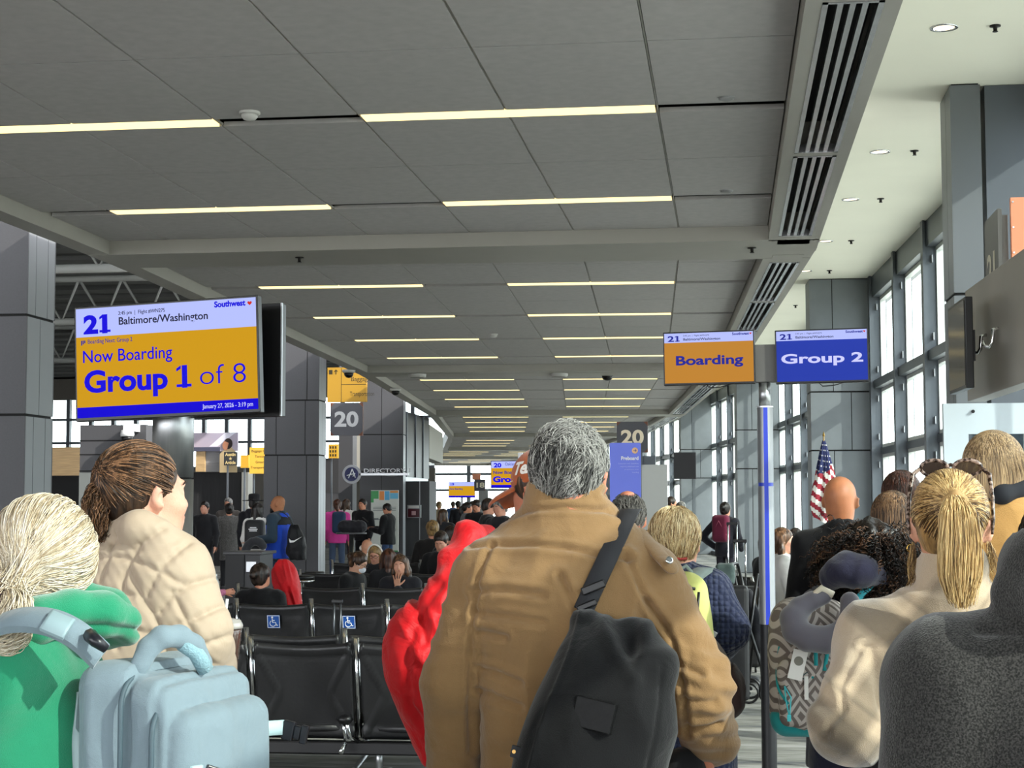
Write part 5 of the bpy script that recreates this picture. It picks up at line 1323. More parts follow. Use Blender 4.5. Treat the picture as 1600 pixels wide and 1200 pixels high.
f.loft([(0, 0, z, rx, ry) for z, rx, ry in ((0.95, .14, .10), (1.1, .13, .10), (1.35, .14, .10), (1.45, .10, .08))], 0.04)
f.cap(shR, eR, 0.045, 0.038, 0.02).cap(eR, wR, 0.038, 0.03, 0.02).cap(shL, eL, 0.045, 0.038).cap(eL, wL, 0.038, 0.03)
multi_obj('body', [f, hand_field(wR + np.array((0.01, 0.02, -0.01)), (0.3, 1, -0.3), (0.6, 0, 0.6), -1, 0.5), hand_field(wL, (0.3, 1, -0.2), (-0.5, 0, 0.6), 1, 0.5)], skin('cf9a84'), t)
face_parts(t, W_, 0.98)
g = Field((-0.34, -0.30, 0.80), (0.42, 0.36, 1.66), 0.005)
g.loft([(0.0, 0, 0.82, .19, .15), (0, 0, 0.95, .185, .15), (0.0, 0, 1.1, .175, .145), (0.0, 0, 1.25, .175, .145), (0, 0, 1.34, .160, .135), (-0.003, 0, 1.41, .125, .11), (-0.005, 0, 1.46, .09, .085)], 0.03, p=2.3)
g.cap(Lc(225, 872), shR, 0.070, 0.080, 0.06).cap(Lc(210, 872), shL, 0.070, 0.080, 0.06); g.cap(shR, eR, 0.090, 0.078, 0.03).cap(eR, wR, 0.078, 0.060, 0.03).cap(shL, eL, 0.088, 0.072, 0.03).cap(eL, wL, 0.072, 0.06, 0.03)
# collar opening towards the face
g.chain([Lc(192, 824, -0.03), Lc(218, 826, -0.075), Lc(248, 838, -0.07), Lc(276, 856, -0.02)], [0.030, 0.034, 0.032, 0.024], 0.025); g.chain([Lc(184, 826, 0.0), Lc(200, 830, 0.08)], [0.028, 0.028], 0.03)
g.cap(hc + np.array((0.01, 0.02, -0.09)), hc + np.array((0.015, 0.03, -0.02)), 0.058, 0.075, 0.01, 'sub')
QL = [[(164, 838), (159, 870), (147, 909)], [(248, 826), (215, 850), (197, 880), (188, 905), (187, 940), (186, 1010)], [(130, 872), (170, 870), (198, 874), (227, 884), (263, 901), (283, 915)], [(280, 852), (256, 881), (241, 906), (229, 932)], [(320, 905), (292, 914), (272, 929), (249, 957)],
      [(130, 918), (153, 923), (184, 928), (206, 930)], [(196, 890), (221, 932), (241, 960), (257, 990), (268, 1040)], [(268, 925), (286, 960), (306, 1000), (318, 1040)], [(256, 985), (283, 972), (306, 966), (340, 946)], [(300, 1012), (330, 1003), (366, 990)], [(186, 980), (220, 985), (255, 1000)], [(190, 1045), (230, 1050), (262, 1055)], [(140, 985), (186, 985)]]
QL = [Lc.xz(q, -0.13) for q in QL]; fo = folds(0.0018, (13, 13, 11), 51, 0.0004)
def dsp(V, N):
    d = np.full(len(V), 9.0)
    for s_ in QL: d = np.minimum(d, seam_dist(V, s_))
    bk = np.clip(0.6 - N[:, 1], 0, 1); return fo(V, N) + bk * (0.010 * (1 - np.exp(-(d / 0.007) ** 1.4)) - 0.006) + 0.0012 * bk * np.exp(-(d / 0.02)) * np.sin(V[:, 0] * 260 + V[:, 2] * 190)
field_obj('jacket', g, m_cream, t, 1, dsp)
m_brn = hair_mat('hair_brown', '1d120c', '8a6448', 0.38, '46301f')
cap_base(t, hc, Rm, 0.98, m_brn, 0.25)
tie_w = Lc(172, 757, -0.05); td = Rm.T @ (tie_w - hc); tieD = unit(td / (HR * 0.98))
grow_gather(t, hc, Rm, 0.98, m_brn, tieD, 3600, 14, 0.0012, 0.05)
S = tail_strands([Lc(176, 757, -0.03), Lc(158, 764, -0.05), Lc(152, 785, -0.05), Lc(156, 810, -0.05), Lc(158, 842, -0.05)], [0.012, 0.028, 0.036, 0.034, 0.016], 1300, 24, wav=0.007, curl=0.002); strands('ponytail', S, m_brn, t, 0.0012, 0.0007, np.clip(0.62 + 0.25 * rng.normal(size=1300), 0, 1))
q = Field(tie_w - 0.05, tie_w + 0.05, 0.004); q.ell(tie_w, (0.014, 0.02, 0.022)); field_obj('hair_tie', q, m_black, t)
simple_legs(t, m_den, 1.0, (0.0, 0.0), 0.96)

# ================================================================== 1: woman in the green hooded sweatshirt
Lc = Loc(30, 2.95)
t = thing('person', 'white-blonde woman in a green hooded sweatshirt at the lower left corner', 'person', Lc.o)
Rm = headR(R(-40), R(-6)); hc = Lc(52, 782) + np.array((0, 0.0, -0.128)); hc[1] = 0.03; hs = 1.04
m_green = fabric('fleece_green', '1c7d5a', 0.95, 600, 0.0010, 0.06, 0.5, fold=0.007, fs=7)
f = Field((-0.36, -0.25, 0.9), (0.36, 0.35, 1.75), 0.008)
W_ = head_prims(f, hc, Rm, 1.0); f.cap(hc + Rm @ np.array((0, -0.02, -0.05)), (0.0, 0, 1.40), 0.052, 0.06, 0.03); f.loft([(0, 0, z, rx, ry) for z, rx, ry in ((0.9, .14, .10), (1.1, .13, .10), (1.3, .14, .10), (1.38, .10, .08))], 0.04)
shN, shF = Lc(15, 1035, -0.12), Lc(60, 1030, 0.16); eN, wN = np.array((-0.12, -0.20, 1.05)), np.array((-0.26, -0.12, 0.98)); eF, wF = np.array((-0.10, 0.20, 1.05)), np.array((-0.28, 0.12, 1.0))
f.cap(shN, eN, 0.04, 0.038, 0.02).cap(eN, wN, 0.036, 0.028, 0.02).cap(shF, eF, 0.04, 0.038).cap(eF, wF, 0.036, 0.028)
multi_obj('body', [f, hand_field(wN, (-1, 0.3, 0.1), (0, -0.6, 0.6), 1, 0.6, h=0.006), hand_field(wF, (-1, -0.2, 0.1), (0, 0.6, 0.6), -1, 0.6, h=0.006)], skin('d6a48e'), t)
face_parts(t, W_, 1.0, brow='8a7050')
g = Field((-0.42, -0.36, 0.78), (0.36, 0.38, 1.50), 0.0075)
g.loft([(0.02, 0, 0.80, .17, .19), (0.02, 0, 0.95, .165, .185), (0.02, 0, 1.1, .155, .18), (0.02, 0, 1.22, .150, .18), (0.01, 0, 1.30, .13, .16), (0.01, 0, 1.36, .09, .10)], 0.03, p=2.3)
g.cap((0.01, -0.04, 1.34), shN, 0.07, 0.085, 0.06).cap((0.01, 0.04, 1.34), shF, 0.07, 0.08, 0.06).cap(shN, eN, 0.088, 0.075, 0.03).cap(eN, wN, 0.072, 0.055, 0.03).cap(shF, eF, 0.08, 0.07, 0.03).cap(eF, wF, 0.066, 0.05, 0.03)
fo = folds(0.010, (7, 7, 4), 61)
field_obj('sweatshirt', g, m_green, t, 1, fo)
g = Field(Lc(10, 1030, -0.25), Lc(235, 895, 0.20), 0.006)
g = Field((-0.10, -0.26, 1.26), (0.30, 0.22, 1.52), 0.006)
g.chain([Lc(20, 985, -0.14), Lc(60, 968, -0.14), Lc(110, 958, -0.10), Lc(160, 962, -0.06), Lc(196, 972, -0.02), Lc(200, 992, 0.0)], [0.030, 0.040, 0.038, 0.040, 0.026, 0.014], 0.02)
g.chain([Lc(60, 950, 0.0), Lc(120, 945, 0.02), Lc(170, 955, 0.04), Lc(196, 975, 0.03)], [0.04, 0.038, 0.034, 0.026], 0.03); g.chain([Lc(110, 985, -0.03), Lc(160, 985, 0.02), Lc(198, 990, 0.0)], [0.035, 0.035, 0.02], 0.03)
hs1 = Lc.xz([(60, 990), (110, 985), (150, 985), (185, 1000)], -0.15)
field_obj('hood', g, m_green, t, 1, lambda V, N: 0.006 * vnoise(V * np.array((11, 11, 16)), 5) - 0.010 * np.exp(-(seam_dist(V, hs1) / 0.010) ** 2))
m_wbl = hair_mat('hair_white_blonde', 'a39074', 'e0d5c4', 0.4, 'c9b99e')
cap_base(t, hc, Rm, hs * 1.05, m_wbl, 0.45)
tieW = Lc(17, 930, -0.10)
# hair swept over the crown, down and across to the low side tie
n = 4200; d = rdirs(n, lambda d: (d[:, 2] > -0.75) & (d[:, 1] < 0.65)); k = 20; td = unit((Rm.T @ (tieW - hc)) / HR); pth = slerp_path(d, np.broadcast_to(td[None] + 0.10 * rng.normal(size=(n, 3)), d.shape), k)
u = np.linspace(0, 1, k)[None, :]; base = 1.10 + 0.10 * rng.random((n, 1)) * np.sin(u * PI) + 0.05 * np.sin(u * PI) * np.clip(d[:, :1], 0, 1)
Pq = scalp(hc, Rm, hs, pth.reshape(-1, 3), base.reshape(-1)).reshape(n, k, 3); blend = np.clip((u - 0.72) / 0.28, 0, 1)[..., None] ** 1.5; Pq = Pq * (1 - blend) + (tieW + 0.012 * rng.normal(size=(n, 1, 3))) * blend
strands('hair_strands', Pq, m_wbl, t, 0.0013, 0.0010, np.clip(0.6 + 0.28 * rng.normal(size=n), 0, 1))
# loose fall at the right side of the head
n = 1500; d = rdirs(n, lambda d: (d[:, 0] > -0.5) & (d[:, 2] > 0.1) & (d[:, 1] < 0.5)); dr = unit(np.array([[0.80, -0.45, -0.42]]) + 0.22 * rng.normal(size=(n, 3)) * np.array((0.5, 1, 0.6)))
pa = scalp(hc, Rm, hs, slerp_path(d, dr, 12).reshape(-1, 3), 1.12 + 0.05 * rng.random(n * 12).reshape(n, 12).mean(1).repeat(12)).reshape(n, 12, 3); e0 = pa[:, -1]; tgt = np.array(tieW) + 0.012 * rng.normal(size=(n, 3)); mid = e0 * 0.45 + tgt * 0.55 + np.array((0.01, -0.02, -0.035))
pb = np.stack([e0 * (1 - q_) ** 2 + 2 * mid * q_ * (1 - q_) + tgt * q_ ** 2 for q_ in np.linspace(0.1, 1, 10)], 1); S = np.concatenate([pa, pb], 1); strands('hair_strands', S, m_wbl, t, 0.0011, 0.0008, np.clip(0.62 + 0.25 * rng.normal(size=n), 0, 1))
S = tail_strands([tieW, Lc(28, 948, -0.17), Lc(26, 975, -0.19), Lc(8, 1000, -0.20), Lc(-30, 1012, -0.20)], [0.016, 0.030, 0.034, 0.030, 0.02], 1300, 24, wav=0.008); strands('ponytail', S, m_wbl, t, 0.0012, 0.0007, np.clip(0.6 + 0.25 * rng.normal(size=1300), 0, 1))
q = Field(tieW - 0.06, tieW + 0.06, 0.004); q.ell(tieW + np.array((0, -0.005, 0)), (0.022, 0.024, 0.018)); field_obj('hair_tie', q, mat('scrunchie', '2a1a20', 0.8), t, 1, lambda V, N: 0.003 * vnoise(V * 120, 3))
simple_legs(t, m_den, 1.0, (0.02, 0.0), 0.94)
# ---- grey-blue backpack
B = thing('backpack', 'pale grey-blue travel backpack with black buckles on the green sweatshirt', 'bag', Lc.o)
m_bp = fabric('backpack_grey_blue', '73838c', 0.75, 700, 0.0005, 0.06, 0.2, fold=0.006, fs=9); m_zip = mat('zip_grey_blue', '44555e', 0.5, bump=0.0006, bscale=900); m_mesh = fabric('air_mesh', '7f9ea8', 0.9, 260, 0.0022, 0.2, 0.1, fold=0.001)
Uv = np.array((0.22, 0.975, 0)); Vv = np.array((-0.975, 0.22, 0)); cor = Lc(276, 1100, -0.20); cor[2] = 0
Rb = np.stack([Uv, Vv, np.array((0, 0, 1.0))], 1)       # local x along the front, y towards her back
def bp(u, v, z): return cor + Uv * u + Vv * v + np.array((0, 0, z))
q = Field((-0.05, -0.36, 0.72), (0.55, 0.42, 1.42), 0.0065)
q.box(bp(0.155, 0.155, 1.035), (0.150, 0.062, 0.270), 0.045, Rb, 0.012); q.box(bp(0.158, 0.070, 1.015), (0.155, 0.045, 0.262), 0.04, Rb, 0.008); q.box(bp(0.162, 0.012, 0.992), (0.150, 0.034, 0.235), 0.034, Rb, 0.008, taper=0.06)
fo = folds(0.006, (7, 7, 5), 71)
def dsp(V, N):
    loc_ = (V - cor) @ Rb; r = fo(V, N)
    for v0 in (0.046, 0.104): r = r - 0.005 * np.exp(-((loc_[:, 1] - v0) / 0.004) ** 2) + 0.0028 * np.exp(-((loc_[:, 1] - v0 - 0.011) / 0.003) ** 2) + 0.0028 * np.exp(-((loc_[:, 1] - v0 + 0.011) / 0.003) ** 2)
    return r - 0.003 * np.exp(-((loc_[:, 1] - 0.195) / 0.004) ** 2)
field_obj('pack_body', q, m_bp, B, 1, dsp)
def zip_ring(v, u0, u1, zt, zb, rad=0.05):
    pts = [bp(u0, v, zb)]; 
    for k in range(7): a = PI - k / 6 * PI / 2; pts.append(bp(u0 + rad + rad * math.cos(a), v, zt - rad + rad * math.sin(a)))
    for k in range(7): a = PI / 2 - k / 6 * PI / 2; pts.append(bp(u1 - rad + rad * math.cos(a), v, zt - rad + rad * math.sin(a)))
    pts.append(bp(u1, v, zb)); return pts
for v, du, zt in ((0.046, -0.003, 1.238), (0.108, -0.003, 1.284)):
    q = MB(); q.tube(zip_ring(v, du, 0.318, zt, 0.82), 0.005, 6); q.build('zip', m_zip, B)
q = MB(); q.tube([bp(0.02, -0.026, 1.03), bp(0.15, -0.026, 1.02), bp(0.30, -0.024, 1.04)], 0.003, 6); q.build('zip', m_zip, B)
# carry handle: padded arch
q = Field((-0.05, -0.3, 1.25), (0.45, 0.35, 1.45), 0.005); H_ = [Lc(218, 1042, -0.12), Lc(232, 1012, -0.11), Lc(253, 995, -0.10), Lc(280, 994, -0.07), Lc(303, 1008, -0.05), Lc(318, 1036, -0.03)]
q.chain(H_, [0.018, 0.019, 0.020, 0.020, 0.019, 0.017], 0.006, flat=((0.3, -0.9, 0.2), 0.8)); field_obj('carry_handle', q, m_bp, B, 1)
q = MB(); q.tube([p + np.array((0.004, 0.0, -0.012)) for p in H_[3:]], [0.014, 0.016, 0.015], 10); q.build('handle_mesh', m_mesh, B)
# shoulder strap over the green shoulder
ribbon('shoulder_strap', [Lc(-40, 1000, -0.20), Lc(20, 975, -0.23), Lc(75, 975, -0.235), Lc(120, 995, -0.23), Lc(158, 1028, -0.20)], [(-0.2, -0.6, 0.8), (-0.1, -0.6, 0.8), (0.1, -0.7, 0.7), (0.3, -0.7, 0.6), (0.4, -0.8, 0.4)], 0.05, 0.014, m_bp, B)
ribbon('strap_patch', [Lc(72, 970, -0.255), Lc(108, 985, -0.25)], [(0.1, -0.7, 0.7), (0.3, -0.7, 0.6)], 0.045, 0.006, mat('strap_patch_pale', '8ba0a6', 0.5), B)
ribbon('side_wing', [Lc(128, 1080, -0.08), Lc(122, 1150, -0.10), Lc(124, 1230, -0.10)], [(-0.5, -0.8, 0)] * 3, [0.01, 0.05, 0.06], 0.01, mat('strap_pale', '9db0b4', 0.6), B)
def buckle(p, dirx, sz, parent, nm='buckle'):
    dirx = Vector(dirx).normalized(); mt = dirx.to_track_quat('X', 'Z').to_matrix().to_4x4(); mt.translation = p
    q = MB(); q.box(0, sz * 0.45, -sz * 0.12, sz * 0.12, -sz * 0.36, sz * 0.36, mt); q.box(sz * 0.45, sz * 0.72, -sz * 0.09, sz * 0.09, -sz * 0.26, sz * 0.26, mt); q.box(sz * 0.72, sz, -sz * 0.11, sz * 0.11, -sz * 0.36, sz * 0.34, mt); return q.build(nm, mat('buckle_black', '1b1c22', 0.3), parent, bevel=0.0025)
m_web = mat('webbing_pale_blue', 'a3bcc0', 0.6, bump=0.0006, bscale=700)
ribbon('webbing', [bp(0.0, -0.028, 1.128), bp(0.022, -0.036, 1.128)], [-Vv, -Vv], 0.028, 0.004, m_web, B); p = Vector(bp(0.022, -0.040, 1.125)); buckle(p, (0.80, 0.4, -0.35), 0.052, B)
ribbon('webbing', [bp(0.305, -0.005, 1.165), bp(0.345, -0.02, 1.163)], [-Vv, -Vv], 0.028, 0.004, m_web, B); buckle(Vector(bp(0.345, -0.02, 1.16)), (0.95, -0.1, -0.2), 0.050, B)
q = MB(); q.tube([Lc(140, 992, -0.24), Lc(150, 1002, -0.26), Lc(166, 1014, -0.25)], [0.012, 0.011, 0.008], 8); q.build('strap_adjuster', mat('buckle_black', '1b1c22', 0.3), B)
# ================================================================== 11: ponytail woman in the cream plaid coat
def plaid_mat():
    m = fabric('plaid_cream', 'b5a48f', 0.92, 500, 0.0012, 0.04, 0.5, fold=0.005, fs=8); nt = m.node_tree; N = nt.nodes; L = nt.links; b = N['Principled BSDF']
    tc = N.new('ShaderNodeTexCoord'); mp = N.new('ShaderNodeMapping'); mp.inputs['Rotation'].default_value = (0, R(-38), 0); L.new(tc.outputs['Object'], mp.inputs[0]); sp = N.new('ShaderNodeSeparateXYZ'); L.new(mp.outputs[0], sp.inputs[0])
    outs = []
    for o, f_, ph in ((0, 4.2, 0.1), (2, 4.2, 0.45)):
        a = N.new('ShaderNodeMath'); a.operation = 'MULTIPLY_ADD'; a.inputs[1].default_value = f_; a.inputs[2].default_value = ph + 10; L.new(sp.outputs[o], a.inputs[0])
        fr = N.new('ShaderNodeMath'); fr.operation = 'FRACT'; L.new(a.outputs[0], fr.inputs[0]); rp = N.new('ShaderNodeValToRGB'); e = rp.color_ramp.elements
        e[0].position = 0.0; e[0].color = (1, 1, 1, 1); e[1].position = 1.0; e[1].color = (1, 1, 1, 1)
        for pos, v in ((0.28, 1.0), (0.36, 0.48), (0.58, 0.45), (0.66, 1.0), (0.74, 0.98), (0.77, 0.66), (0.82, 1.0)):
            q = e.new(pos); q.color = (v, v * 0.97, v * 0.93, 1)
        L.new(fr.outputs[0], rp.inputs[0]); outs.append(rp)
    mx = N.new('ShaderNodeMixRGB'); mx.blend_type = 'MULTIPLY'; mx.inputs[0].default_value = 1; L.new(outs[0].outputs[0], mx.inputs[1]); L.new(outs[1].outputs[0], mx.inputs[2])
    m2 = N.new('ShaderNodeMixRGB'); m2.blend_type = 'MULTIPLY'; m2.inputs[0].default_value = 1; src = b.inputs['Base Color'].links[0].from_socket; L.new(src, m2.inputs[1]); L.new(mx.outputs[0], m2.inputs[2]); L.new(m2.outputs[0], b.inputs['Base Color'])
    return m
Lc = Loc(1478, 3.7)
t = thing('person', 'blonde woman with a high ponytail, sunglasses on her head and a cream plaid coat', 'person', Lc.o)
Rm = headR(R(10), R(-4)); hc = Lc(1485, 737) + np.array((0, 0.01, -0.118)); ks = 1.0
f = Field((-0.34, -0.25, 0.9), (0.34, 0.3, 1.72), 0.006)
W_ = head_prims(f, hc, Rm, 0.98); f.cap(hc + Rm @ np.array((0, -0.02, -0.05)), (0.0, 0, 1.38), 0.052, 0.062, 0.03); f.loft([(0, 0, z, rx, ry) for z, rx, ry in ((0.9, .14, .10), (1.1, .13, .10), (1.3, .14, .10), (1.38, .10, .08))], 0.04)
shL, shR = Lc(1368, 1005, 0), Lc(1600, 985, 0); eL, wL = Lc(1325, 1135, -0.07), Lc(1400, 1150, 0.12); eR, wR = Lc(1640, 1140, -0.05), Lc(1600, 1180, 0.15)
f.cap(shL, eL, 0.04, 0.036).cap(eL, wL, 0.036, 0.028).cap(shR, eR, 0.04, 0.036).cap(eR, wR, 0.036, 0.028)
multi_obj('body', [f, hand_field(wL + np.array((0.01, 0.02, 0)), (0.4, 1, 0.1), (-0.5, 0, 0.8), 1, 0.6, h=0.006), hand_field(wR, (-0.2, 1, 0.1), (0.5, 0, 0.8), -1, 0.6, h=0.006)], skin('c9957c'), t)
face_parts(t, W_, 0.98, brow='6a5040')
m_plaid = plaid_mat()
g = Field((-0.38, -0.30, 0.72), (0.40, 0.32, 1.52), 0.0065)
g.loft([(0.03, 0, 0.74, .165, .13), (0.03, 0, 0.88, .165, .13), (0.025, 0, 1.0, .160, .13), (0.015, 0, 1.1, .160, .13), (0.01, 0, 1.2, .165, .13), (0.01, 0, 1.28, .165, .125), (0.01, 0, 1.34, .125, .11), (0.01, 0, 1.38, .09, .09)], 0.03)
g.cap(Lc(1440, 965), shL, 0.065, 0.088, 0.06).cap(Lc(1530, 960), shR, 0.065, 0.085, 0.06); g.cap(shL, eL, 0.088, 0.078, 0.03).cap(eL, wL, 0.080, 0.052, 0.03).cap(shR, eR, 0.09, 0.075, 0.03).cap(eR, wR, 0.075, 0.055, 0.03)
g.cap((0.008, -0.005, 1.36), (0.008, -0.01, 1.43), 0.085, 0.078, 0.02); g.cap((0.008, 0.01, 1.44), (0.008, 0.02, 1.55), 0.064, 0.066, 0.008, 'sub')
yk = Lc.xz([(1352, 1012), (1365, 1007), (1410, 997), (1455, 989), (1500, 985), (1545, 984), (1600, 984)], -0.13); sl = Lc.xz([(1352, 1012), (1335, 1040), (1315, 1075), (1318, 1110), (1300, 1130), (1292, 1150)], -0.13); arm = Lc.xz([(1362, 1010), (1368, 1050), (1378, 1090), (1384, 1110)], -0.13)
fo = folds(0.007, (8, 8, 5), 81)
def dsp(V, N):
    bk = N[:, 1] < 0.3; r = fo(V, N)
    for s_ in (yk, sl): d = seam_dist(V, s_); r = r + bk * (-0.004 * np.exp(-(d / 0.004) ** 2) + 0.0025 * np.exp(-((d - 0.012) / 0.006) ** 2))
    d = seam_dist(V, arm); r = r - bk * 0.007 * np.exp(-(d / 0.010) ** 2); d = np.linalg.norm(V - eL - np.array((0, 0, 0.04)), axis=1)
    return r + 0.006 * np.exp(-(d / 0.09) ** 2) * np.sin(V[:, 2] * 70 + V[:, 0] * 50)
field_obj('coat', g, m_plaid, t, 1, dsp)
g = Field((-0.25, -0.2, 0.6), (0.3, 0.25, 1.2), 0.01); g.cap((-0.05, 0.0, 1.10), (-0.09, 0.0, 0.7), 0.14, 0.13, 0.03).cap((0.1, 0, 1.1), (0.11, 0, 0.7), 0.12, 0.12); field_obj('trousers', g, m_blk, t, 1, folds(0.004, (9, 9, 9), 2))
simple_legs(t, m_blk, 0.95, (0.02, 0.0), 0.88)
m_bl = hair_mat('hair_blonde', '4a3520', 'dcbc85', 0.36, 'a6824f')
cap_base(t, hc, Rm, 0.98, m_bl, 0.30)
tieW = Lc(1491, 781, -0.108); td = unit((Rm.T @ (tieW - hc - Rm @ HO * .98)) / HR)
tfn = lambda d: np.clip(0.42 + 0.25 * rng.normal(size=len(d)) + 0.35 * d[:, 2], 0, 1)
grow_gather(t, hc, Rm, 0.98, m_bl, td, 4600, 14, 0.0011, 0.045, tone_fn=tfn)
S = tail_strands([tieW, Lc(1492, 782, -0.150), Lc(1497, 805, -0.175), Lc(1500, 850, -0.178), Lc(1501, 900, -0.170), Lc(1503, 945, -0.165)], [0.012, 0.022, 0.040, 0.046, 0.044, 0.024], 2600, 30, (1, 0.55, 0.6), wav=0.004, ragged=0.22); strands('ponytail', S, m_bl, t, 0.0012, 0.0007, np.clip(0.72 + 0.25 * rng.normal(size=2600), 0, 1))
q = Field(tieW - 0.06, tieW + 0.06, 0.004); q.chain([tieW + np.array((-0.020, -0.010, 0.0)), tieW + np.array((0, -0.016, 0.012)), tieW + np.array((0.020, -0.010, 0.0))], [0.009] * 3); field_obj('hair_tie', q, mat('hair_tie_blonde', 'a88758', 0.7), t)
# loose wisps at the nape and the sides
S = tail_strands([Lc(1545, 850, -0.02), Lc(1552, 880, -0.03), Lc(1556, 925, -0.03)], [0.008, 0.014, 0.02], 60, 14, wav=0.012, ragged=0.5); strands('wisps', S, m_bl, t, 0.0006, 0.0003)
S = tail_strands([Lc(1426, 850, -0.0), Lc(1424, 900, -0.01), Lc(1430, 945, -0.02)], [0.006, 0.010, 0.012], 40, 14, wav=0.014, ragged=0.5); strands('wisps', S, m_bl, t, 0.0006, 0.0003)
q = MB(); e_ = W_((-0.088, -0.01, -0.042)); q.tube([Vector(e_) + Vector((0.007 * math.cos(a), 0.0, 0.008 * math.sin(a) - 0.006)) for a in [2 * PI * k / 12 for k in range(12)]], 0.0016, 6, closed=True); q.build('earring', mat('gold', 'c9a45a', 0.25, metal=1.0), t)
# sunglasses pushed up on the hair
G = thing('sunglasses', 'tortoiseshell sunglasses pushed up on the blonde woman\'s hair', 'sunglasses', Lc.o)
m_tort = mat('tortoiseshell', '2b1b14', 0.25, c2='9a8478', scale=110, noise=1, thr=(0.45, 0.6))
def gw(p): return Vector(W_(p))
for x in (-1, 1):
    pts = [gw((x * (0.036 + 0.030 * math.cos(a)), 0.058 - 0.004 * math.sin(a) + 0.0 * x, 0.118 + 0.018 * math.sin(a) + 0.008)) for a in [2 * PI * k / 20 for k in range(20)]]
    q = MB(); q.tube(pts, 0.0042, 8, closed=True); q.build('rim', m_tort, G)
    q = MB(); c_ = q.bm.verts.new(gw((x * 0.036, 0.058, 0.126))); rg = [q.bm.verts.new(p) for p in pts]
    for k in range(20): q.bm.faces.new((c_, rg[k], rg[(k + 1) % 20]))
    q.build('lens', mat('lens_brown', '3a302c', 0.05, spec=0.8), G)
    q = MB(); q.tube([gw((x * 0.066, 0.058, 0.126)), gw((x * 0.083, 0.045, 0.112)), gw((x * 0.090, 0.0, 0.06)), gw((x * 0.091, -0.02, 0.02)), gw((x * 0.088, -0.03, -0.015))], [0.0045, 0.005, 0.004, 0.004, 0.003], 8); q.build('temple', m_tort, G)
q = MB(); q.tube([gw((-0.01, 0.06, 0.130)), gw((0, 0.062, 0.133)), gw((0.01, 0.06, 0.130))], 0.004, 8); q.build('bridge', m_tort, G)

# ================================================================== 13: person in the charcoal fleece, lower right corner
Lc = Loc(1690, 2.3)
t = thing('person', 'person in a charcoal fleece cut off by the lower right corner', 'person', Lc.o)
hc = Lc(1690, 760) + np.array((0, 0.02, -0.122)); Rm = headR(0)
m_fl = fabric('fleece_charcoal', '191817', 0.98, 400, 0.0012, 0.6, 0.3, c2='3e3c3a', thr=(0.40, 0.62), scale=380, fold=0.005, fs=7)
f = Field((-0.36, -0.25, 0.9), (0.36, 0.3, 1.75), 0.008); head_prims(f, hc, Rm, 1.0); f.cap(hc + np.array((0, -0.02, -0.05)), (0, 0, 1.42), 0.056, 0.064, 0.03); f.loft([(0, 0, z, rx, ry) for z, rx, ry in ((0.9, .14, .10), (1.1, .13, .10), (1.3, .15, .10), (1.40, .10, .08))], 0.04)
multi_obj('body', [f], skin('b9765c'), t); face_parts(t, lambda p: hc + np.array(p), 1.0)
g = Field((-0.38, -0.32, 0.78), (0.38, 0.32, 1.62), 0.007)
shL, shR = (-0.175, 0, 1.335), (0.175, 0, 1.335)
g.loft([(0, 0, 0.8, .20, .15), (0, 0, 1.0, .20, .15), (0, 0, 1.15, .20, .15), (0, 0, 1.27, .19, .145), (0, 0, 1.36, .14, .12), (0, 0, 1.41, .11, .105)], 0.03); g.cap((-0.06, 0, 1.38), shL, 0.07, 0.085, 0.06).cap((0.06, 0, 1.38), shR, 0.07, 0.085, 0.06)
g.cap(shL, (-0.215, -0.02, 1.08), 0.09, 0.08, 0.03).cap((-0.215, -0.02, 1.08), (-0.19, 0.14, 0.95), 0.078, 0.055, 0.03).cap(shR, (0.215, -0.02, 1.08), 0.09, 0.08, 0.03).cap((0.215, -0.02, 1.08), (0.19, 0.14, 0.95), 0.078, 0.055, 0.03)
g.cap((0, -0.005, 1.41), (0, -0.01, 1.475), 0.115, 0.108, 0.012); g.chain([(-0.09, -0.03, 1.455), (-0.05, -0.10, 1.462), (0.05, -0.10, 1.462), (0.09, -0.03, 1.455)], [0.034] * 4, 0.015); g.cap((0, 0.01, 1.46), (0, 0.02, 1.6), 0.075, 0.09, 0.01, 'sub')
sm = Lc.xz([(1542, 992), (1570, 993), (1620, 992), (1700, 990)], -0.12); fo = folds(0.006, (8, 8, 5), 91)
field_obj('fleece', g, m_fl, t, 1, lambda V, N: fo(V, N) - 0.006 * np.exp(-(seam_dist(V, sm) / 0.006) ** 2))
m_dk = hair_mat('hair_dark', '100c0a', '4a3a30', 0.4)
cap_base(t, hc, Rm, 1.0, m_dk, 0.2); grow_short(t, hc, Rm, 1.0, m_dk, 3000, 0.5, (0, -0.6, -0.9), 0.05, 0.3); simple_legs(t, m_den, 1.0, (0, 0), 0.92)

# ================================================================== 12: tall blonde woman in a tan coat at the right edge
Lc = Loc(1558, 4.9)
t = thing('person', 'tall blonde woman in a tan canvas coat with a dark collar at the right edge', 'person', Lc.o)
hc = Lc(1556, 676) + np.array((0, 0.02, -0.122)); Rm = headR(R(25), R(0)); m_bl2 = hair_mat('hair_ash_blonde', '4e3d2c', 'c2a67e', 0.38, '8d7353')
f = Field((-0.36, -0.25, 0.9), (0.36, 0.3, 1.85), 0.008); W_ = head_prims(f, hc, Rm, 1.0); f.cap(hc + np.array((0, -0.02, -0.05)), (0, 0, 1.55), 0.054, 0.064, 0.03); f.loft([(0, 0, z, rx, ry) for z, rx, ry in ((0.9, .14, .10), (1.3, .14, .10), (1.45, .15, .10), (1.53, .10, .08))], 0.04)
multi_obj('body', [f], skin('cf9a84'), t); face_parts(t, W_, 1.0, brow='6a5040')
m_tan2 = fabric('coat_tan', 'a9804a', 0.85, 500, 0.0008, 0.08, 0.2, fold=0.006, fs=9)
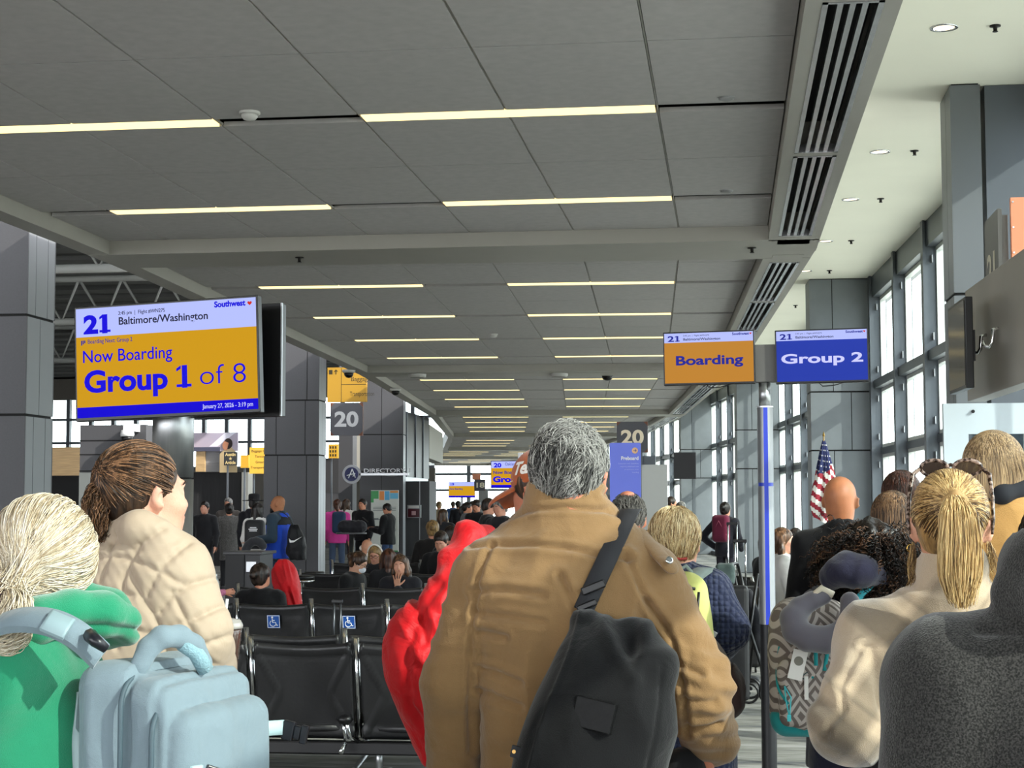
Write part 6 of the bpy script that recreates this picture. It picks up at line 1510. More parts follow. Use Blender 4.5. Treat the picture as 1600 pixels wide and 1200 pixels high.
g = Field((-0.38, -0.3, 0.80), (0.40, 0.3, 1.70), 0.008)
shL, shR = (-0.11, 0, 1.50), (0.20, 0, 1.49)
g.loft([(0.02, 0, 0.82, .18, .14), (0.02, 0, 1.0, .175, .14), (0.03, 0, 1.25, .165, .135), (0.03, 0, 1.42, .165, .13), (0.02, 0, 1.50, .12, .11), (0.0, 0, 1.56, .09, .09)], 0.03); g.cap((0, 0, 1.53), shL, 0.06, 0.075, 0.05).cap((0.03, 0, 1.53), shR, 0.06, 0.08, 0.05)
for a, e_, b2 in ((shL, (-0.13, -0.02, 1.24), (-0.1, 0.16, 1.10)), (shR, (0.25, -0.02, 1.22), (0.24, 0.16, 1.08))): g.cap(a, e_, 0.078, 0.068, 0.03).cap(e_, b2, 0.066, 0.05, 0.03)
g.cap((0.0, -0.01, 1.555), (0.0, -0.015, 1.60), 0.085, 0.08, 0.02); field_obj('coat', g, m_tan2, t, 1, folds(0.009, (9, 9, 5), 14))
g = Field((-0.2, -0.2, 1.5), (0.2, 0.2, 1.72), 0.007); g.chain([(-0.075, -0.03, 1.60), (0, -0.085, 1.605), (0.08, -0.05, 1.625)], [0.022, 0.026, 0.024], 0.02); field_obj('collar', g, mat('collar_dark', '1e2026', 0.9), t)
cap_base(t, hc, Rm, 1.03, m_bl2, 0.3)
n = 2600; d = rdirs(n, lambda d: (d[:, 1] < 0.55) & (d[:, 2] > -0.2)); st = scalp(hc, Rm, 1.0, d, 1.06); k = 18; out = []
top_ = unit(np.array([[0, -0.1, 1.0]]))
pth = slerp_path(np.broadcast_to(top_ + 0.25 * rng.normal(size=(n, 3)) * np.array((0.3, 1, 0.1)), d.shape), unit(d * np.array((1, 1, 0.15))), 10)
up = scalp(hc, Rm, 1.0, pth.reshape(-1, 3), 1.06 + 0.03 * rng.random(n * 10)).reshape(n, 10, 3); e_ = up[:, -1]
zb = 1.585 + 0.02 * rng.random(n); dn = np.stack([e_ + np.stack([0.015 * np.sin(q * 3) * d[:, 0] - 0.004 * q, 0.0 * q * d[:, 1], (zb - e_[:, 2]) * q], 1) for q in np.linspace(0.12, 1, 9)], 1)
strands('hair_strands', np.concatenate([up, dn], 1), m_bl2, t, 0.0013, 0.0009, np.clip(0.5 + 0.28 * rng.normal(size=n), 0, 1))
simple_legs(t, m_blk, 1.0, (0, 0), 0.95)

# ================================================================== 8: curly-haired woman, navy hoodie
Lc = Loc(1356, 5.6)
t = thing('person', 'woman with dark curly hair and a navy hooded sweatshirt', 'person', Lc.o)
hc = Lc(1360, 806) + np.array((0, 0.03, -0.128)); Rm = headR(R(12), R(4)); m_curl = hair_mat('hair_curly', '120d0b', '6a4a34', 0.4, '2e211a'); m_navy = fabric('fleece_navy', '232338', 0.95, 600, 0.0008, 0.08, 0.3, fold=0.006, fs=9)
f = Field((-0.36, -0.25, 0.85), (0.36, 0.35, 1.65), 0.009); W_ = head_prims(f, hc, Rm, 0.95); f.cap(hc + np.array((0, -0.02, -0.05)), (0, 0, 1.30), 0.052, 0.06, 0.03); f.loft([(0, 0, z, rx, ry) for z, rx, ry in ((0.85, .14, .10), (1.1, .13, .10), (1.25, .14, .10), (1.30, .10, .08))], 0.04)
multi_obj('body', [f], skin('b98468'), t); face_parts(t, W_, 0.95)
g = Field((-0.42, -0.34, 0.70), (0.34, 0.34, 1.50), 0.008); shL, shR = (-0.15, 0, 1.235), (0.15, 0, 1.235)
g.loft([(-0.02, 0, 0.72, .19, .14), (-0.02, 0, 0.9, .19, .14), (-0.01, 0, 1.1, .175, .135), (0, 0, 1.2, .165, .125), (0, 0, 1.28, .11, .10)], 0.03); g.cap((-0.05, 0, 1.27), shL, 0.06, 0.078, 0.05).cap((0.05, 0, 1.27), shR, 0.06, 0.078, 0.05)
for a, e_, b2 in ((shL, (-0.22, -0.04, 1.0), (-0.18, 0.15, 0.92)), (shR, (0.21, -0.04, 1.0), (0.18, 0.15, 0.9))): g.cap(a, e_, 0.075, 0.065, 0.03).cap(e_, b2, 0.062, 0.045, 0.03)
g.chain([Lc(1298, 903, -0.13), Lc(1318, 892, -0.17), Lc(1350, 895, -0.17), Lc(1378, 904, -0.11)], [0.036, 0.046, 0.044, 0.032], 0.02); g.chain([Lc(1304, 888, -0.16), Lc(1322, 877, -0.16), Lc(1345, 880, -0.15)], [0.028, 0.028, 0.02], 0.02)
field_obj('sweatshirt', g, m_navy, t, 1, folds(0.008, (10, 10, 7), 15))
q = Field(np.array(hc) - 0.24, np.array(hc) + 0.2, 0.008); q.ell(hc + np.array((0, -0.02, 0.015)), (0.098, 0.112, 0.105)).ell(hc + np.array((0.03, -0.06, -0.08)), (0.085, 0.06, 0.08), None, 0.05).ell(hc + np.array((-0.04, -0.03, -0.06)), (0.075, 0.08, 0.07), None, 0.05); q.ell(hc + Rm @ np.array((0, 0.10, -0.03)), (0.07, 0.07, 0.085), None, 0.02, 'sub')
o = field_obj('hair_base', q, m_curl, t, 1, lambda V, N: 0.010 * vnoise(V * 38, 2) + 0.006 * vnoise(V * 80, 4)); set_tone(o, 0.15, 0.25, (60, 60, 60))
n = 2300; d = rdirs(n, lambda d: (d[:, 1] < 0.5) & (d[:, 2] > -0.85)); k = 22; u = np.linspace(0, 1, k); Ln_ = 0.085 + 0.075 * rng.random(n); st = hc + np.array((0, -0.02, 0.0)) + d * np.array((0.088, 0.10, 0.092))
dirs = unit(d * np.array((1.1, 1.0, 0.5)) * 0.8 + np.array((0, 0, -0.9)) + 0.25 * rng.normal(size=(n, 3))); a1 = unit(np.cross(dirs, (0.3, 0.5, 0.8))); a2 = np.cross(dirs, a1); ph = rng.random(n) * 6.28; fr = 9 + 9 * rng.random(n)
S = st[:, None] + unit(d)[:, None] * (0.02 * np.sin(u * PI))[None, :, None] + dirs[:, None] * (u[None] * Ln_[:, None])[..., None] + 0.0065 * (a1[:, None] * np.cos(fr[:, None] * u[None] * 2.5 + ph[:, None])[..., None] + a2[:, None] * np.sin(fr[:, None] * u[None] * 2.5 + ph[:, None])[..., None])
strands('curls', S, m_curl, t, 0.0022, 0.0012, np.clip(0.35 + 0.3 * rng.normal(size=n), 0, 1))
simple_legs(t, m_blk, 0.9, (0, 0.02), 0.85)
# patterned backpack
def pattern_mat():
    m = bpy.data.materials.new('diamond_pattern_fabric'); m.use_nodes = True; nt = m.node_tree; N = nt.nodes; L = nt.links; b = N['Principled BSDF']; b.inputs['Roughness'].default_value = 0.8
    tc = N.new('ShaderNodeTexCoord'); sp = N.new('ShaderNodeSeparateXYZ'); L.new(tc.outputs['Object'], sp.inputs[0])
    def mth(op, a, b_=None, c_=None):
        n_ = N.new('ShaderNodeMath'); n_.operation = op
        for i_, v in enumerate((a, b_, c_)):
            if v is None: continue
            if isinstance(v, (int, float)): n_.inputs[i_].default_value = v
            else: L.new(v, n_.inputs[i_])
        return n_.outputs[0]
    xx = mth('ADD', sp.outputs[0], mth('MULTIPLY', sp.outputs[1], 0.8)); fx = mth('ABSOLUTE', mth('SUBTRACT', mth('FRACT', mth('MULTIPLY', xx, 11.0)), 0.5)); fz = mth('ABSOLUTE', mth('SUBTRACT', mth('FRACT', mth('MULTIPLY', sp.outputs[2], 8.0)), 0.5))
    v = mth('FRACT', mth('MULTIPLY', mth('ADD', fx, fz), 4.0)); rp = N.new('ShaderNodeValToRGB'); e = rp.color_ramp.elements; e[0].position = 0.45; e[0].color = (*hexc('6c625e'), 1); e[1].position = 0.55; e[1].color = (*hexc('b5aca6'), 1)
    L.new(v, rp.inputs[0]); L.new(rp.outputs[0], b.inputs['Base Color']); return m
m_pat = pattern_mat(); m_teal = fabric('trim_teal', '1f8f92', 0.7, 700, 0.0004, 0.08)
B = thing('backpack', 'patterned grey backpack with teal trim and a tag, worn by the curly-haired woman', 'bag', Lc.o)
Lp = Lc
q = Field((-0.40, -0.52, 0.72), (0.08, -0.08, 1.34), 0.007)
cb = Lp(1268, 1040, -0.30); q.box(cb + np.array((0, 0, 0.0)), (0.128, 0.10, 0.205), 0.075, None, 0.02); q.box(cb + np.array((-0.015, -0.10, -0.075)), (0.090, 0.035, 0.105), 0.034, None, 0.012)
wv = Lp.xz([(1222, 1000), (1235, 985), (1262, 985), (1282, 1000)], -0.42); fo = folds(0.006, (11, 11, 8), 17)
PK = q; field_obj('pack_body', q, m_pat, B, 1, fo)
def onp(px, py, off=0.004, dy=-0.42, F_=None):
    p = Lp(px, py, dy); y = back_y(F_ or PK, p[0], p[2]); y = dy if y is None else y; return Vector(Lp(px, py, y - off))
def piping(name, pts, w_, m, th=0.003): ribbon(name, [onp(a, b2) for a, b2 in pts], [(0, -1, 0)] * len(pts), w_, th, m, B)
piping('teal_piping', [(1218, 1010), (1214, 1040), (1216, 1075), (1232, 1100)], 0.008, m_teal); piping('teal_piping', [(1222, 1012), (1240, 1008), (1262, 1024), (1270, 1060)], 0.007, m_teal)
piping('teal_band', [(1240, 1008), (1247, 985)], 0.022, m_teal); piping('teal_band', [(1274, 1000), (1275, 1040)], 0.012, m_teal); piping('teal_band', [(1296, 1000), (1288, 1048)], 0.012, m_teal)
q = Field((-0.40, -0.52, 0.70), (0.10, -0.08, 0.95), 0.007); q.box(cb + np.array((0, 0, -0.150)), (0.130, 0.104, 0.062), 0.05, None, 0.02); q.cut((0, 0, 1), (0, 0, cb[2] - 0.135)); field_obj('teal_base', q, m_teal, B)
q = Field((-0.40, -0.56, 0.70), (0.14, -0.08, 1.2), 0.007); q.box(Lp(1306, 1085, -0.36), (0.052, 0.07, 0.085), 0.03, None, 0.01); field_obj('side_pocket', q, fabric('pocket_teal', '17696c', 0.8, 300, 0.001, 0.12), B, 1, folds(0.004, (14, 14, 10), 3))
q = MB(); q.tube([onp(1226, 1072, 0.012), onp(1228, 1095, 0.02), onp(1233, 1118, 0.03)], 0.0022, 6); q.tube([onp(1226, 1072, 0.012), onp(1236, 1090, 0.02), onp(1234, 1118, 0.03)], 0.0022, 6); q.build('draw_cord', mat('cord_cyan', '4cc4cc', 0.6), B)
q = MB(); p = onp(1233, 1120, 0.03); q.box(-0.006, 0.006, -0.004, 0.004, -0.014, 0.006, Matrix.Translation(p)); q.build('cord_toggle', mat('cord_cyan', '4cc4cc', 0.6), B, bevel=0.002)
for pth in ([(1220, 1040), (1258, 1062)], [(1218, 1060), (1262, 1030)], [(1222, 1078), (1262, 1050)]):
    q = MB(); q.tube([onp(a, b2, 0.008) for a, b2 in pth], 0.0015, 6); q.build('elastic_cord', mat('cord_dark', '2c4a4c', 0.6), B)
ribbon('shoulder_strap', [Lc(1300, 985, -0.30), Lc(1328, 950, -0.20), Lc(1360, 915, -0.14), Lc(1382, 900, -0.06)], [(0, -1, 0.2), (0, -1, 0.4), (0.1, -0.9, 0.5), (0.1, -0.5, 0.8)], 0.022, 0.004, mat('strap_cyan', '3cb0c0', 0.6), B)
ribbon('shoulder_strap', [Lc(1285, 985, -0.30), Lc(1288, 940, -0.17), Lc(1292, 905, -0.14)], [(0, -1, 0.2)] * 3, 0.030, 0.006, m_pat, B)
q = MB(); a, b2 = Lp(1251, 1020, -0.45), Lp(1242, 1058, -0.455); mt = Matrix.Translation(Vector((a + b2) / 2)) @ Matrix.Rotation(R(14), 4, 'Y') @ Matrix.Rotation(R(-8), 4, 'X'); q.box(-0.022, 0.022, -0.001, 0.001, -0.045, 0.045, mt); o = q.build('paper_tag', mat('paper_white', 'e4e2de', 0.7), B)
q = MB(); q.lathe([(0.014, 0), (0.014, 0.0008)], 24, m=mt @ Matrix.Translation((0.0, -0.0012, 0.012)) @ Matrix.Rotation(PI / 2, 4, 'X')); q.build('tag_stamp', mat('stamp_grey', '77756c', 0.6), B)
q = MB(); a, b2 = Lp(1258, 1060, -0.44), Lp(1262, 1090, -0.44); q.box(-0.006, 0.006, -0.001, 0.001, -0.035, 0.035, Matrix.Translation(Vector((a + b2) / 2))); q.build('paper_tag', mat('paper_white', 'e4e2de', 0.7), B)
# red bottle in the side pocket
q = Field((-0.40, -0.56, 0.85), (0.14, -0.08, 1.3), 0.006); a = Lp(1305, 1065, -0.37); q.cap(a, a + np.array((0, 0, 0.045)), 0.030, 0.028); o = field_obj('drink_bottle', q, mat('bottle_red', 'a01828', 0.15, spec=0.7), None); o.location = Lc.o; tag(o, 'red drink bottle in the teal side pocket of the patterned backpack', 'bottle')
# neck pillow
m_pil = fabric('pillow_grey', '5d5a63', 0.7, 900, 0.0003, 0.05, 0.4, fold=0.001, fs=5)
q = Field((-0.44, -0.66, 1.0), (0.12, -0.30, 1.40), 0.006)
ring = [(1328, 940), (1330, 964), (1319, 989), (1291, 1000), (1262, 997), (1243, 985), (1239, 966), (1250, 950), (1270, 938), (1288, 932)]
dyv = [-0.44, -0.46, -0.48, -0.49, -0.49, -0.48, -0.47, -0.45, -0.44, -0.43]; rr = [0.030, 0.034, 0.039, 0.041, 0.041, 0.041, 0.040, 0.034, 0.028, 0.024]
q.chain([Lp(a, b2, dy) for (a, b2), dy in zip(ring, dyv)], rr, 0.006)
o = field_obj('neck_pillow', q, m_pil, None, 2); o.location = Lc.o; tag(o, 'grey horseshoe neck pillow strapped on the patterned backpack', 'pillow')
o2 = None; q = MB(); q.tube([Lp(1270, 932, -0.45), Lp(1283, 920, -0.44), Lp(1302, 930, -0.44)], 0.012, 8)
oo = q.build('pillow_loop', mat('loop_cream', 'c9c0ae', 0.8), o)

# ================================================================== 7: bald man in black
Lc = Loc(1314, 7.8)
t = person('bald man in a black jacket standing left of the curly-haired woman', Lc.o, R(0), 1.71, 'a86c4a', top=fabric('jacket_black', '0c0c0f', 0.85, 600, 0.0005, 0.15, 0.1, fold=0.006, fs=9), legs=m_blk, head=(R(14), R(-6), 0), build=0.92, armr=0.92, h=0.011, thick=0.010, collar=0.045, arms=(((-0.205, -0.02, 1.14), (-0.19, 0.12, 0.92)), ((0.205, -0.02, 1.14), (0.19, 0.12, 0.92))), fine=0.008, disp=folds(0.008, (9, 9, 5), 12))
t.location = Lc.o
# ================================================================== 6: blonde child with the yellow-green pack
Lc = Loc(1058, 5.5)
m_quil = bpy.data.materials.get('x') or fabric('quilted_navy', '252c48', 0.7, 700, 0.0004, 0.1, 0.2, fold=0.001, fs=9)
nt = m_quil.node_tree; vo = nt.nodes.new('ShaderNodeTexVoronoi'); vo.inputs['Scale'].default_value = 58; vo.inputs['Randomness'].default_value = 0.25; tcn = nt.nodes.new('ShaderNodeTexCoord'); nt.links.new(tcn.outputs['Object'], vo.inputs['Vector'])
bq = nt.nodes.new('ShaderNodeBump'); bq.inputs['Distance'].default_value = 0.012; bq.invert = True; nt.links.new(vo.outputs['Distance'], bq.inputs['Height']); nt.links.new(bq.outputs[0], nt.nodes['Principled BSDF'].inputs['Normal'])
t = thing('person', 'blonde short-haired child in a navy quilted coat wearing a yellow-green pack', 'person', Lc.o)
hc = Lc(1056, 793) + np.array((0, 0.03, -0.118)); Rm = headR(R(16), R(-10))
f = Field((-0.36, -0.25, 0.85), (0.36, 0.35, 1.68), 0.008); W_ = head_prims(f, hc, Rm, 0.93); f.cap(hc + np.array((0, -0.02, -0.05)), Lc(1062, 900, 0), 0.044, 0.056, 0.03); f.loft([(0.02, 0, z, rx, ry) for z, rx, ry in ((0.85, .13, .10), (1.1, .12, .10), (1.25, .13, .10), (1.31, .09, .08))], 0.04)
multi_obj('body', [f], skin('d49c82'), t); face_parts(t, W_, 0.93)
g = Field((-0.36, -0.32, 0.55), (0.40, 0.34, 1.45), 0.008); shL, shR = Lc(1000, 915), Lc(1108, 922); eR = Lc(1140, 985, -0.04); wR = Lc(1120, 1020, 0.16); eL = Lc(978, 985, -0.04); wL = Lc(985, 1030, 0.16)
g.loft([(0.02, 0, 0.56, .17, .14), (0.02, 0, 0.8, .165, .135), (0.0, 0, 1.0, .155, .125), (0, 0, 1.15, .15, .12), (0, 0, 1.27, .14, .11), (0.005, 0, 1.33, .07, .07)], 0.03); g.cap(Lc(1050, 900), shL, 0.05, 0.062, 0.05).cap(Lc(1070, 900), shR, 0.05, 0.065, 0.05).cap(shR, eR, 0.065, 0.060, 0.03).cap(eR, wR, 0.06, 0.045, 0.03).cap(shL, eL, 0.065, 0.060, 0.03).cap(eL, wL, 0.06, 0.045, 0.03)
field_obj('coat', g, m_quil, t, 1, folds(0.006, (9, 9, 6), 19))
m_bl3 = hair_mat('hair_child_blonde', '7d6140', 'f2dfb4', 0.36, 'cba978'); cap_base(t, hc, Rm, 0.95, m_bl3, 0.25)
grow_short(t, hc, Rm, 0.97, m_bl3, 4200, 1.0, (0.1, -0.5, -1.0), 0.09, 0.25, 0.0016, lambda d: np.clip(0.5 + 0.25 * rng.normal(size=len(d)) + 0.3 * d[:, 2] - 0.1, 0, 1), k=9)
q = MB(); q.tube([Lc(1050 + a, 865 + b2, c_) for a, b2, c_ in ((-14, 4, -0.03), (0, 8, -0.07), (20, 8, -0.05), (30, 3, 0.0))], 0.006, 8); q.build('collar_trim', mat('collar_red', 'a03830', 0.8), t)
simple_legs(t, m_den, 0.9, (0.0, 0.0), 0.78)
B = thing('backpack', 'small yellow-green and grey daypack on the navy quilted coat', 'bag', Lc.o)
m_yel = fabric('pack_yellow_green', 'c4c676', 0.7, 600, 0.0005, 0.06, 0.1, fold=0.005, fs=10); m_pg = fabric('pack_grey_green', '84908a', 0.75, 600, 0.0005, 0.06)
q = Field((-0.30, -0.45, 0.85), (0.25, -0.06, 1.40), 0.007); q.box(Lc(1062, 975, -0.22), (0.105, 0.075, 0.155), 0.06, rotm(0, R(-8), 0), 0.02); PK2 = q; field_obj('pack_body', q, m_yel, B, 1, folds(0.006, (10, 10, 7), 23))
q = Field((-0.30, -0.47, 1.15), (0.25, -0.06, 1.42), 0.006); q.box(Lc(1058, 925, -0.21), (0.085, 0.078, 0.045), 0.035, rotm(0, R(-8), 0), 0.02); field_obj('pack_lid', q, m_pg, B, 1, folds(0.004, (12, 12, 9), 24))
q = MB(); q.tube([onp2 for onp2 in (Lc(1092, 925, -0.31), Lc(1090, 950, -0.315), Lc(1085, 985, -0.315))], 0.0045, 8); q.build('zip', m_black, B); q = MB(); q.tube([Lc(1052, 922, -0.30), Lc(1068, 918, -0.31), Lc(1086, 920, -0.30)], 0.005, 8); q.build('zip', m_black, B)
ribbon('shoulder_strap', [Lc(1078, 930, -0.24), Lc(1084, 905, -0.14), Lc(1100, 893, -0.05), Lc(1108, 893, 0.04)], [(0, -1, 0.3), (0, -0.8, 0.6), (0, -0.5, 0.9), (0, 0.2, 1)], 0.05, 0.012, m_pg, B)
q = MB(); q.tube([Lc(1062, 905, -0.24), Lc(1062, 890, -0.25), Lc(1072, 884, -0.25), Lc(1080, 893, -0.24), Lc(1080, 908, -0.23)], 0.006, 8); q.build('carry_loop', m_pg, B)
ribbon('hip_strap', [Lc(1100, 990, -0.20), Lc(1122, 1015, -0.17), Lc(1142, 1048, -0.12)], [(0.5, -0.9, 0.2)] * 3, 0.03, 0.004, mat('webbing_taupe', '6b6058', 0.8), B)
q = MB(); q.box(-0.022, 0.022, -0.006, 0.006, -0.008, 0.008, Matrix.Translation(Vector(Lc(1110, 987, -0.22))) @ Matrix.Rotation(R(30), 4, 'Y')); q.build('strap_buckle', m_alu, B, bevel=0.002)
q = Field((0.0, -0.35, 0.60), (0.42, 0.15, 1.15), 0.008); q.ell(Lc(1140, 1080, -0.12), (0.045, 0.07, 0.085)); q.ell(Lc(1133, 1100, -0.10), (0.035, 0.06, 0.05)); o = field_obj('hip_bag', q, fabric('bag_maroon', '33201f', 0.6, 500, 0.0006, 0.15), None, 1, folds(0.008, (14, 14, 14), 5)); o.location = Lc.o; tag(o, 'dark maroon pouch hanging at the side of the navy quilted coat', 'bag')
# ================================================================== 5: balding man
Lc = Loc(981, 7.4)
t = person('grey balding man half hidden behind the shoulder of the tan jacket', Lc.o, 0, 1.62, 'b9765c', top=fabric('jacket_dark', '2a2628', 0.85, 600, 0.0005, 0.1), legs=m_den, h=0.012, head=(0, R(8), 0), fine=0.009)
hc_, Rm_, K_ = root_info[t.name][:3]
m_salt = hair_mat('hair_salt', '161412', '8e8a84', 0.45)
cap_base(t, hc_, Rm_, K_, m_salt, 0.1, 0.009, 0.2); grow_short(t, hc_, Rm_, K_, m_salt, 2000, 0.55, (0.2, -0.7, -0.6), 0.10, 0.5, 0.0016, k=6)
q = Field(np.array(hc_) - 0.15, np.array(hc_) + 0.2, 0.008); q.ell(np.array(hc_) + Rm_ @ np.array((0.0, -0.045, 0.105)), (0.034, 0.036, 0.020)); field_obj('bald_crown', q, skin('b9765c'), t)
# ================================================================== 9, 10: two brown-haired women behind the curly one
m_br2 = hair_mat('hair_brown_mid', '241811', '8a6a4c', 0.4, '4c3626')
def longhair_person(px, py, Y, label, m, H=None, top='232225', rz=0, zlow=0.30, n=1700, yaw=0, tone=0.5, legs=None, skin_t='c08468', rad=1.04):
    p, hz = stand_at(px, py, Y); t = person(label, p, rz, hz, skin_t, top=fabric('top_' + top, top, 0.85, 600, 0.0006, 0.1, 0.2), legs=legs or m_blk, h=0.014, head=(yaw, 0, 0), fine=0.010)
    hc, Rm, K = root_info[t.name][:3]; cap_base(t, hc, Rm, 1.03 * K, m, 0.25, 0.009)
    d = rdirs(n, lambda d: (d[:, 1] < 0.45) & (d[:, 2] > -0.2)); top_ = np.array([[0, 0.1, 1.0]])
    pth = slerp_path(np.broadcast_to(top_ + 0.2 * rng.normal(size=(n, 3)) * np.array((0.3, 1, 0.1)), d.shape), unit(d * np.array((1, 1, 0.15))), 8); up = scalp(hc, Rm, K, pth.reshape(-1, 3), rad + 0.05 * rng.random(n * 8)).reshape(n, 8, 3); e_ = up[:, -1]
    zb = hc[2] - zlow * (0.8 + 0.3 * rng.random(n)); ph = rng.random(n) * 6
    dn = np.stack([e_ + np.stack([0.010 * np.sin(q * 9 + ph) * q, 0.010 * np.cos(q * 7 + ph) * q - 0.03 * q, (zb - e_[:, 2]) * q], 1) for q in np.linspace(0.12, 1, 9)], 1)
    strands('hair_strands', np.concatenate([up, dn], 1), m, t, 0.0019, 0.0012, np.clip(tone + 0.28 * rng.normal(size=n), 0, 1)); return t
longhair_person(1394, 769, 6.4, 'woman with straight brown hair right behind the curly-haired woman', m_br2, top='c9c2b8', tone=0.6)
longhair_person(1408, 737, 7.3, 'person with wavy reddish-brown hair behind the sunglasses of the blonde woman', hair_mat('hair_auburn', '160c0a', '5c3628', 0.3), top='2a2a2e', zlow=0.14, tone=0.4)
# ================================================================== 4: person in the orange cap, and the red jacket
Lc = Loc(856, 4.9)
t = person('person in a burnt orange cap and white top, hidden behind the tan jacket', Lc.o, R(62), 1.735, 'b9765c', top=fabric('top_white', 'cfcac2', 0.85, 600, 0.0005, 0.06), legs=m_den, h=0.010, fine=0.008, head=(R(6), R(6), 0), build=1.0, hair=HC('short', hair_mat('hair_brown', '1d120c', '8a6448'), 0.009))
hc, Rm, K = root_info[t.name][:3]; cz = t.rotation_euler.z
C_ = thing('baseball_cap', 'burnt orange baseball cap with white script lettering, partly behind the grey-haired man', 'cap', t.location, cz)
m_cap = fabric('cap_orange', 'a5532a', 0.8, 500, 0.0008, 0.06, 0.3, fold=0.001, fs=5)
q = Field(np.array(hc) - 0.25, np.array(hc) + 0.25, 0.006); W2 = lambda p: np.array(hc) + Rm @ (np.array(p, float) * K)
q.ell(W2((0, -0.012, 0.040)), np.array((0.090, 0.108, 0.098)) * K, Rm, 0.01); q.cut(tuple(Rm @ np.array((0, -0.12, -1))), W2((0, 0, 0.025))); 
def dsp(V, N):
    l_ = (V - np.array(hc)) @ Rm; return -0.0035 * np.exp(-(l_[:, 0] / 0.003) ** 2) - 0.0035 * np.exp(-((np.abs(l_[:, 0]) - 0.62 * np.abs(l_[:, 1] + 0.0)) / 0.003) ** 2) * (l_[:, 2] > 0.05)
field_obj('crown', q, m_cap, C_, 1, dsp)
q = Field(np.array(hc) - 0.25, np.array(hc) + 0.3, 0.005); q.box(W2((0, 0.115, 0.018)), np.array((0.078, 0.078, 0.0065)) * K, 0.006, Rm @ rotm(R(-16), 0, 0), 0.0)
o = field_obj('visor', q, m_cap, C_, 1); 
def inv(V): return V
me = o.data; vv = np.empty(len(me.vertices) * 3, np.float32); me.vertices.foreach_get('co', vv); vv = vv.reshape(-1, 3); l_ = (vv - np.array(hc)) @ Rm; edge = np.clip((l_[:, 1] - 0.10) / 0.095, 0, 1); l_[:, 2] -= 4.5 * l_[:, 0] ** 2; l_[:, 0] *= np.sqrt(np.clip(1.02 - edge ** 2.2, 0.02, 1)); vv = np.array(hc) + l_ @ Rm.T; me.vertices.foreach_set('co', vv.astype(np.float32).ravel()); me.update()
q = MB(); pts = [Vector(W2((0.086 * math.sin(a), -0.012 + 0.112 * math.cos(a), 0.040 + 0.012 * 0))) for a in [R(-70 + 14 * k) for k in range(11)]]; q.tube(pts, 0.0022, 6); q.build('white_cord', mat('cord_white', 'dedad2', 0.7), C_)
# lettering bent around the crown
ft = text('Texas', 0.062, (0, 0, 0), mat('cord_white', 'dedad2', 0.7), C_, bold=0.0022, align='CENTER', shear=0.25, width=0.12, depth=0.002)
for v in ft.data.vertices:
    x, y, z = v.co; a = R(98) + x / 0.098; el = (y) / 0.115 + 0.16; r_ = 1.03 + z * 3
    v.co = W2((-0.090 * math.sin(a) * math.cos(el) * r_, -0.012 + 0.108 * math.cos(a) * math.cos(el) * r_, 0.040 + 0.098 * math.sin(el) * r_))
ft.location = (0, 0, 0); ft.rotation_euler = (0, 0, 0)
for v in ft.data.vertices: pass
# red padded jacket held out at the left
Lr = Loc(680, 4.4)
m_red = fabric('nylon_red', 'c3151d', 0.5, 900, 0.0003, 0.08, 0.1, fold=0.010, fs=12)
q = Field((-0.40, -0.30, 0.72), (0.34, 0.30, 1.62), 0.007)
q.chain([Lr(760, 835, 0.30), Lr(732, 840, 0.16), Lr(712, 880, 0.06), Lr(702, 920, 0.0)], [0.03, 0.035, 0.035, 0.045], 0.04)
q.loft([(x, 0, z, rx, ry) for (x, z, rx, ry) in [((Lr(a, y)[0] + Lr(b2, y)[0]) / 2, Lr(a, y)[2], (Lr(b2, y)[0] - Lr(a, y)[0]) / 2, r_) for y, a, b2, r_ in ((1190, 665, 720, .06), (1150, 645, 735, .10), (1100, 620, 740, .13), (1050, 607, 740, .15), (1010, 604, 738, .15), (975, 610, 734, .13), (940, 640, 728, .10), (900, 690, 722, .06))]], 0.04)
ln1 = Lr.xz([(693, 905), (655, 960), (640, 1030), (645, 1100), (675, 1160)], -0.1); ln2 = Lr.xz([(715, 900), (690, 975), (672, 1060), (680, 1140)], -0.1); ln3 = Lr.xz([(640, 940), (660, 965), (670, 1000)], -0.1)
def dsp(V, N):
    a = V[:, 0] * 0.75 + V[:, 2] * 0.5; r = 0.009 * (1 - 2.6 * np.abs(vnoise(np.stack([a * 30, V[:, 1] * 6, (V[:, 2] - V[:, 0]) * 4], 1), 31))) + 0.002 * vnoise(V * 30, 9)
    for s_ in (ln1, ln2, ln3): r = r - 0.012 * np.exp(-(seam_dist(V, s_) / 0.012) ** 2)
    return r
o = field_obj('red_jacket', q, m_red, None, 1, dsp); o.location = Lr.o; tag(o, 'bright red padded jacket bulging out left of the tan jacket', 'jacket')
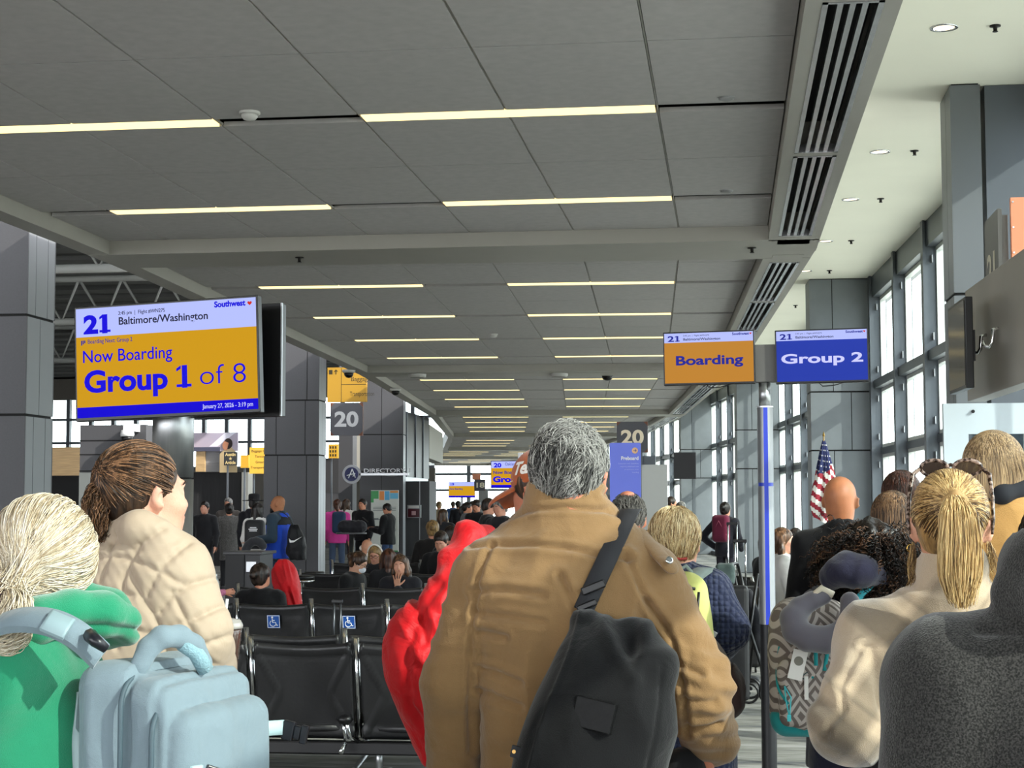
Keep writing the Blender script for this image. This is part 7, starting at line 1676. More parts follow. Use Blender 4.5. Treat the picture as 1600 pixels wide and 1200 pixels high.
# ================================================================== SEATS
m_lea = mat('leather_black', '1a1a1c', 0.42, spec=0.5, noise=0.1, scale=8, bump=0.0012, bscale=40)
def back_panel(t, x0, x1, z0=0.27, z1=0.80, y=0.0, lean=-0.12, fine=True, nu=44, nv=28):
    V = []; Fc = []
    for j in range(nv + 1):
        v = j / nv
        for i in range(nu + 1):
            u = i / nu; z = z0 + (z1 - z0) * v - 0.018 * math.sin(PI * u) * v; yy = y + lean * (v - 0.5) + 0.03 * math.sin(PI * u)
            if fine:
                e = min(u, 1 - u); dline = abs(abs(v - 0.48) * 2.1 - (1 - e / 0.24)) if e < 0.25 else 9
                yy -= 0.014 * math.exp(-(dline / 0.06) ** 2); yy += 0.004 * math.sin(u * 9 + v * 5)
                yy -= 0.014 * math.exp(-((v - 0.97) / 0.03) ** 2) ; yy -= 0.006 * math.exp(-((v - 0.88) / 0.012) ** 2) * -1; yy -= 0.012 * math.exp(-((v - 0.04) / 0.05) ** 2)
            V.append((x0 + (x1 - x0) * u, yy, z))
    for j in range(nv):
        for i in range(nu): a = j * (nu + 1) + i; Fc.append((a, a + 1, a + nu + 2, a + nu + 1))
    o = mesh_np('backrest', V, Fc, m_lea, t); s_ = o.modifiers.new('thick', 'SOLIDIFY'); s_.thickness = 0.03; s_.offset = 1; return o
def seat_row(label, px, Y, n, facing_away=True, rz=0.0, near=False, stickers=()):
    o = P(px, 900, Y); t = thing('seat_row', label, 'seats', (o.x, Y, 0), rz, 'rows of black sling seats'); W_ = 0.61
    sgn = 1 if facing_away else -1
    for i in range(n):
        x0, x1 = i * W_ + 0.025, (i + 1) * W_ - 0.025
        bk = back_panel(t, x0, x1, lean=-0.12 * sgn, fine=True, nu=44 if near else 24, nv=28 if near else 16)
        q = MB(); yA, yB = 0.04 * sgn, 0.52 * sgn
        q.tube([(x0, yA + 0.02 * sgn, 0.315), (x1, yA + 0.02 * sgn, 0.315)], 0.03, 10); lo, hi = min(yA, yB), max(yA, yB)
        q.prism([(x0, -0.02), (x1, -0.02), (x1, 0.02), (x0, 0.02)], 0, 0.50, Matrix.Translation((0, yA, 0.32)) @ Matrix.Rotation(R(-78) * sgn, 4, 'X')); q.build('seat_pad', m_lea, t)
        if i in stickers:
            q = MB(); c = Vector(((x0 + x1) / 2, 0, 0.655)); y0 = -0.028 - 0.12 * (0.655 - 0.535) / 0.53 + 0.03 - 0.012
            y0 = -0.055
            mt = Matrix.Translation((c.x, y0 + 0.0, c.z)) @ Matrix.Rotation(R(12), 4, 'X'); q.box(-0.052, 0.052, -0.001, 0.001, -0.052, 0.052, mt); s_ = q.build('access_sticker', mat('sticker_blue', '1d4f9c', 0.4), t)
            q = MB(); w = 0.0045
            for a, b2, c2, d2 in ((-0.05, 0.05, 0.046, 0.05), (-0.05, 0.05, -0.05, -0.046), (-0.05, -0.046, -0.05, 0.05), (0.046, 0.05, -0.05, 0.05)): q.box(a, b2, -0.0022, -0.0012, c2, d2, mt)
            q.lathe([(0.008, 0), (0.008, 0.001)], 14, m=mt @ Matrix.Translation((-0.010, -0.0012, 0.034)) @ Matrix.Rotation(PI / 2, 4, 'X'))
            for pts in ([(-0.010, 0.024), (-0.008, -0.006), (0.016, -0.006), (0.024, -0.030), (0.034, -0.028)], [(-0.010, 0.010), (0.010, 0.010)]):
                q.tube([mt @ Vector((a, -0.0022, b2)) for a, b2 in pts], 0.0036, 6)
            q.tube([mt @ Vector((-0.006 + 0.024 * math.cos(a), -0.0022, -0.014 + 0.024 * math.sin(a))) for a in [R(120 + 24 * k) for k in range(10)]], 0.0032, 6)
            q.build('wheelchair_symbol', mat('symbol_white', 'e6e6e6', 0.5), t)
    for i in range(n + 1):
        x = i * W_; q = MB(); q.tube([(x, 0.055 * sgn + 0.0, 0.26), (x, -0.0 * sgn, 0.55), (x, -0.062 * sgn, 0.835)], [0.017, 0.017, 0.019], 12); q.build('upright_bar', m_chrome, t)
        q = MB(); q.tube([(x, 0.03 * sgn, 0.26), (x, 0.5 * sgn, 0.38)], 0.015, 8); q.build('seat_frame', m_chrome, t)
        if near:
            q = MB(); q.lathe([(0.001, 0.055), (0.035, 0.045), (0.048, 0.025), (0.036, 0.008), (0.03, 0.0)], 18, c=(x - 0.05, -0.10, 0.36)); q.build('bumper_knob', m_black, t)
            q = MB(); q.tube([(x - 0.06, -0.10, 0.36), (x - 0.055, -0.07, 0.27), (x, 0.0, 0.26)], [0.010, 0.012, 0.014], 8); q.tube([(x - 0.04, -0.10, 0.36), (x - 0.03, -0.06, 0.28), (x, 0.0, 0.25)], [0.010, 0.012, 0.014], 8); q.tube([(x - 0.07, -0.12, 0.20), (x - 0.055, -0.08, 0.25)], 0.014, 8); q.build('cast_bracket', m_chrome, t)
        if i % 2 == 0 or n < 3:
            q = MB(); q.tube([(x + 0.1, 0.1 * sgn, 0.20), (x + 0.1, 0.12 * sgn, 0.05)], 0.02, 8); q.tube([(x + 0.1, -0.22, 0.02), (x + 0.1, 0.12 * sgn, 0.06), (x + 0.1, 0.45, 0.02)], 0.018, 8); q.build('leg', m_alu, t)
        q = MB(); q.tube([(x, 0.05 * sgn, 0.56), (x, 0.28 * sgn, 0.58), (x, 0.42 * sgn, 0.56)], [0.016, 0.02, 0.018], 8); q.tube([(x, 0.42 * sgn, 0.56), (x, 0.44 * sgn, 0.37)], 0.012, 8); q.build('armrest', m_black, t)
    q = MB(); q.box(-0.05, n * W_ + 0.05, 0.05 * sgn - 0.035, 0.05 * sgn + 0.035, 0.17, 0.245); q.build('beam', mat('beam_black', '101012', 0.35), t, bevel=0.01)
    return t
seat_row('nearest row of black sling seats, beside the grey-blue backpack', 236, 9.3, 4, near=True)
seat_row('second row of black sling seats, with two blue wheelchair stickers', 258, 13.0, 4, stickers=(1, 2))
seat_row('third row of black sling seats, in front of the woman covering her mouth', 374, 15.6, 4)
seat_row('fourth row of black sling seats, behind the masked woman', 470, 18.9, 4)
seat_row('fifth row of black sling seats, just left of the orange cap', 520, 22.2, 4)
seat_row('sixth row of black sling seats, under the seated man in black', 600, 25.2, 3)
seat_row('row right behind the nearest one, its chrome bar tips showing above the backs', 402 - 163, 9.95, 4)

# ================================================================== LEFT-HAND HALL AND ITS BACKDROP
ZH = 8.2
b = MB(); b.box(-60, -5.9, -13, 100, ZH, ZH + 0.3); o = struct(b.build('ceiling', mat('roof_deck', '57595a', 0.8)))
b = MB()
for k in range(56): b.box(-60, -5.9, -12 + 2 * k, -12 + 2 * k + 0.9, ZH - 0.12, ZH)
struct(b.build('ceiling', mat('roof_rib', '6a6c6c', 0.7)))
m_truss = mat('truss_white', 'a7aaa6', 0.5)
for kk, Y in enumerate((24, 34, 44, 56)):
    t = thing('roof_truss', ['white tube roof truss nearest to the camera, seen above the left screen', 'second white tube roof truss over the left hall', 'third white tube roof truss over the left hall', 'farthest white tube roof truss over the left hall'][kk], 'truss', (0, Y, 0), 0, 'roof trusses of the left hall')
    x0, x1 = -34, -6.6; q = MB(); q.tube([(x0, 0, ZH - 0.35), (x1, 0, ZH - 0.35)], 0.09, 8); q.tube([(x0, 0.35, ZH - 1.5), (x1, 0.35, ZH - 1.5)], 0.10, 8); q.build('chord', m_truss, t)
    q = MB(); n = 22
    for i in range(n):
        xa = x0 + (x1 - x0) * i / n; xb = x0 + (x1 - x0) * (i + 0.5) / n; xc = x0 + (x1 - x0) * (i + 1) / n; q.tube([(xa, 0, ZH - 0.35), (xb, 0.35, ZH - 1.5), (xc, 0, ZH - 0.35)], 0.045, 6)
    q.build('web', m_truss, t)
    q = MB(); q.tube([(-33, 0.2, ZH - 1.5), (-33, 0.2, 0.0)], 0.11, 10); q.build('post', m_truss, t)
# far walls
b = MB(); b.box(-60, -14.5, 82, 82.3, 0, 3.4); struct(b.build('wall_back', mat('wall_taupe', '6a665f', 0.8, noise=0.05, scale=1)))
b = MB(); b.box(-60, -14.5, 82, 82.3, 7.0, ZH + 0.2); struct(b.build('wall_back', mat('wall_taupe', '6a665f', 0.8)))
t = struct(empty('window_9', (0, 82, 0))); q = MB()
for k in range(38): q.box(-60 + 1.2 * k - 0.09, -60 + 1.2 * k + 0.09, -0.15, 0.15, 3.4, 7.0)
q.build('window_post', m_frame, t); q = MB()
for z in (3.4, 4.7, 5.9): q.box(-60, -14.5, -0.1, 0.1, z, z + 0.12)
q.build('window_transom', m_frame, t); q = MB(); q.box(-60, -14.5, 0, 0.02, 3.4, 7.0); q.build('glass_pane', m_glass, t)
b = MB(); b.box(-60, -59.8, -13, 82, 0, ZH); struct(b.build('wall_left', mat('wall_taupe', '6a665f', 0.8)))
def wallpanel(name, label, cat, px0, px1, py0, py1, Y, m, depth=0.2, to_floor=False, rz=0):
    a, b2 = P(px0, 700, Y), P(px1, 700, Y); z1 = P((px0 + px1) / 2, py0, Y).z; z0 = 0 if to_floor else P((px0 + px1) / 2, py1, Y).z
    t = thing(name, label, cat, (a.x, Y, z0), rz); q = MB(); q.box(0, b2.x - a.x, 0, depth, 0, z1 - z0); q.build('panel_board', m, t); return t, b2.x - a.x, z1 - z0
m_wood = mat('wood_light', 'b99a6e', 0.5, noise=0.18, scale=2.2, stretch=(1, 1, 18))
t, w_, h_ = wallpanel('shop_wall', 'dark grey panelled box wall behind the brown ponytail, with a dome camera', 'wall', 125, 228, 664, 800, 30.0, m_dgrey, 0.4, True)
for z in (0.72, 0.82, 0.905):
    q = MB(); q.box(-0.005, w_ + 0.005, -0.004, 0.0, h_ * z - 0.012, h_ * z + 0.012); q.build('panel_joint', m_gasket, t)
q = MB(); q.box(0, w_, -0.02, 0, 0, h_ * 0.71); q.build('lower_panel', mat('panel_olive_grey', '6a6e6c', 0.6), t)
q = MB(); q.box(0.30 * w_, 0.34 * w_, -0.035, -0.02, h_ * 0.45, h_ * 0.69); q.build('vertical_handle', m_alu, t)
c = P(199, 672, 29.6); t = thing('dome_camera', 'white dome security camera on the dark box wall behind the left screen pillar', 'camera', c)
q = MB(); q.box(-0.10, 0.10, 0.05, 0.4, -0.02, 0.12); q.lathe([(0.11, 0.0), (0.13, -0.08), (0.12, -0.12)], 20); q.build('camera_housing', mat('camera_white', 'd4d6d6', 0.4), t); q = MB(); q.lathe([(0.11, -0.12), (0.10, -0.18), (0.05, -0.23), (0.01, -0.24)], 20); q.build('camera_lens', m_black, t)
wallpanel('timber_fascia', 'light timber fascia between the left column and the dark box wall', 'wall panel', 60, 126, 699, 743, 40.0, m_wood, 0.3)
wallpanel('storefront', 'black recessed shopfront under the light timber fascia', 'shopfront', 60, 126, 744, 800, 40.2, m_gasket, 0.3, True)
t, w_, h_ = wallpanel('shop_wall', 'black curtain wall above the people walking on the left', 'wall', 226, 379, 738, 860, 42.0, mat('curtain_black', '1a1a1c', 0.7, bump=0.03, bscale=2, stretch=(3, 1, 0.3)), 0.3, True)
wallpanel('wall_end', 'pale end post right of the black curtain wall', 'post', 378, 388, 738, 860, 41.9, mat('post_pale', 'b4b2a8', 0.6), 0.5, True)
wallpanel('shop_fascia', 'grey ribbed shutter fascia above the black curtain wall', 'wall panel', 320, 350, 703, 737, 41.8, mat('shutter_grey', '87878a', 0.5, bump=0.02, bscale=6, stretch=(0.01, 1, 6)), 0.2)
wallpanel('timber_fascia', 'small timber panel right of the silver display pillar', 'wall panel', 306, 320, 702, 737, 41.7, m_wood, 0.3)
# poster with a person in profile
t, w_, h_ = wallpanel('poster', 'large poster of a dusk sky and a person in profile above the shutter', 'poster', 300, 371, 676, 705, 41.6, mat('poster_sky', '9d9db8', 0.5, c2='c7a9a0', scale=0.25, thr=(0.35, 0.65)), 0.08)
q = MB(); q.prism([(w_ * 0.38, h_ * 0.25), (w_ * 0.56, h_ * 0.25), (w_ * 0.95, h_ * 0.98), (w_ * 0.72, h_ * 0.98)], 0, 0.004, Matrix.Translation((0, -0.001, 0)) @ Matrix.Rotation(PI / 2, 4, 'X')); q.build('light_beam', mat('poster_white', 'd9d8e6', 0.5), t)
q = MB(); q.box(0, w_ * 0.62, -0.006, 0, 0, h_ * 0.22); q.build('skyline', mat('poster_dark', '45465a', 0.5), t)
fx, fz = w_ * 0.80, h_ * 0.48
q = MB(); q.prism([(fx - 0.22, -0.55), (fx + 0.24, -0.55), (fx + 0.24, -0.05), (fx + 0.10, 0.08), (fx + 0.04, 0.20), (fx - 0.06, 0.18), (fx - 0.08, 0.06), (fx - 0.22, -0.08)], 0, 0.02, Matrix.Translation((0, -0.004, 0)) @ Matrix.Rotation(PI / 2, 4, 'X')); q.build('printed_figure', mat('poster_cream', 'b7a27c', 0.6), t)
q = MB(); q.prism([(fx + 0.14 * math.cos(a) * 0.8, fz - 0.04 + 0.14 * math.sin(a)) for a in [2 * PI * k / 20 for k in range(20)]], 0, 0.03, Matrix.Translation((0, -0.004, 0)) @ Matrix.Rotation(PI / 2, 4, 'X')); q.build('printed_hair', mat('poster_hair', '2a2020', 0.7), t)
q = MB(); q.prism([(fx - 0.13, fz - 0.17), (fx - 0.03, fz - 0.22), (fx + 0.02, fz - 0.02), (fx - 0.10, fz + 0.03), (fx - 0.15, fz - 0.07)], 0, 0.034, Matrix.Translation((0, -0.004, 0)) @ Matrix.Rotation(PI / 2, 4, 'X')); q.build('printed_face', mat('poster_skin', 'a87358', 0.6), t)
t, w_, h_ = wallpanel('shop_sign', 'small black shop sign with gold lettering Austin Article and a star', 'sign', 350, 370.5, 706, 727, 41.2, m_black, 0.05)
mg = mat('lettering_gold', 'c9b27a', 0.5); text('Austin', 0.11, (w_ / 2, -0.002, h_ * 0.70), mg, t, bold=0.004, align='CENTER', width=w_ * 0.8); text('Article', 0.11, (w_ / 2, -0.002, h_ * 0.10), mg, t, bold=0.004, align='CENTER', width=w_ * 0.8)
q = MB(); q.prism([((0.05 if k % 2 == 0 else 0.02) * math.cos(PI / 2 + k * PI / 5), (0.05 if k % 2 == 0 else 0.02) * math.sin(PI / 2 + k * PI / 5)) for k in range(10)], 0, 0.004, Matrix.Translation((w_ / 2, -0.001, h_ * 0.5)) @ Matrix.Rotation(PI / 2, 4, 'X')); q.build('star', mg, t)
m_ysg = mat('sign_yellow', 'd2a02c', 0.5); m_yi = mat('sign_ink_dark', '2e2812', 0.6)
t, w_, h_ = wallpanel('wayfinding_sign', 'tall yellow wayfinding sign left of the dark column, reading Baggage Claim', 'sign', 390, 424, 699, 740, 36.0, mat('sign_yellow_bright', 'eeb642', 0.5), 0.08)
for k, l in enumerate(('Baggage Claim', 'Terminal', 'Ground', 'Transportation')): text(l, 0.075, (w_ * 0.52, -0.002, h_ * (0.82 - 0.21 * k)), m_yi, t, align='CENTER')
t, w_, h_ = wallpanel('wayfinding_sign', 'small plain yellow sign left of the tall yellow one', 'sign', 376, 388.5, 711, 731, 38.0, m_ysg, 0.08)
t, w_, h_ = wallpanel('wayfinding_sign', 'large yellow overhead sign with Baggage and Transportation above the 20 sign', 'sign', 511, 572, 574, 628, 33.0, mat('sign_yellow_dim', 'a98020', 0.5), 0.1)
q = MB(); q.box(w_ * 0.355, w_ * 0.365, -0.003, 0, 0, h_); q.box(w_ * 0.36, w_, -0.003, 0, h_ * 0.50, h_ * 0.515); q.build('dividing_line', m_yi, t)
text('Baggage', 0.13, (w_ * 0.60, -0.002, h_ * 0.60), m_yi, t); text('Transportation', 0.13, (w_ * 0.58, -0.002, h_ * 0.17), m_yi, t, width=w_ * 0.62)
q = MB(); q.box(w_ * 0.04, w_ * 0.13, -0.003, 0, h_ * 0.80, h_ * 0.93); q.tube([(w_ * 0.22, -0.002, h_ * 0.80), (w_ * 0.22, -0.002, h_ * 0.93)], 0.008, 6); q.tube([(w_ * 0.18, -0.002, h_ * 0.88), (w_ * 0.22, -0.002, h_ * 0.93), (w_ * 0.26, -0.002, h_ * 0.88)], 0.008, 6); q.build('pictogram', m_yi, t)
q = MB(); q.box(w_ * 0.3, w_ * 0.34, 0.02, 0.06, h_, 4.6); q.box(w_ * 0.8, w_ * 0.84, 0.02, 0.06, h_, 4.6); q.build('hanger', m_frame, t)
t, w_, h_ = wallpanel('wayfinding_sign', 'small distant yellow pictogram sign under the gate 20 sign', 'sign', 513, 528, 694, 716, 46.0, m_ysg, 0.1)
q = MB()
for i in range(3):
    for j in range(3): q.box(w_ * (0.15 + 0.27 * i), w_ * (0.30 + 0.27 * i), -0.003, 0, h_ * (0.12 + 0.28 * j), h_ * (0.30 + 0.28 * j))
q.build('pictogram', m_yi, t)
wallpanel('back_column', 'dark column seen between the two big columns, below the gate 20 sign', 'column', 529, 551, 668, 830, 52.0, m_dgrey, 0.6, True)
wallpanel('back_wall', 'pale wall strip with a slot right of the far dark column', 'wall', 551, 567, 676, 742, 54.0, mat('wall_pale', 'a8a49a', 0.7), 0.4)
wallpanel('back_wall', 'dark wall closing the gap left of the directory column', 'wall', 508, 530, 716, 770, 56.0, mat('wall_dark', '39393b', 0.8), 0.4)
wallpanel('back_wall', 'dim grey wall behind the high table and the pink jacket', 'wall', 500, 552, 764, 900, 60.0, m_dgrey, 0.4, True)
for o_ in [o_ for o_ in col.objects if o_.get('category') == 'sign' and (o_.name.startswith('wayfinding_sign') or o_.name == 'shop_sign')]:
    if o_.location.z > 1.5 and o_.name != 'wayfinding_sign.002': q = MB(); q.box(0.05, 0.09, 0.09, 0.13, -o_.location.z, 0.1); q.build('post', m_frame, o_)
# directory sign
Yd = 37.5
c = P(550, 741, Yd); t = thing('directory_sign', 'round blue logo disc with a bar reading DIRECTORY 1 on the dark column', 'sign', c)
rr_ = 15.0 / 2600 * Yd
q = MB(); mt = Matrix.Rotation(PI / 2, 4, 'X'); q.lathe([(rr_, 0), (rr_, 0.05)], 36, m=mt); q.build('disc_rim', mat('disc_grey', '97999e', 0.4), t)
q = MB(); q.lathe([(rr_ * 0.74, 0.05), (rr_ * 0.74, 0.056)], 36, m=mt); q.build('disc_face', mat('disc_navy', '1c2350', 0.5), t)
q = MB()
for a, b2 in (((-0.5, -0.15), (0.0, 0.02)), ((-0.32, -0.42), (0.08, 0.55)), ((0.08, 0.55), (0.42, -0.38)), ((-0.05, -0.05), (0.40, 0.10)), ((0.40, 0.10), (0.15, -0.25))):
    q.tube([(a[0] * rr_, -0.06, a[1] * rr_), (b2[0] * rr_, -0.06, b2[1] * rr_)], 0.012, 6)
q.build('logo_lines', mat('lettering_pale', 'd2d4d8', 0.5), t)
L_ = (642 - 562) / 2600 * Yd; q = MB(); q.box(rr_ * 0.8, rr_ * 0.8 + L_, -0.05, 0.04, -0.03, 0.02); q.build('bar', m_alu, t); q = MB(); q.tube([(rr_ + 0.4, 0, 0), (rr_ + 0.4, 2.12, 0)], 0.03, 8); q.build('bracket', m_alu, t)
text('DIRECTORY 1', 0.13, (rr_ + 0.06, -0.04, 0.035), mat('lettering_pale', 'd2d4d8', 0.5), t, bold=0.001, width=L_ * 0.93)
# wall map, AED cabinet
t, w_, h_ = wallpanel('wall_map', 'tall lit terminal map with green, orange and blue panels on the directory column', 'map', 580, 622.5, 766, 862, 39.2, mat('map_white', 'b9bcb6', 0.5), 0.06)
for x0, x1, z0, z1, c_ in ((0.10, 0.28, 0.86, 0.99, '3c8a50'), (0.31, 0.48, 0.84, 0.985, 'cf8040'), (0.51, 0.68, 0.84, 0.985, '4c9cc8'), (0.70, 1.0, 0.86, 0.955, '5aa4c4'), (0.0, 0.10, 0.80, 0.99, '3c8a50'), (0.70, 1.0, 0.955, 0.99, 'd08a48'), (0.0, 1.0, 0.0, 0.02, '3c8a50')):
    q = MB(); q.box(w_ * x0, w_ * x1, -0.004, 0, h_ * z0, h_ * z1); q.build('colour_block', mat('map_' + c_, c_, 0.5), t)
q = MB()
for z in (0.72, 0.695, 0.67, 0.52, 0.36, 0.34): q.box(w_ * 0.08, w_ * 0.92, -0.004, 0, h_ * z, h_ * z + 0.012)
for x in (0.12, 0.40, 0.68): q.box(w_ * x, w_ * (x + 0.16), -0.005, 0, h_ * 0.525, h_ * 0.545)
q.build('printed_lines', mat('map_ink', '5a6064', 0.6), t)
t, w_, h_ = wallpanel('aed_cabinet', 'small maroon wall cabinet with a white header beside the phone man', 'cabinet', 636.5, 657, 789, 809, 40.84, mat('cabinet_grey', '9a9ca0', 0.4), 0.15)
q = MB(); q.box(w_ * 0.06, w_ * 0.94, -0.012, 0, h_ * 0.05, h_ * 0.70); q.build('cabinet_door', mat('cabinet_maroon', '4a1420', 0.3), t); q = MB(); q.box(w_ * 0.34, w_ * 0.66, -0.016, -0.012, h_ * 0.2, h_ * 0.52); q.build('label_plate', mat('label_pink', 'c9a0a4', 0.5), t); q = MB(); q.box(w_ * 0.1, w_ * 0.9, -0.012, 0, h_ * 0.76, h_ * 0.94); q.build('header_strip', mat('label_white', 'd8d4d2', 0.5), t)
# glazed box beyond the directory column
Yb_ = 41.2; a, b2 = P(634, 700, Yb_), P(669, 700, 44.5)
t = thing('glazed_booth', 'dark glazed upper booth right of the directory column', 'booth', (a.x, Yb_, 0)); z0, z1 = P(650, 745, Yb_).z, ZB + 0.1
dx, dy = b2.x - a.x, 3.3; q = MB(); q.prism([(0, 0), (dx * 0.55, 0.2), (dx, dy), (0, dy)], z0, z1); q.build('booth_body', mat('booth_dark', '1c1d20', 0.35), t)
q = MB(); q.prism([(-0.0, -0.06), (dx * 0.56, 0.14), (dx * 1.02, dy), (dx * 0.95, dy), (dx * 0.5, 0.3), (0, 0.1)], z0 - 0.22, z0); q.build('silver_ledge', m_alu, t)
for f_ in (0.3, 0.62, 0.95): x, y = dx * 0.55 * f_, 0.2 * f_; q = MB(); q.box(x - 0.03, x + 0.03, y - 0.05, y + 0.02, z0, z1); q.build('booth_mullion', m_frame, t)
for f_ in (0.35, 0.7): x, y = dx * (0.55 + 0.45 * f_), 0.2 + (dy - 0.2) * f_; q = MB(); q.box(x - 0.02, x + 0.05, y - 0.05, y + 0.05, z0, z1); q.build('booth_mullion', m_frame, t)
t, w_, h_ = wallpanel('booth_base', 'dark grey panelled base under the glazed booth, carrying the maroon cabinet', 'wall', 632, 671, 752, 900, 41.0, m_dgrey, 1.0, True)
q = MB(); q.box(w_ * 0.6, w_ * 0.63, -0.01, 0, 0, h_); q.box(-0.02, 0.03, -0.02, 0, 0, h_); q.build('metal_seam', m_alu, t)
q = MB(); a, b2 = P(671, 700, 46), P(692, 700, 52); 
t = thing('slanted_panel', 'pale slanted wall panel between the glazed booth and the ceiling edge', 'wall panel', (a.x, 46, 0)); dx = b2.x - a.x
q.prism([(0, 0), (dx, 6), (dx - 0.3, 6), (-0.3, 0)], P(672, 716, 46).z, ZB); q.build('panel_board', mat('panel_pale', 'a9a79f', 0.6), t)

# ================================================================== THINGS STANDING ABOUT
# black bin cabinet
Yk = 16.2; a, b2, c = P(352, 900, Yk), P(381, 900, Yk), P(405, 900, Yk); zt = P(378, 862, Yk).z
t = thing('bin_cabinet', 'black waist-high cabinet with an overhanging top, left of the neck pillow man', 'cabinet', (a.x, Yk, 0)); w_ = b2.x - a.x
q = MB(); q.box(0, w_, 0, 0.5, 0, zt - 0.03); q.build('cabinet_body', mat('cabinet_black', '141416', 0.5), t); q = MB(); q.box(w_, c.x - a.x, 0.02, 0.5, 0, zt - 0.03); q.build('side_panel', mat('cabinet_side', '3a3a3c', 0.5), t)
q = MB(); q.box(-0.02, c.x - a.x + 0.03, -0.03, 0.53, zt - 0.03, zt); q.build('cabinet_top', mat('cabinet_top', '2a2a2c', 0.35), t, bevel=0.004); q = MB(); q.box(w_ + 0.02, w_ + 0.12, 0.01, 0.02, zt - 0.2, zt - 0.1); q.build('opening_plate', m_alu, t)
# high table with duffel
Yt = 31; c = P(549, 832, Yt)
t = thing('high_table', 'tall round cafe table with a chrome post, holding a black duffel bag', 'table', (c.x, Yt, 0)); q = MB(); q.lathe([(0.29, c.z - 0.03), (0.29, c.z)], 32); q.build('table_top', mat('table_top_grey', '5a5a5c', 0.3), t); q = MB(); q.lathe([(0.27, 0), (0.25, 0.02), (0.05, 0.04), (0.045, c.z - 0.03)], 24); q.build('post', m_chrome, t)
q = Field((-0.4, -0.3, -0.02), (0.4, 0.3, 0.32), 0.012); q.cap((-0.16, 0, 0.11), (0.16, 0, 0.11), 0.12, 0.12, 0.02).cap((-0.10, 0, 0.19), (0.10, 0, 0.19), 0.03, 0.03, 0.02); o = field_obj('duffel_bag', q, fabric('duffel_black', '26252a', 0.7, 500, 0.0005, 0.1), None, 1, folds(0.008, (12, 12, 12), 2)); o.location = (c.x + 0.02, Yt, c.z - 0.0); tag(o, 'black duffel bag lying on the tall round cafe table', 'bag')
for k, (px, py, Y) in enumerate(((491, 893, 19.8), (474, 899, 18.3))):
    c = P(px, py, Y); t = thing('bar_stool', ['round black bar stool with a chrome post, right one of the pair by the column', 'round black bar stool with a chrome post, left one of the pair by the column'][k], 'stool', (c.x, Y, 0), 0, 'bar stools by the dark column')
    q = MB(); q.lathe([(0.10, c.z - 0.05), (0.125, c.z - 0.045), (0.125, c.z - 0.01), (0.11, c.z)], 28); q.build('seat', mat('stool_black', '1c1c1e', 0.35), t); q = MB(); q.lathe([(0.128, c.z - 0.075), (0.128, c.z - 0.05)], 28); q.build('seat_ring', m_chrome, t); q = MB(); q.lathe([(0.16, 0), (0.14, 0.02), (0.028, 0.04), (0.028, c.z - 0.075)], 24); q.build('post', m_chrome, t)
# suitcase with raised handle between the seats
c = P(527, 940, 12.2); t = thing('suitcase', 'black suitcase with its handle raised, standing between the wheelchair stickers', 'suitcase', (c.x, 12.2, 0))
q = MB(); q.box(-0.18, 0.18, -0.12, 0.12, 0.05, 0.50); q.build('case_shell', mat('case_black', '18181a', 0.5), t, bevel=0.03, seg=3)
q = MB(); q.tube([(-0.025, 0, 0.48), (-0.025, 0, c.z)], 0.008, 8); q.tube([(0.025, 0, 0.48), (0.025, 0, c.z)], 0.008, 8); q.build('telescopic_tube', mat('tube_dark', '55585c', 0.3, metal=0.8), t); q = MB(); q.box(-0.042, 0.042, -0.014, 0.014, c.z - 0.01, c.z + 0.014); q.build('handle', m_black, t, bevel=0.004)
for x in (-0.13, 0.13):
    q = MB(); q.lathe([(0.028, -0.01), (0.028, 0.01)], 16, m=Matrix.Translation((x, 0.06, 0.028)) @ Matrix.Rotation(PI / 2, 4, 'Y')); q.build('wheel', m_black, t)
# iced drink with straw
c = P(347, 985, 3.9); t = thing('drink_cup', 'plastic cup with lid and straw held by the woman in the cream jacket', 'cup', (c.x, 3.9, c.z - 0.11))
q = MB(); q.lathe([(0.036, 0), (0.046, 0.10), (0.047, 0.115)], 24); q.build('cup_body', mat('cup_brown', '4a3a34', 0.15, spec=0.7), t); q = MB(); q.lathe([(0.05, 0.115), (0.05, 0.122), (0.044, 0.135), (0.02, 0.14)], 24); q.build('lid', mat('lid_clear', 'a09c98', 0.12, spec=0.8), t); q = MB(); q.tube([(-0.0, 0, 0.10), (0.012, 0, 0.185)], 0.004, 8); q.build('straw', mat('straw_white', 'd8dade', 0.4), t)

# end of the hall: glazed wall where it bends away
a, b2 = P(655, 700, 98), P(812, 700, 98)
t = struct(empty('window_8', (a.x, 98, 0))); W_ = b2.x - a.x; n = int(W_ / 2.4); q = MB()
for k in range(n + 1): x = W_ * k / n; q.box(x - 0.11, x + 0.11, -0.3, 0.05, 0, ZW)
q.build('window_post', m_frame, t); q = MB()
for z in (0.0, 0.45, 2.35, Z_TR, ZW - 0.3): q.box(0, W_, -0.25, 0.05, z, z + 0.14)
q.build('window_transom', m_frame, t); q = MB(); q.box(0, W_, 0, 0.02, 0.1, ZW - 0.2); q.build('glass_pane', m_glass, t)
b = MB(); b.box(-60, -20, 100, 100.3, 0, 3.4); struct(b.build('wall_back', mat('wall_taupe', '6a665f', 0.8)))
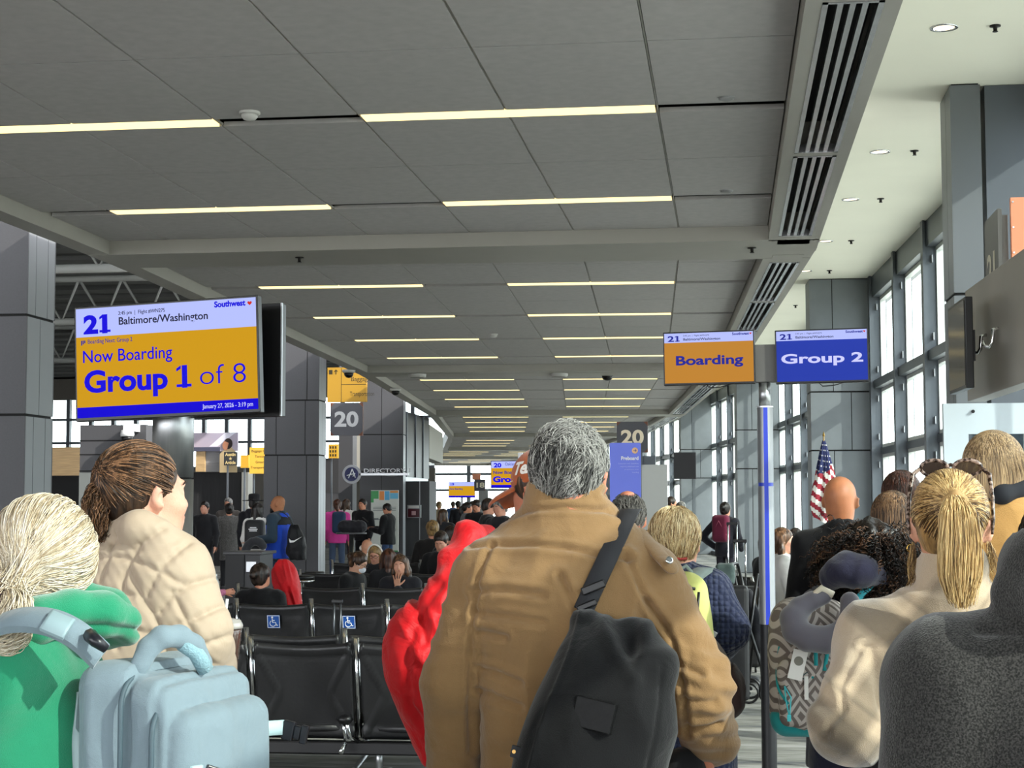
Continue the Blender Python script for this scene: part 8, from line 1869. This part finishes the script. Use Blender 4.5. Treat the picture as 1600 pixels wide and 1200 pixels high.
# ================================================================== PEOPLE FARTHER BACK
h_bk = hair_mat('hair_black', '0b0908', '2e2622', 0.4); h_dk = m_dk; h_br = m_brn; h_rb = hair_mat('hair_red_brown', '22110b', '6a3e28', 0.4); h_bd = hair_mat('hair_dull_blonde', '5a452c', 'b3905c', 0.4); h_gy = m_grey
def cl(c, nm='cloth_'): return fabric(nm + c, c, 0.85, 500, 0.0006, 0.12, 0.15, fold=0.005, fs=10)
def placed(px, py, Y, label, rz=0.0, **kw):
    p, z = stand_at(px, py, Y)
    if kw.get('sit'):
        kw.pop('H', 0); K = min(max((z - 0.47) / 0.816, 0.88), 1.06); t = person(label, p, rz, K * 1.75, **kw); t.location.z = min(0, z - 0.816 * K - 0.47)
    else: t = person(label, p, rz, kw.pop('H', z), **kw)
    return t
def set_loc(t, px, py, Y, dx=0): return t
SIT = ((( -0.25, 0.06, 1.13), (-0.16, 0.32, 1.02)), ((0.25, 0.06, 1.13), (0.16, 0.32, 1.02)))
# --- seated --------------------------------------------------------------
placed(408, 882, 14.4, 'seated woman in black with a dark bun, next to the draped red coat', R(8), sit=True, top=cl('141416'), legs=m_blk, hair=lambda r, c, Rm, s: hair_cap(r, c, Rm, s, h_dk, 0.008, 'bun', thick=1.5), h=0.013, arms=SIT, head=(R(30), R(-8), 0))
q = Field((-0.30, -0.30, -0.25), (0.35, 0.3, 0.60), 0.009); C0 = P(450, 930, 14.7); nd = []
for y_, xa, xb, r_ in ((978, 436, 472, .07), (948, 432, 471, .08), (915, 428, 468, .09), (892, 426, 462, .09), (879, 432, 455, .06), (875, 438, 449, .03)): a_, b_ = P(xa, y_, 14.7), P(xb, y_, 14.7); nd.append(((a_.x + b_.x) / 2 - C0.x, 0, a_.z - C0.z, (b_.x - a_.x) / 2, r_))
q.loft(nd, 0.03)
o = field_obj('red_coat', q, m_red, None, 1, lambda V, N: 0.012 * (1 - 2.4 * np.abs(vnoise(np.stack([V[:, 0] * 26 + V[:, 2] * 8, V[:, 1] * 12, V[:, 2] * 4], 1), 7)))); o.location = C0; tag(o, 'red coat draped over a seat back beside the dark-haired bun', 'coat')
t = placed(541, 861, 17.0, 'seated woman in black with glasses and a white face mask, looking down', R(-105), sit=True, H=1.72, top=cl('141416'), legs=m_blk, hair=lambda r, c, Rm, s: hair_cap(r, c, Rm, s, h_br, 0.008, 'bun', thick=1.3), h=0.012, arms=SIT, head=(R(-8), R(24), 0), face=True, skin_t='c99a80', lean=0.18, head_off=(0, 0.02, 0))
def add_mask(t, c='d8dde4'):
    hc, Rm, K = root_info[t.name][:3]; q = Field(np.array(hc) - 0.16, np.array(hc) + 0.16, 0.006); q.ell(hc + Rm @ np.array((0, 0.060, -0.052)) * K, np.array((0.058, 0.058, 0.050)) * K, Rm); q.ell(hc + Rm @ np.array((0, 0.0, -0.052)) * K, np.array((0.08, 0.06, 0.08)) * K, Rm, 0.01, 'sub'); field_obj('face_mask', q, mat('mask_' + c, c, 0.7), t)
    W_ = lambda p: np.array(hc) + Rm @ (np.array(p, float) * K); q = MB()
    for x in (-1, 1): q.tube([W_((x * 0.052, 0.07, -0.035)), W_((x * 0.084, 0.0, -0.005))], 0.002, 5)
    q.build('ear_loop', mat('mask_' + c, c, 0.7), t)
def add_glasses(t, c='1a1614'):
    hc, Rm, K = root_info[t.name][:3]; W_ = lambda p: Vector(np.array(hc) + Rm @ (np.array(p, float) * K)); m = mat('glasses_' + c, c, 0.3); g = empty('glasses', (0, 0, 0), 0, t)
    for x in (-1, 1):
        q = MB(); q.tube([W_((x * 0.031 + 0.023 * math.cos(a), 0.111 - 0.008 * abs(math.cos(a)), 0.002 + 0.017 * math.sin(a))) for a in [2 * PI * k / 14 for k in range(14)]], 0.0022, 5, closed=True); q.build('rim', m, g)
        q = MB(); q.tube([W_((x * 0.054, 0.106, 0.004)), W_((x * 0.082, 0.06, 0.004)), W_((x * 0.088, -0.01, 0.004))], 0.0022, 5); q.build('temple', m, g)
    q = MB(); q.tube([W_((-0.008, 0.113, 0.004)), W_((0.008, 0.113, 0.004))], 0.0022, 5); q.build('bridge', m, g)
add_mask(t); add_glasses(t)
t = placed(587, 853, 19.6, 'seated woman with white headphones and glasses, looking down at us', R(172), sit=True, H=1.66, top=cl('17171a'), legs=m_blk, hair=lambda r, c, Rm, s: hair_cap(r, c, Rm, s, h_bd, 0.010, 'long'), h=0.013, arms=SIT, head=(R(-6), R(18), 0), face=True, skin_t='c08a72'); add_glasses(t)
hc, Rm, K = root_info[t.name][:3]; W_ = lambda p: Vector(np.array(hc) + Rm @ (np.array(p, float) * K)); q = MB(); q.tube([W_((0.100 * math.sin(a), 0.0, 0.015 + 0.130 * math.cos(a))) for a in [R(-88 + 16 * k) for k in range(12)]], 0.011, 8); q.build('headband', mat('headphone_white', 'dcd8d0', 0.4), t)
for x in (-1, 1):
    q = Field(np.array(hc) - 0.2, np.array(hc) + 0.2, 0.008); q.ell(np.array(W_((x * 0.100, 0, -0.01))), (0.022 * K, 0.036 * K, 0.042 * K), Rm); field_obj('ear_cup', q, mat('headphone_white', 'dcd8d0', 0.4), t)
placed(608, 859, 18.35, 'seated person with reddish-brown hair seen from behind, left of the woman covering her mouth', R(25), sit=True, H=1.62, top=cl('19191c'), legs=m_blk, hair=lambda r, c, Rm, s: hair_cap(r, c, Rm, s, h_rb, 0.010, 'longback', thick=1.5), h=0.014, arms=SIT, head=(R(20), 0, 0))
Kh = 0.96
t = placed(626, 867, 16.9, 'seated woman with long brown hair covering her mouth with one hand, looking at us', R(176), sit=True, H=1.68, top=cl('232328'), legs=m_blk, hair=lambda r, c, Rm, s: hair_cap(r, c, Rm, s, h_br, 0.007, 'long', thick=0.9, tone=0.45), h=0.012, fine=0.007, head=(R(-4), R(4), R(4)), face=True, skin_t='cc967c',
    arms=(((-0.24, 0.12, 1.12), (-0.012, 0.20, 1.36)), ((0.25, 0.06, 1.13), (0.16, 0.30, 1.02))), hands=({'at': (-0.010, 0.195, 1.385), 'd': (0.08, -0.35, 1.0), 'n': (0, 1, 0.3), 'thumb': 1, 'curl': 0.14, 'spread': 0.22, 'h': 0.005, 'to': 0.9}, {'at': (0.16, 0.30, 1.02), 'd': (-0.3, 1, -0.1), 'n': (0, 0, 1), 'thumb': 1, 'curl': 0.3, 'h': 0.006}))
placed(573, 843, 21.5, 'seated bald man in a rust-brown jacket with white headphones, behind the masked woman', R(-20), sit=True, H=1.72, skin_t='b98468', top=cl('5a2c20'), legs=m_blk, h=0.015, arms=SIT, head=(0, R(6), 0))
hc, Rm, K = root_info[[k for k in root_info][-1]][:3]; q = Field(np.array(hc) - 0.2, np.array(hc) + 0.2, 0.010); q.ell(np.array(hc) + Rm @ np.array((-0.095, 0, -0.01)), (0.022, 0.034, 0.038), Rm); o = field_obj('ear_cup', q, mat('headphone_white', 'dcd8d0', 0.4), bpy.data.objects[[k for k in root_info][-1]])
placed(690, 831, 19.5, 'seated man in black looking down at his hands, left of the orange cap', R(165), sit=True, H=1.76, top=cl('131315'), legs=cl('3a4048', 'jeans_'), hair=HC('short', h_dk, 0.010), h=0.014, arms=SIT, head=(R(-10), R(26), 0), face=True, skin_t='c48c74')
placed(704, 823, 22.0, 'seated dark-haired person with a white collar right behind the man looking down', R(30), sit=True, H=1.74, top=cl('1a1a1e'), legs=m_blk, hair=HC('short', h_dk, 0.012, thick=1.4), h=0.016, arms=SIT)
placed(676, 812, 24.0, 'seated blonde-haired person behind the man in black looking down', R(10), sit=True, H=1.75, top=cl('1c1a1a'), legs=m_blk, hair=HC('bun', h_bd, 0.012, thick=1.5), h=0.016, arms=SIT)
# seated by the windows
t = placed(1221, 826, 17.0, 'seated girl in a white printed T-shirt and jeans, just right of the silver pole', R(-82), sit=True, H=1.74, top=cl('cfccc6'), legs=cl('20283a', 'jeans_'), hair=HC('longback', h_br, 0.009, tone=0.55), h=0.012, arms=(((-0.22, 0.05, 1.13), (-0.12, 0.34, 1.04)), ((0.22, 0.05, 1.13), (0.10, 0.36, 1.02))), head=(R(4), R(-2), 0), face=True, skin_t='d29c84',
    hands=({'at': (-0.12, 0.34, 1.04), 'd': (0.1, 1, -0.5), 'n': (0, 0.4, 1), 'thumb': -1, 'curl': 0.2, 'h': 0.006}, {'at': (0.10, 0.36, 1.02), 'd': (0, 1, -0.5), 'n': (0, 0.4, 1), 'thumb': 1, 'curl': 0.2, 'h': 0.006}))
tg = t
tk = placed(1068, 812, 14.8, 'seated person in khaki trousers with legs crossed, hidden behind the blonde child', R(-70), sit=True, H=1.74, top=cl('b8a878'), legs=cl('d2c08c', 'chino_'), hair=HC('short', h_br, 0.012), h=0.014, arms=SIT)
tr = placed(1197, 838, 18.6, 'seated person in dark clothes raising a hand, mostly behind the silver pole', R(-60), sit=True, H=1.70, top=cl('16161c'), legs=m_blk, hair=HC('short', h_dk, 0.012), h=0.014, arms=(((-0.22, 0.05, 1.13), (-0.12, 0.34, 1.04)), ((0.24, 0.12, 1.30), (0.22, 0.16, 1.56))), skin_t='c48c74')
placed(1243, 826, 24, 'distant dark-haired person seated between the white T-shirt and the bald man', R(100), sit=True, H=1.75, top=cl('3a3a40'), legs=m_blk, hair=HC('short', h_dk, 0.012), h=0.018, arms=SIT, face=True)
# --- standing ---------------------------------------------------------------
t = placed(436, 774, 22.5, 'bald bearded man in a bright blue vest with a black drawstring bag', R(78), skin_t='a8704e', top=fabric('sleeve_slate', '2a3a48', 0.85, 500, 0.0005, 0.1), legs=cl('2c3a50', 'jeans_'), h=0.014, fine=0.010, head=(0, R(-2), 0), face=True, build=1.15, thick=0.02, collar=0.04, arms=(((-0.25, -0.02, 1.15), (-0.22, 0.30, 1.10)), ((0.27, -0.10, 1.15), (0.24, 0.14, 1.06))))
hc, Rm, K, U, A, sh = root_info[t.name]
q = Field((-0.35, -0.3, 0.8), (0.35, 0.35, 1.6), 0.013); q.loft([(*U(0, -0.005, z), rx * 1.15 + 0.03, ry + 0.035) for z, rx, ry in ((0.86, .165, .125), (1.05, .160, .12), (1.27, .172, .125), (1.38, .17, .115), (1.45, .10, .09), (1.50, .075, .08))], 0.03); field_obj('vest', q, fabric('vest_blue', '1b45b8', 0.7, 600, 0.0005, 0.06), t, 1, folds(0.006, (10, 10, 8), 4))
q = Field((-0.35, -0.3, 1.25), (0.35, 0.35, 1.62), 0.013); q.loft([(*U(0, -0.005, z), rx * 1.15 + 0.037, ry + 0.042) for z, rx, ry in ((1.33, .175, .12), (1.38, .17, .115), (1.45, .10, .09))], 0.03); field_obj('vest_yoke', q, mat('yoke_black', '15161c', 0.8), t)
q = Field(np.array(hc) - 0.2, np.array(hc) + 0.2, 0.010); q.ell(hc + Rm @ np.array((0, 0.062, -0.085)), (0.052, 0.052, 0.042), Rm).ell(hc + Rm @ np.array((0, 0.08, -0.115)), (0.035, 0.03, 0.03), Rm); o = field_obj('beard', q, h_bk, t); set_tone(o, 0.2, 0.2)
bl = Vector(P(463, 846, 22.3)); B = thing('drawstring_bag', 'black drawstring bag with a white swoosh mark on the back of the blue vest', 'bag', bl)
q = Field((-0.22, -0.2, -0.32), (0.25, 0.2, 0.30), 0.012); q.loft([(0.02, 0, -0.25, .11, .08), (0.0, 0, -0.15, .14, .10), (0, 0, 0, .13, .10), (-0.02, 0, 0.14, .10, .07), (-0.03, 0, 0.23, .05, .03)], 0.02); field_obj('bag_body', q, fabric('nylon_black', '131316', 0.5, 600, 0.0005, 0.1), B, 1, folds(0.008, (12, 12, 8), 6))
q = MB(); q.prism([(-0.075, 0.02), (-0.06, -0.035), (-0.01, -0.03), (0.10, 0.045), (0.0, -0.005), (-0.045, -0.005)], 0, 0.03, Matrix.Translation((0.0, -0.088, 0.02)) @ Matrix.Rotation(PI / 2, 4, 'X')); q.build('swoosh_mark', mat('mark_white', 'e0e0e0', 0.5), B)
ribbon('cord', [(-0.03, -0.05, 0.22), (-0.10, -0.10, 0.35), (-0.20, -0.14, 0.42)], [(0, -1, 0)] * 3, 0.012, 0.004, m_black, B)
cpl = Vector(P(398, 862, 22.0)); q = Field((-0.24, -0.12, -0.26), (0.24, 0.12, 0.26), 0.010)
ring = [(0.05 + 0.125 * math.cos(a) - 0.05, 0, 0.145 * math.sin(a)) for a in [R(50 + 27 * k) for k in range(11)]]; q.chain([np.array(p) for p in ring], [0.055] * 11, 0.02); o = field_obj('neck_pillow', q, fabric('pillow_charcoal', '2c2d31', 0.85, 500, 0.0005, 0.08, 0.3), None, 1); o.location = cpl; o.rotation_euler = (0, R(20), 0); tag(o, 'dark grey neck pillow carried by the man in the blue vest', 'pillow')
m_bkh = cl('15151a')
t = placed(397, 781, 28.0, 'man in a black wide-brimmed hat and black hooded top, seen from behind', R(10), H=1.72, top=m_bkh, legs=m_blk, hair=HC('short', h_bk, 0.014), h=0.016, build=1.1, hood=True, head=(R(20), 0, 0))
hc, Rm, K = root_info[t.name][:3]; H_ = thing('brimmed_hat', 'black wide-brimmed hat on the man in the black hooded top', 'hat', t.location, R(10)); q = MB(); q.lathe([(0.20, 0.045), (0.205, 0.055), (0.10, 0.065), (0.10, 0.14), (0.09, 0.165), (0.05, 0.175), (0.005, 0.165)], 28, c=tuple(hc)); q.build('hat_body', mat('felt_black', '121214', 0.9), H_)
t = placed(402, 800, 25.5, 'long-haired woman with white sleeves and a black backpack under the black hat', R(-10), H=1.60, top=cl('c4c2be'), legs=m_blk, hair=HC('longback', h_bk, 0.013, thick=1.5), h=0.016, build=1.05)
bl = Vector(P(398, 835, 25.2)); B = thing('backpack', 'black backpack with white printed lines worn under the wide-brimmed hat', 'bag', bl); q = Field((-0.2, -0.14, -0.3), (0.2, 0.14, 0.28), 0.012); q.box((0, 0, 0), (0.155, 0.09, 0.23), 0.07); field_obj('pack_body', q, fabric('nylon_black', '131316', 0.5, 600, 0.0005, 0.1), B)
q = MB()
for z, w_ in ((0.10, 0.05), (0.075, 0.07), (0.05, 0.06)): q.box(-w_, w_, -0.096, -0.088, z, z + 0.012)
q.build('printed_lines', mat('mark_white', 'e0e0e0', 0.5), B)
placed(431, 781, 40.0, 'distant dark-haired person facing us between the hat and the blue vest', R(180), H=1.70, top=cl('22242a'), legs=m_blk, hair=HC('long', h_bk, 0.015), h=0.018, face=True)
placed(357, 787, 33.5, 'man in a brown-grey sweater behind the person in the speckled dress', R(175), H=1.72, skin_t='b0806a', top=cl('4a4440'), legs=m_blk, hair=HC('short', h_gy, 0.014, tone=0.5), h=0.017, build=1.1)
placed(358, 796, 30.0, 'dark-haired person in a grey speckled knee-length dress seen from behind', R(20), H=1.60, top=fabric('speckled_grey', '4e4c4a', 0.9, 300, 0.002, 0.5, 0.2, scale=60), legs=m_blk, hair=HC('bun', h_bk, 0.013, thick=1.6), h=0.016, long_coat=0.55)
placed(320, 796, 29.0, 'woman in a long black coat walking towards us, farthest left of the walkers', R(180), H=1.64, skin_t='b27f6a', top=cl('131316'), legs=m_blk, hair=HC('bun', h_bk, 0.012, thick=1.3), h=0.015, fine=0.011, face=True, long_coat=0.60, feet=((-0.10, 0.12), (0.10, -0.12)))
t = placed(606, 787, 33.5, 'man in a black jacket looking at his phone in front of the wall map', R(75), skin_t='b9846a', top=cl('121215'), legs=cl('34486a', 'jeans_'), hair=HC('buzz', h_bk, 0.012, thick=0.8), h=0.015, fine=0.011, head=(R(0), R(24), 0), face=True, build=1.12, thick=0.02, collar=0.04, arms=(((-0.24, 0.05, 1.13), (-0.14, 0.36, 1.18)), ((0.24, 0.05, 1.13), (0.12, 0.36, 1.20))))
ph = t.matrix_basis @ Vector((-0.04, 0.50, 1.27)); ph_o = MB().box(-0.035, 0.035, -0.005, 0.005, -0.075, 0.075).build('phone', mat('phone_dark', '15171c', 0.15), None); ph_o.location = ph; ph_o.rotation_euler = (R(-50), 0, R(75)); tag(ph_o, 'dark phone held by the man in front of the wall map', 'phone')
t = placed(527, 790, 33.0, 'woman in a bright pink jacket with a blue backpack, behind the high table', R(15), H=1.68, top=fabric('jacket_pink', 'c03a88', 0.8, 500, 0.0005, 0.06), legs=cl('3c4a60', 'jeans_'), hair=HC('pony', h_rb, 0.014, thick=1.4), h=0.016, build=1.1)
bl = t.matrix_basis @ Vector((0.03, -0.22, 1.22)); B = thing('backpack', 'navy blue backpack on the bright pink jacket', 'bag', bl); q = Field((-0.2, -0.14, -0.3), (0.2, 0.14, 0.28), 0.014); q.box((0, 0, 0), (0.14, 0.08, 0.22), 0.07); field_obj('pack_body', q, cl('23344c'), B)
placed(541, 786, 36.5, 'brown-haired woman in a white top between the pink jacket and the dark man', R(-15), H=1.70, top=cl('c8c4c0'), legs=m_blk, hair=HC('longback', h_br, 0.015), h=0.018)
placed(567, 788, 35.0, 'man in black facing us behind the high table, left of the wall map', R(160), H=1.70, top=cl('141418'), legs=m_blk, hair=HC('short', h_bk, 0.014), h=0.016, fine=0.012, face=True, build=1.1)
# the group in the centre
t = placed(762, 788, 23.5, 'man with glasses in a black jacket in profile, under the gate 20 screen', R(-72), H=1.66, top=cl('17181c'), legs=m_blk, hair=HC('short', h_dk, 0.010), h=0.014, fine=0.009, head=(R(-4), R(8), 0), face=True, build=1.15, skin_t='c48c74'); add_glasses(t)
t = placed(783, 783, 21.5, 'grey-haired man with sunglasses on his head, just left of the orange cap', R(140), H=1.65, top=cl('1e1f24'), legs=m_blk, hair=HC('short', h_gy, 0.010, tone=0.5), h=0.014, fine=0.009, head=(0, R(6), 0), face=True, build=1.12, skin_t='c08870')
placed(692, 799, 27.0, 'woman with long brown hair in black seen from behind, left of the centre group', R(-15), H=1.50, top=cl('1a1a1e'), legs=m_blk, hair=HC('longback', h_br, 0.012, thick=1.4), h=0.016)
placed(729, 790, 33.0, 'ponytailed woman in grey turned right, left of the man with glasses', R(-75), H=1.62, top=cl('6a6c70'), legs=m_blk, hair=HC('pony', h_bk, 0.013), h=0.016, fine=0.012, face=True)
placed(745, 788, 31.0, 'man in black looking down, between the ponytailed woman and the man with glasses', R(160), H=1.66, top=cl('17181c'), legs=m_blk, hair=HC('short', h_dk, 0.013), h=0.016, fine=0.012, head=(0, R(22), 0), face=True)
placed(686, 795, 47.0, 'small distant person in a tan coat beside the far windows', R(0), H=1.66, top=cl('8a7a60'), legs=m_blk, hair=HC('short', h_bd, 0.016), h=0.02)
for px, py, Y, lab, c, hr in ((716, 795, 48, 'tiny distant dark figure below the gate 19 screen', '1c1d22', h_dk), (708, 792, 60, 'tiny distant figure in blue near the far windows', '34507a', h_br), (738, 794, 52, 'tiny distant figure in grey below the 18 sign', '4a4c50', h_dk)):
    placed(px, py, Y, lab, R(20), H=1.68, top=cl(c), legs=m_blk, hair=HC('short', hr, 0.02), h=0.022)
# by the windows
t = placed(1133, 789, 26.0, 'woman with a maroon backpack, one hand on her hip, facing the windows', R(-25), H=1.60, top=cl('1c1c24'), legs=fabric('plaid_dark', '2a2830', 0.9, 400, 0.0006, 0.4, 0.1, scale=14), hair=HC('bun', h_bk, 0.010, thick=1.4), h=0.013, fine=0.010, arms=(((-0.40, -0.06, 1.16), (-0.18, 0.02, 0.98)), ((0.24, 0.0, 1.13), (0.20, 0.2, 0.95))), hands=({'at': (-0.18, 0.02, 0.98), 'd': (1, 0.1, -0.4), 'n': (0, -1, 0), 'thumb': -1, 'curl': 0.3, 'h': 0.007},))
bl = t.matrix_basis @ Vector((0.02, -0.20, 1.20)); B = thing('backpack', 'maroon backpack of the woman facing the windows', 'bag', bl, R(-25)); q = Field((-0.2, -0.14, -0.3), (0.2, 0.14, 0.28), 0.012); q.box((0, 0, 0), (0.135, 0.08, 0.21), 0.06); field_obj('pack_body', q, cl('5a1830'), B); q = MB(); q.tube([(-0.12, -0.06, -0.1), (0, -0.085, 0.12), (0.12, -0.06, -0.1)], 0.006, 6); q.build('zip', mat('zip_pink', '9a4a60', 0.6), B)
placed(1047, 776, 29.0, 'dark-haired person with a cap beyond the blonde child, left of a grey head', R(-80), H=1.70, top=cl('3a3c40'), legs=m_blk, hair=HC('short', h_dk, 0.013), h=0.016, face=True)
placed(1064, 782, 28.0, 'grey-haired person in a pink top beyond the blonde child', R(20), H=1.62, top=cl('b0605c'), legs=m_blk, hair=HC('short', h_gy, 0.013, tone=0.5), h=0.016)
placed(1012, 813, 7.0, 'dark-haired person low between the balding man and the blonde child', R(10), H=1.46, top=cl('1a1a1e'), legs=m_blk, hair=HC('longback', h_dk, 0.010, thick=1.2), h=0.013)
# luggage and stroller by the windows
def case(px, pyt, Y, w_, hgt, label, m, handle=None):
    c = P(px, 900, Y); t = thing('suitcase', label, 'suitcase', (c.x, Y, 0)); q = MB(); q.box(-w_ / 2, w_ / 2, -0.13, 0.13, 0.05, hgt); q.build('case_shell', m, t, bevel=0.035, seg=3)
    for x in (-w_ / 2 + 0.05, w_ / 2 - 0.05):
        q = MB(); q.lathe([(0.028, -0.01), (0.028, 0.01)], 14, m=Matrix.Translation((x, -0.08, 0.028)) @ Matrix.Rotation(PI / 2, 4, 'Y')); q.build('wheel', m_black, t)
    if handle:
        for x in (-0.05, 0.05): q = MB(); q.tube([(x, 0.08, hgt - 0.02), (x, 0.08, handle)], 0.009, 8); q.build('telescopic_tube', m_chrome, t)
        q = MB(); q.box(-0.065, 0.065, 0.065, 0.095, handle - 0.01, handle + 0.02); q.build('handle', m_black, t, bevel=0.005)
    return t
case(1157, 880, 16.0, 0.36, 0.80, 'black suitcase with its chrome handle raised, left of the silver pole', mat('case_black', '18181a', 0.5), 1.22)
case(1145, 860, 19.0, 0.42, 0.62, 'dark suitcase with a tall chrome handle beside the maroon backpack woman', mat('case_dark_blue', '1b2030', 0.5), 1.35)
c = P(1133, 895, 13.3); q = Field((-0.25, -0.2, -0.02), (0.25, 0.2, 0.32), 0.01); q.box((0, 0, 0.13), (0.12, 0.1, 0.13), 0.05).cap((-0.08, 0, 0.25), (0.08, 0, 0.25), 0.02, 0.02, 0.02); o = field_obj('tote_bag', q, fabric('tote_dark_green', '3c4a48', 0.6, 400, 0.0006, 0.3), None, 1, folds(0.006, (12, 12, 12), 3)); o.location = (c.x, 13.25, c.z - 0.1); o.scale = (0.62, 0.62, 0.62); o.location.z = c.z - 0.09; tag(o, 'small dark green tote bag standing on a black case by the khaki trousers', 'bag')
case(1133, 920, 13.3, 0.36, c.z - 0.10, 'black upright case carrying the small green tote bag', mat('case_black', '18181a', 0.5))
c = P(1172, 960, 13.6); t = thing('folded_stroller', 'folded black stroller leaning beside the silver pole', 'stroller', (c.x, 13.6, 0))
zt = P(1155, 885, 13.6).z
q = MB()
for x0, x1, y in ((-0.09, 0.08, -0.15), (-0.04, 0.12, 0.15)): q.tube([(x0 - 0.05, y, zt), (x0, y, zt - 0.22), (x1, y, 0.30), (x1 + 0.02, y, 0.10)], 0.013, 8); q.tube([(x1 - 0.02, y, zt - 0.05), (x0 + 0.02, y, 0.12)], 0.012, 8)
q.build('frame_tube', m_black, t)
q = Field((-0.2, -0.25, 0.3), (0.25, 0.25, 1.0), 0.012); q.cap((-0.02, 0, 0.85), (0.08, 0, 0.45), 0.045, 0.06, 0.02); field_obj('seat_fabric', q, cl('1b1b20'), t, 1, folds(0.01, (12, 12, 6), 3))
for x, y in ((-0.02, -0.17), (0.0, 0.17), (0.14, -0.17), (0.15, 0.17)):
    q = MB(); q.tube([(x + 0.075 * math.cos(a), y, 0.085 + 0.075 * math.sin(a)) for a in [2 * PI * k / 16 for k in range(16)]], 0.010, 6, closed=True); q.lathe([(0.015, -0.02), (0.015, 0.02)], 10, m=Matrix.Translation((x, y, 0.085)) @ Matrix.Rotation(PI / 2, 4, 'X')); q.build('wheel', m_black, t)
q = MB(); q.tube([(-0.14, -0.15, zt), (-0.15, -0.10, zt + 0.02), (-0.10, 0.15, zt + 0.02), (-0.09, 0.15, zt)], 0.014, 8); q.build('push_handle', m_black, t)
# child behind the cream jacket holding a bottle
t = placed(300, 880, 13.8, 'child in a pink striped top hidden behind the cream jacket, holding a bottle', R(-90), H=1.15, top=fabric('stripe_pink', 'b8708c', 0.85, 500, 0.0005, 0.3, 0.1, scale=40), legs=m_blk, hair=HC('longback', h_br, 0.012), h=0.012, arms=(((-0.2, 0.1, 1.15), (-0.1, 0.32, 1.2)), ((0.2, 0.1, 1.2), (0.06, 0.46, 1.28))), hands=({'at': (0.06, 0.46, 1.28), 'd': (0, 1, 0.1), 'n': (1, 0, 0), 'thumb': 1, 'curl': 0.9, 'h': 0.005},))
c = P(336, 945, 13.75); B = thing('water_bottle', 'clear plastic bottle held beside the cream quilted jacket', 'bottle', (c.x, 13.75, c.z)); q = MB(); q.lathe([(0.028, 0), (0.033, 0.01), (0.033, 0.17), (0.028, 0.20), (0.013, 0.235)], 20); q.build('bottle_body', mat('bottle_clear', 'a4abac', 0.08, spec=0.9), B); q = MB(); q.lathe([(0.015, 0.235), (0.015, 0.26)], 16); q.build('bottle_cap', mat('cap_white', 'd8dade', 0.3, metal=0.5), B)

for o_, lb in ((tg, 'black seat under the girl in the white T-shirt'), (tk, 'black seat under the person in khaki trousers'), (tr, 'black seat under the person raising a hand')):
    s_ = seat_row(lb, 900, 15, 1); a = o_.rotation_euler.z; s_.rotation_euler.z = a; s_.location = o_.location + Vector((-0.305 * math.cos(a) + 0.20 * math.sin(a), -0.305 * math.sin(a) - 0.20 * math.cos(a), 0)); s_.location.z = 0; s_['group'] = 'single seats by the windows'
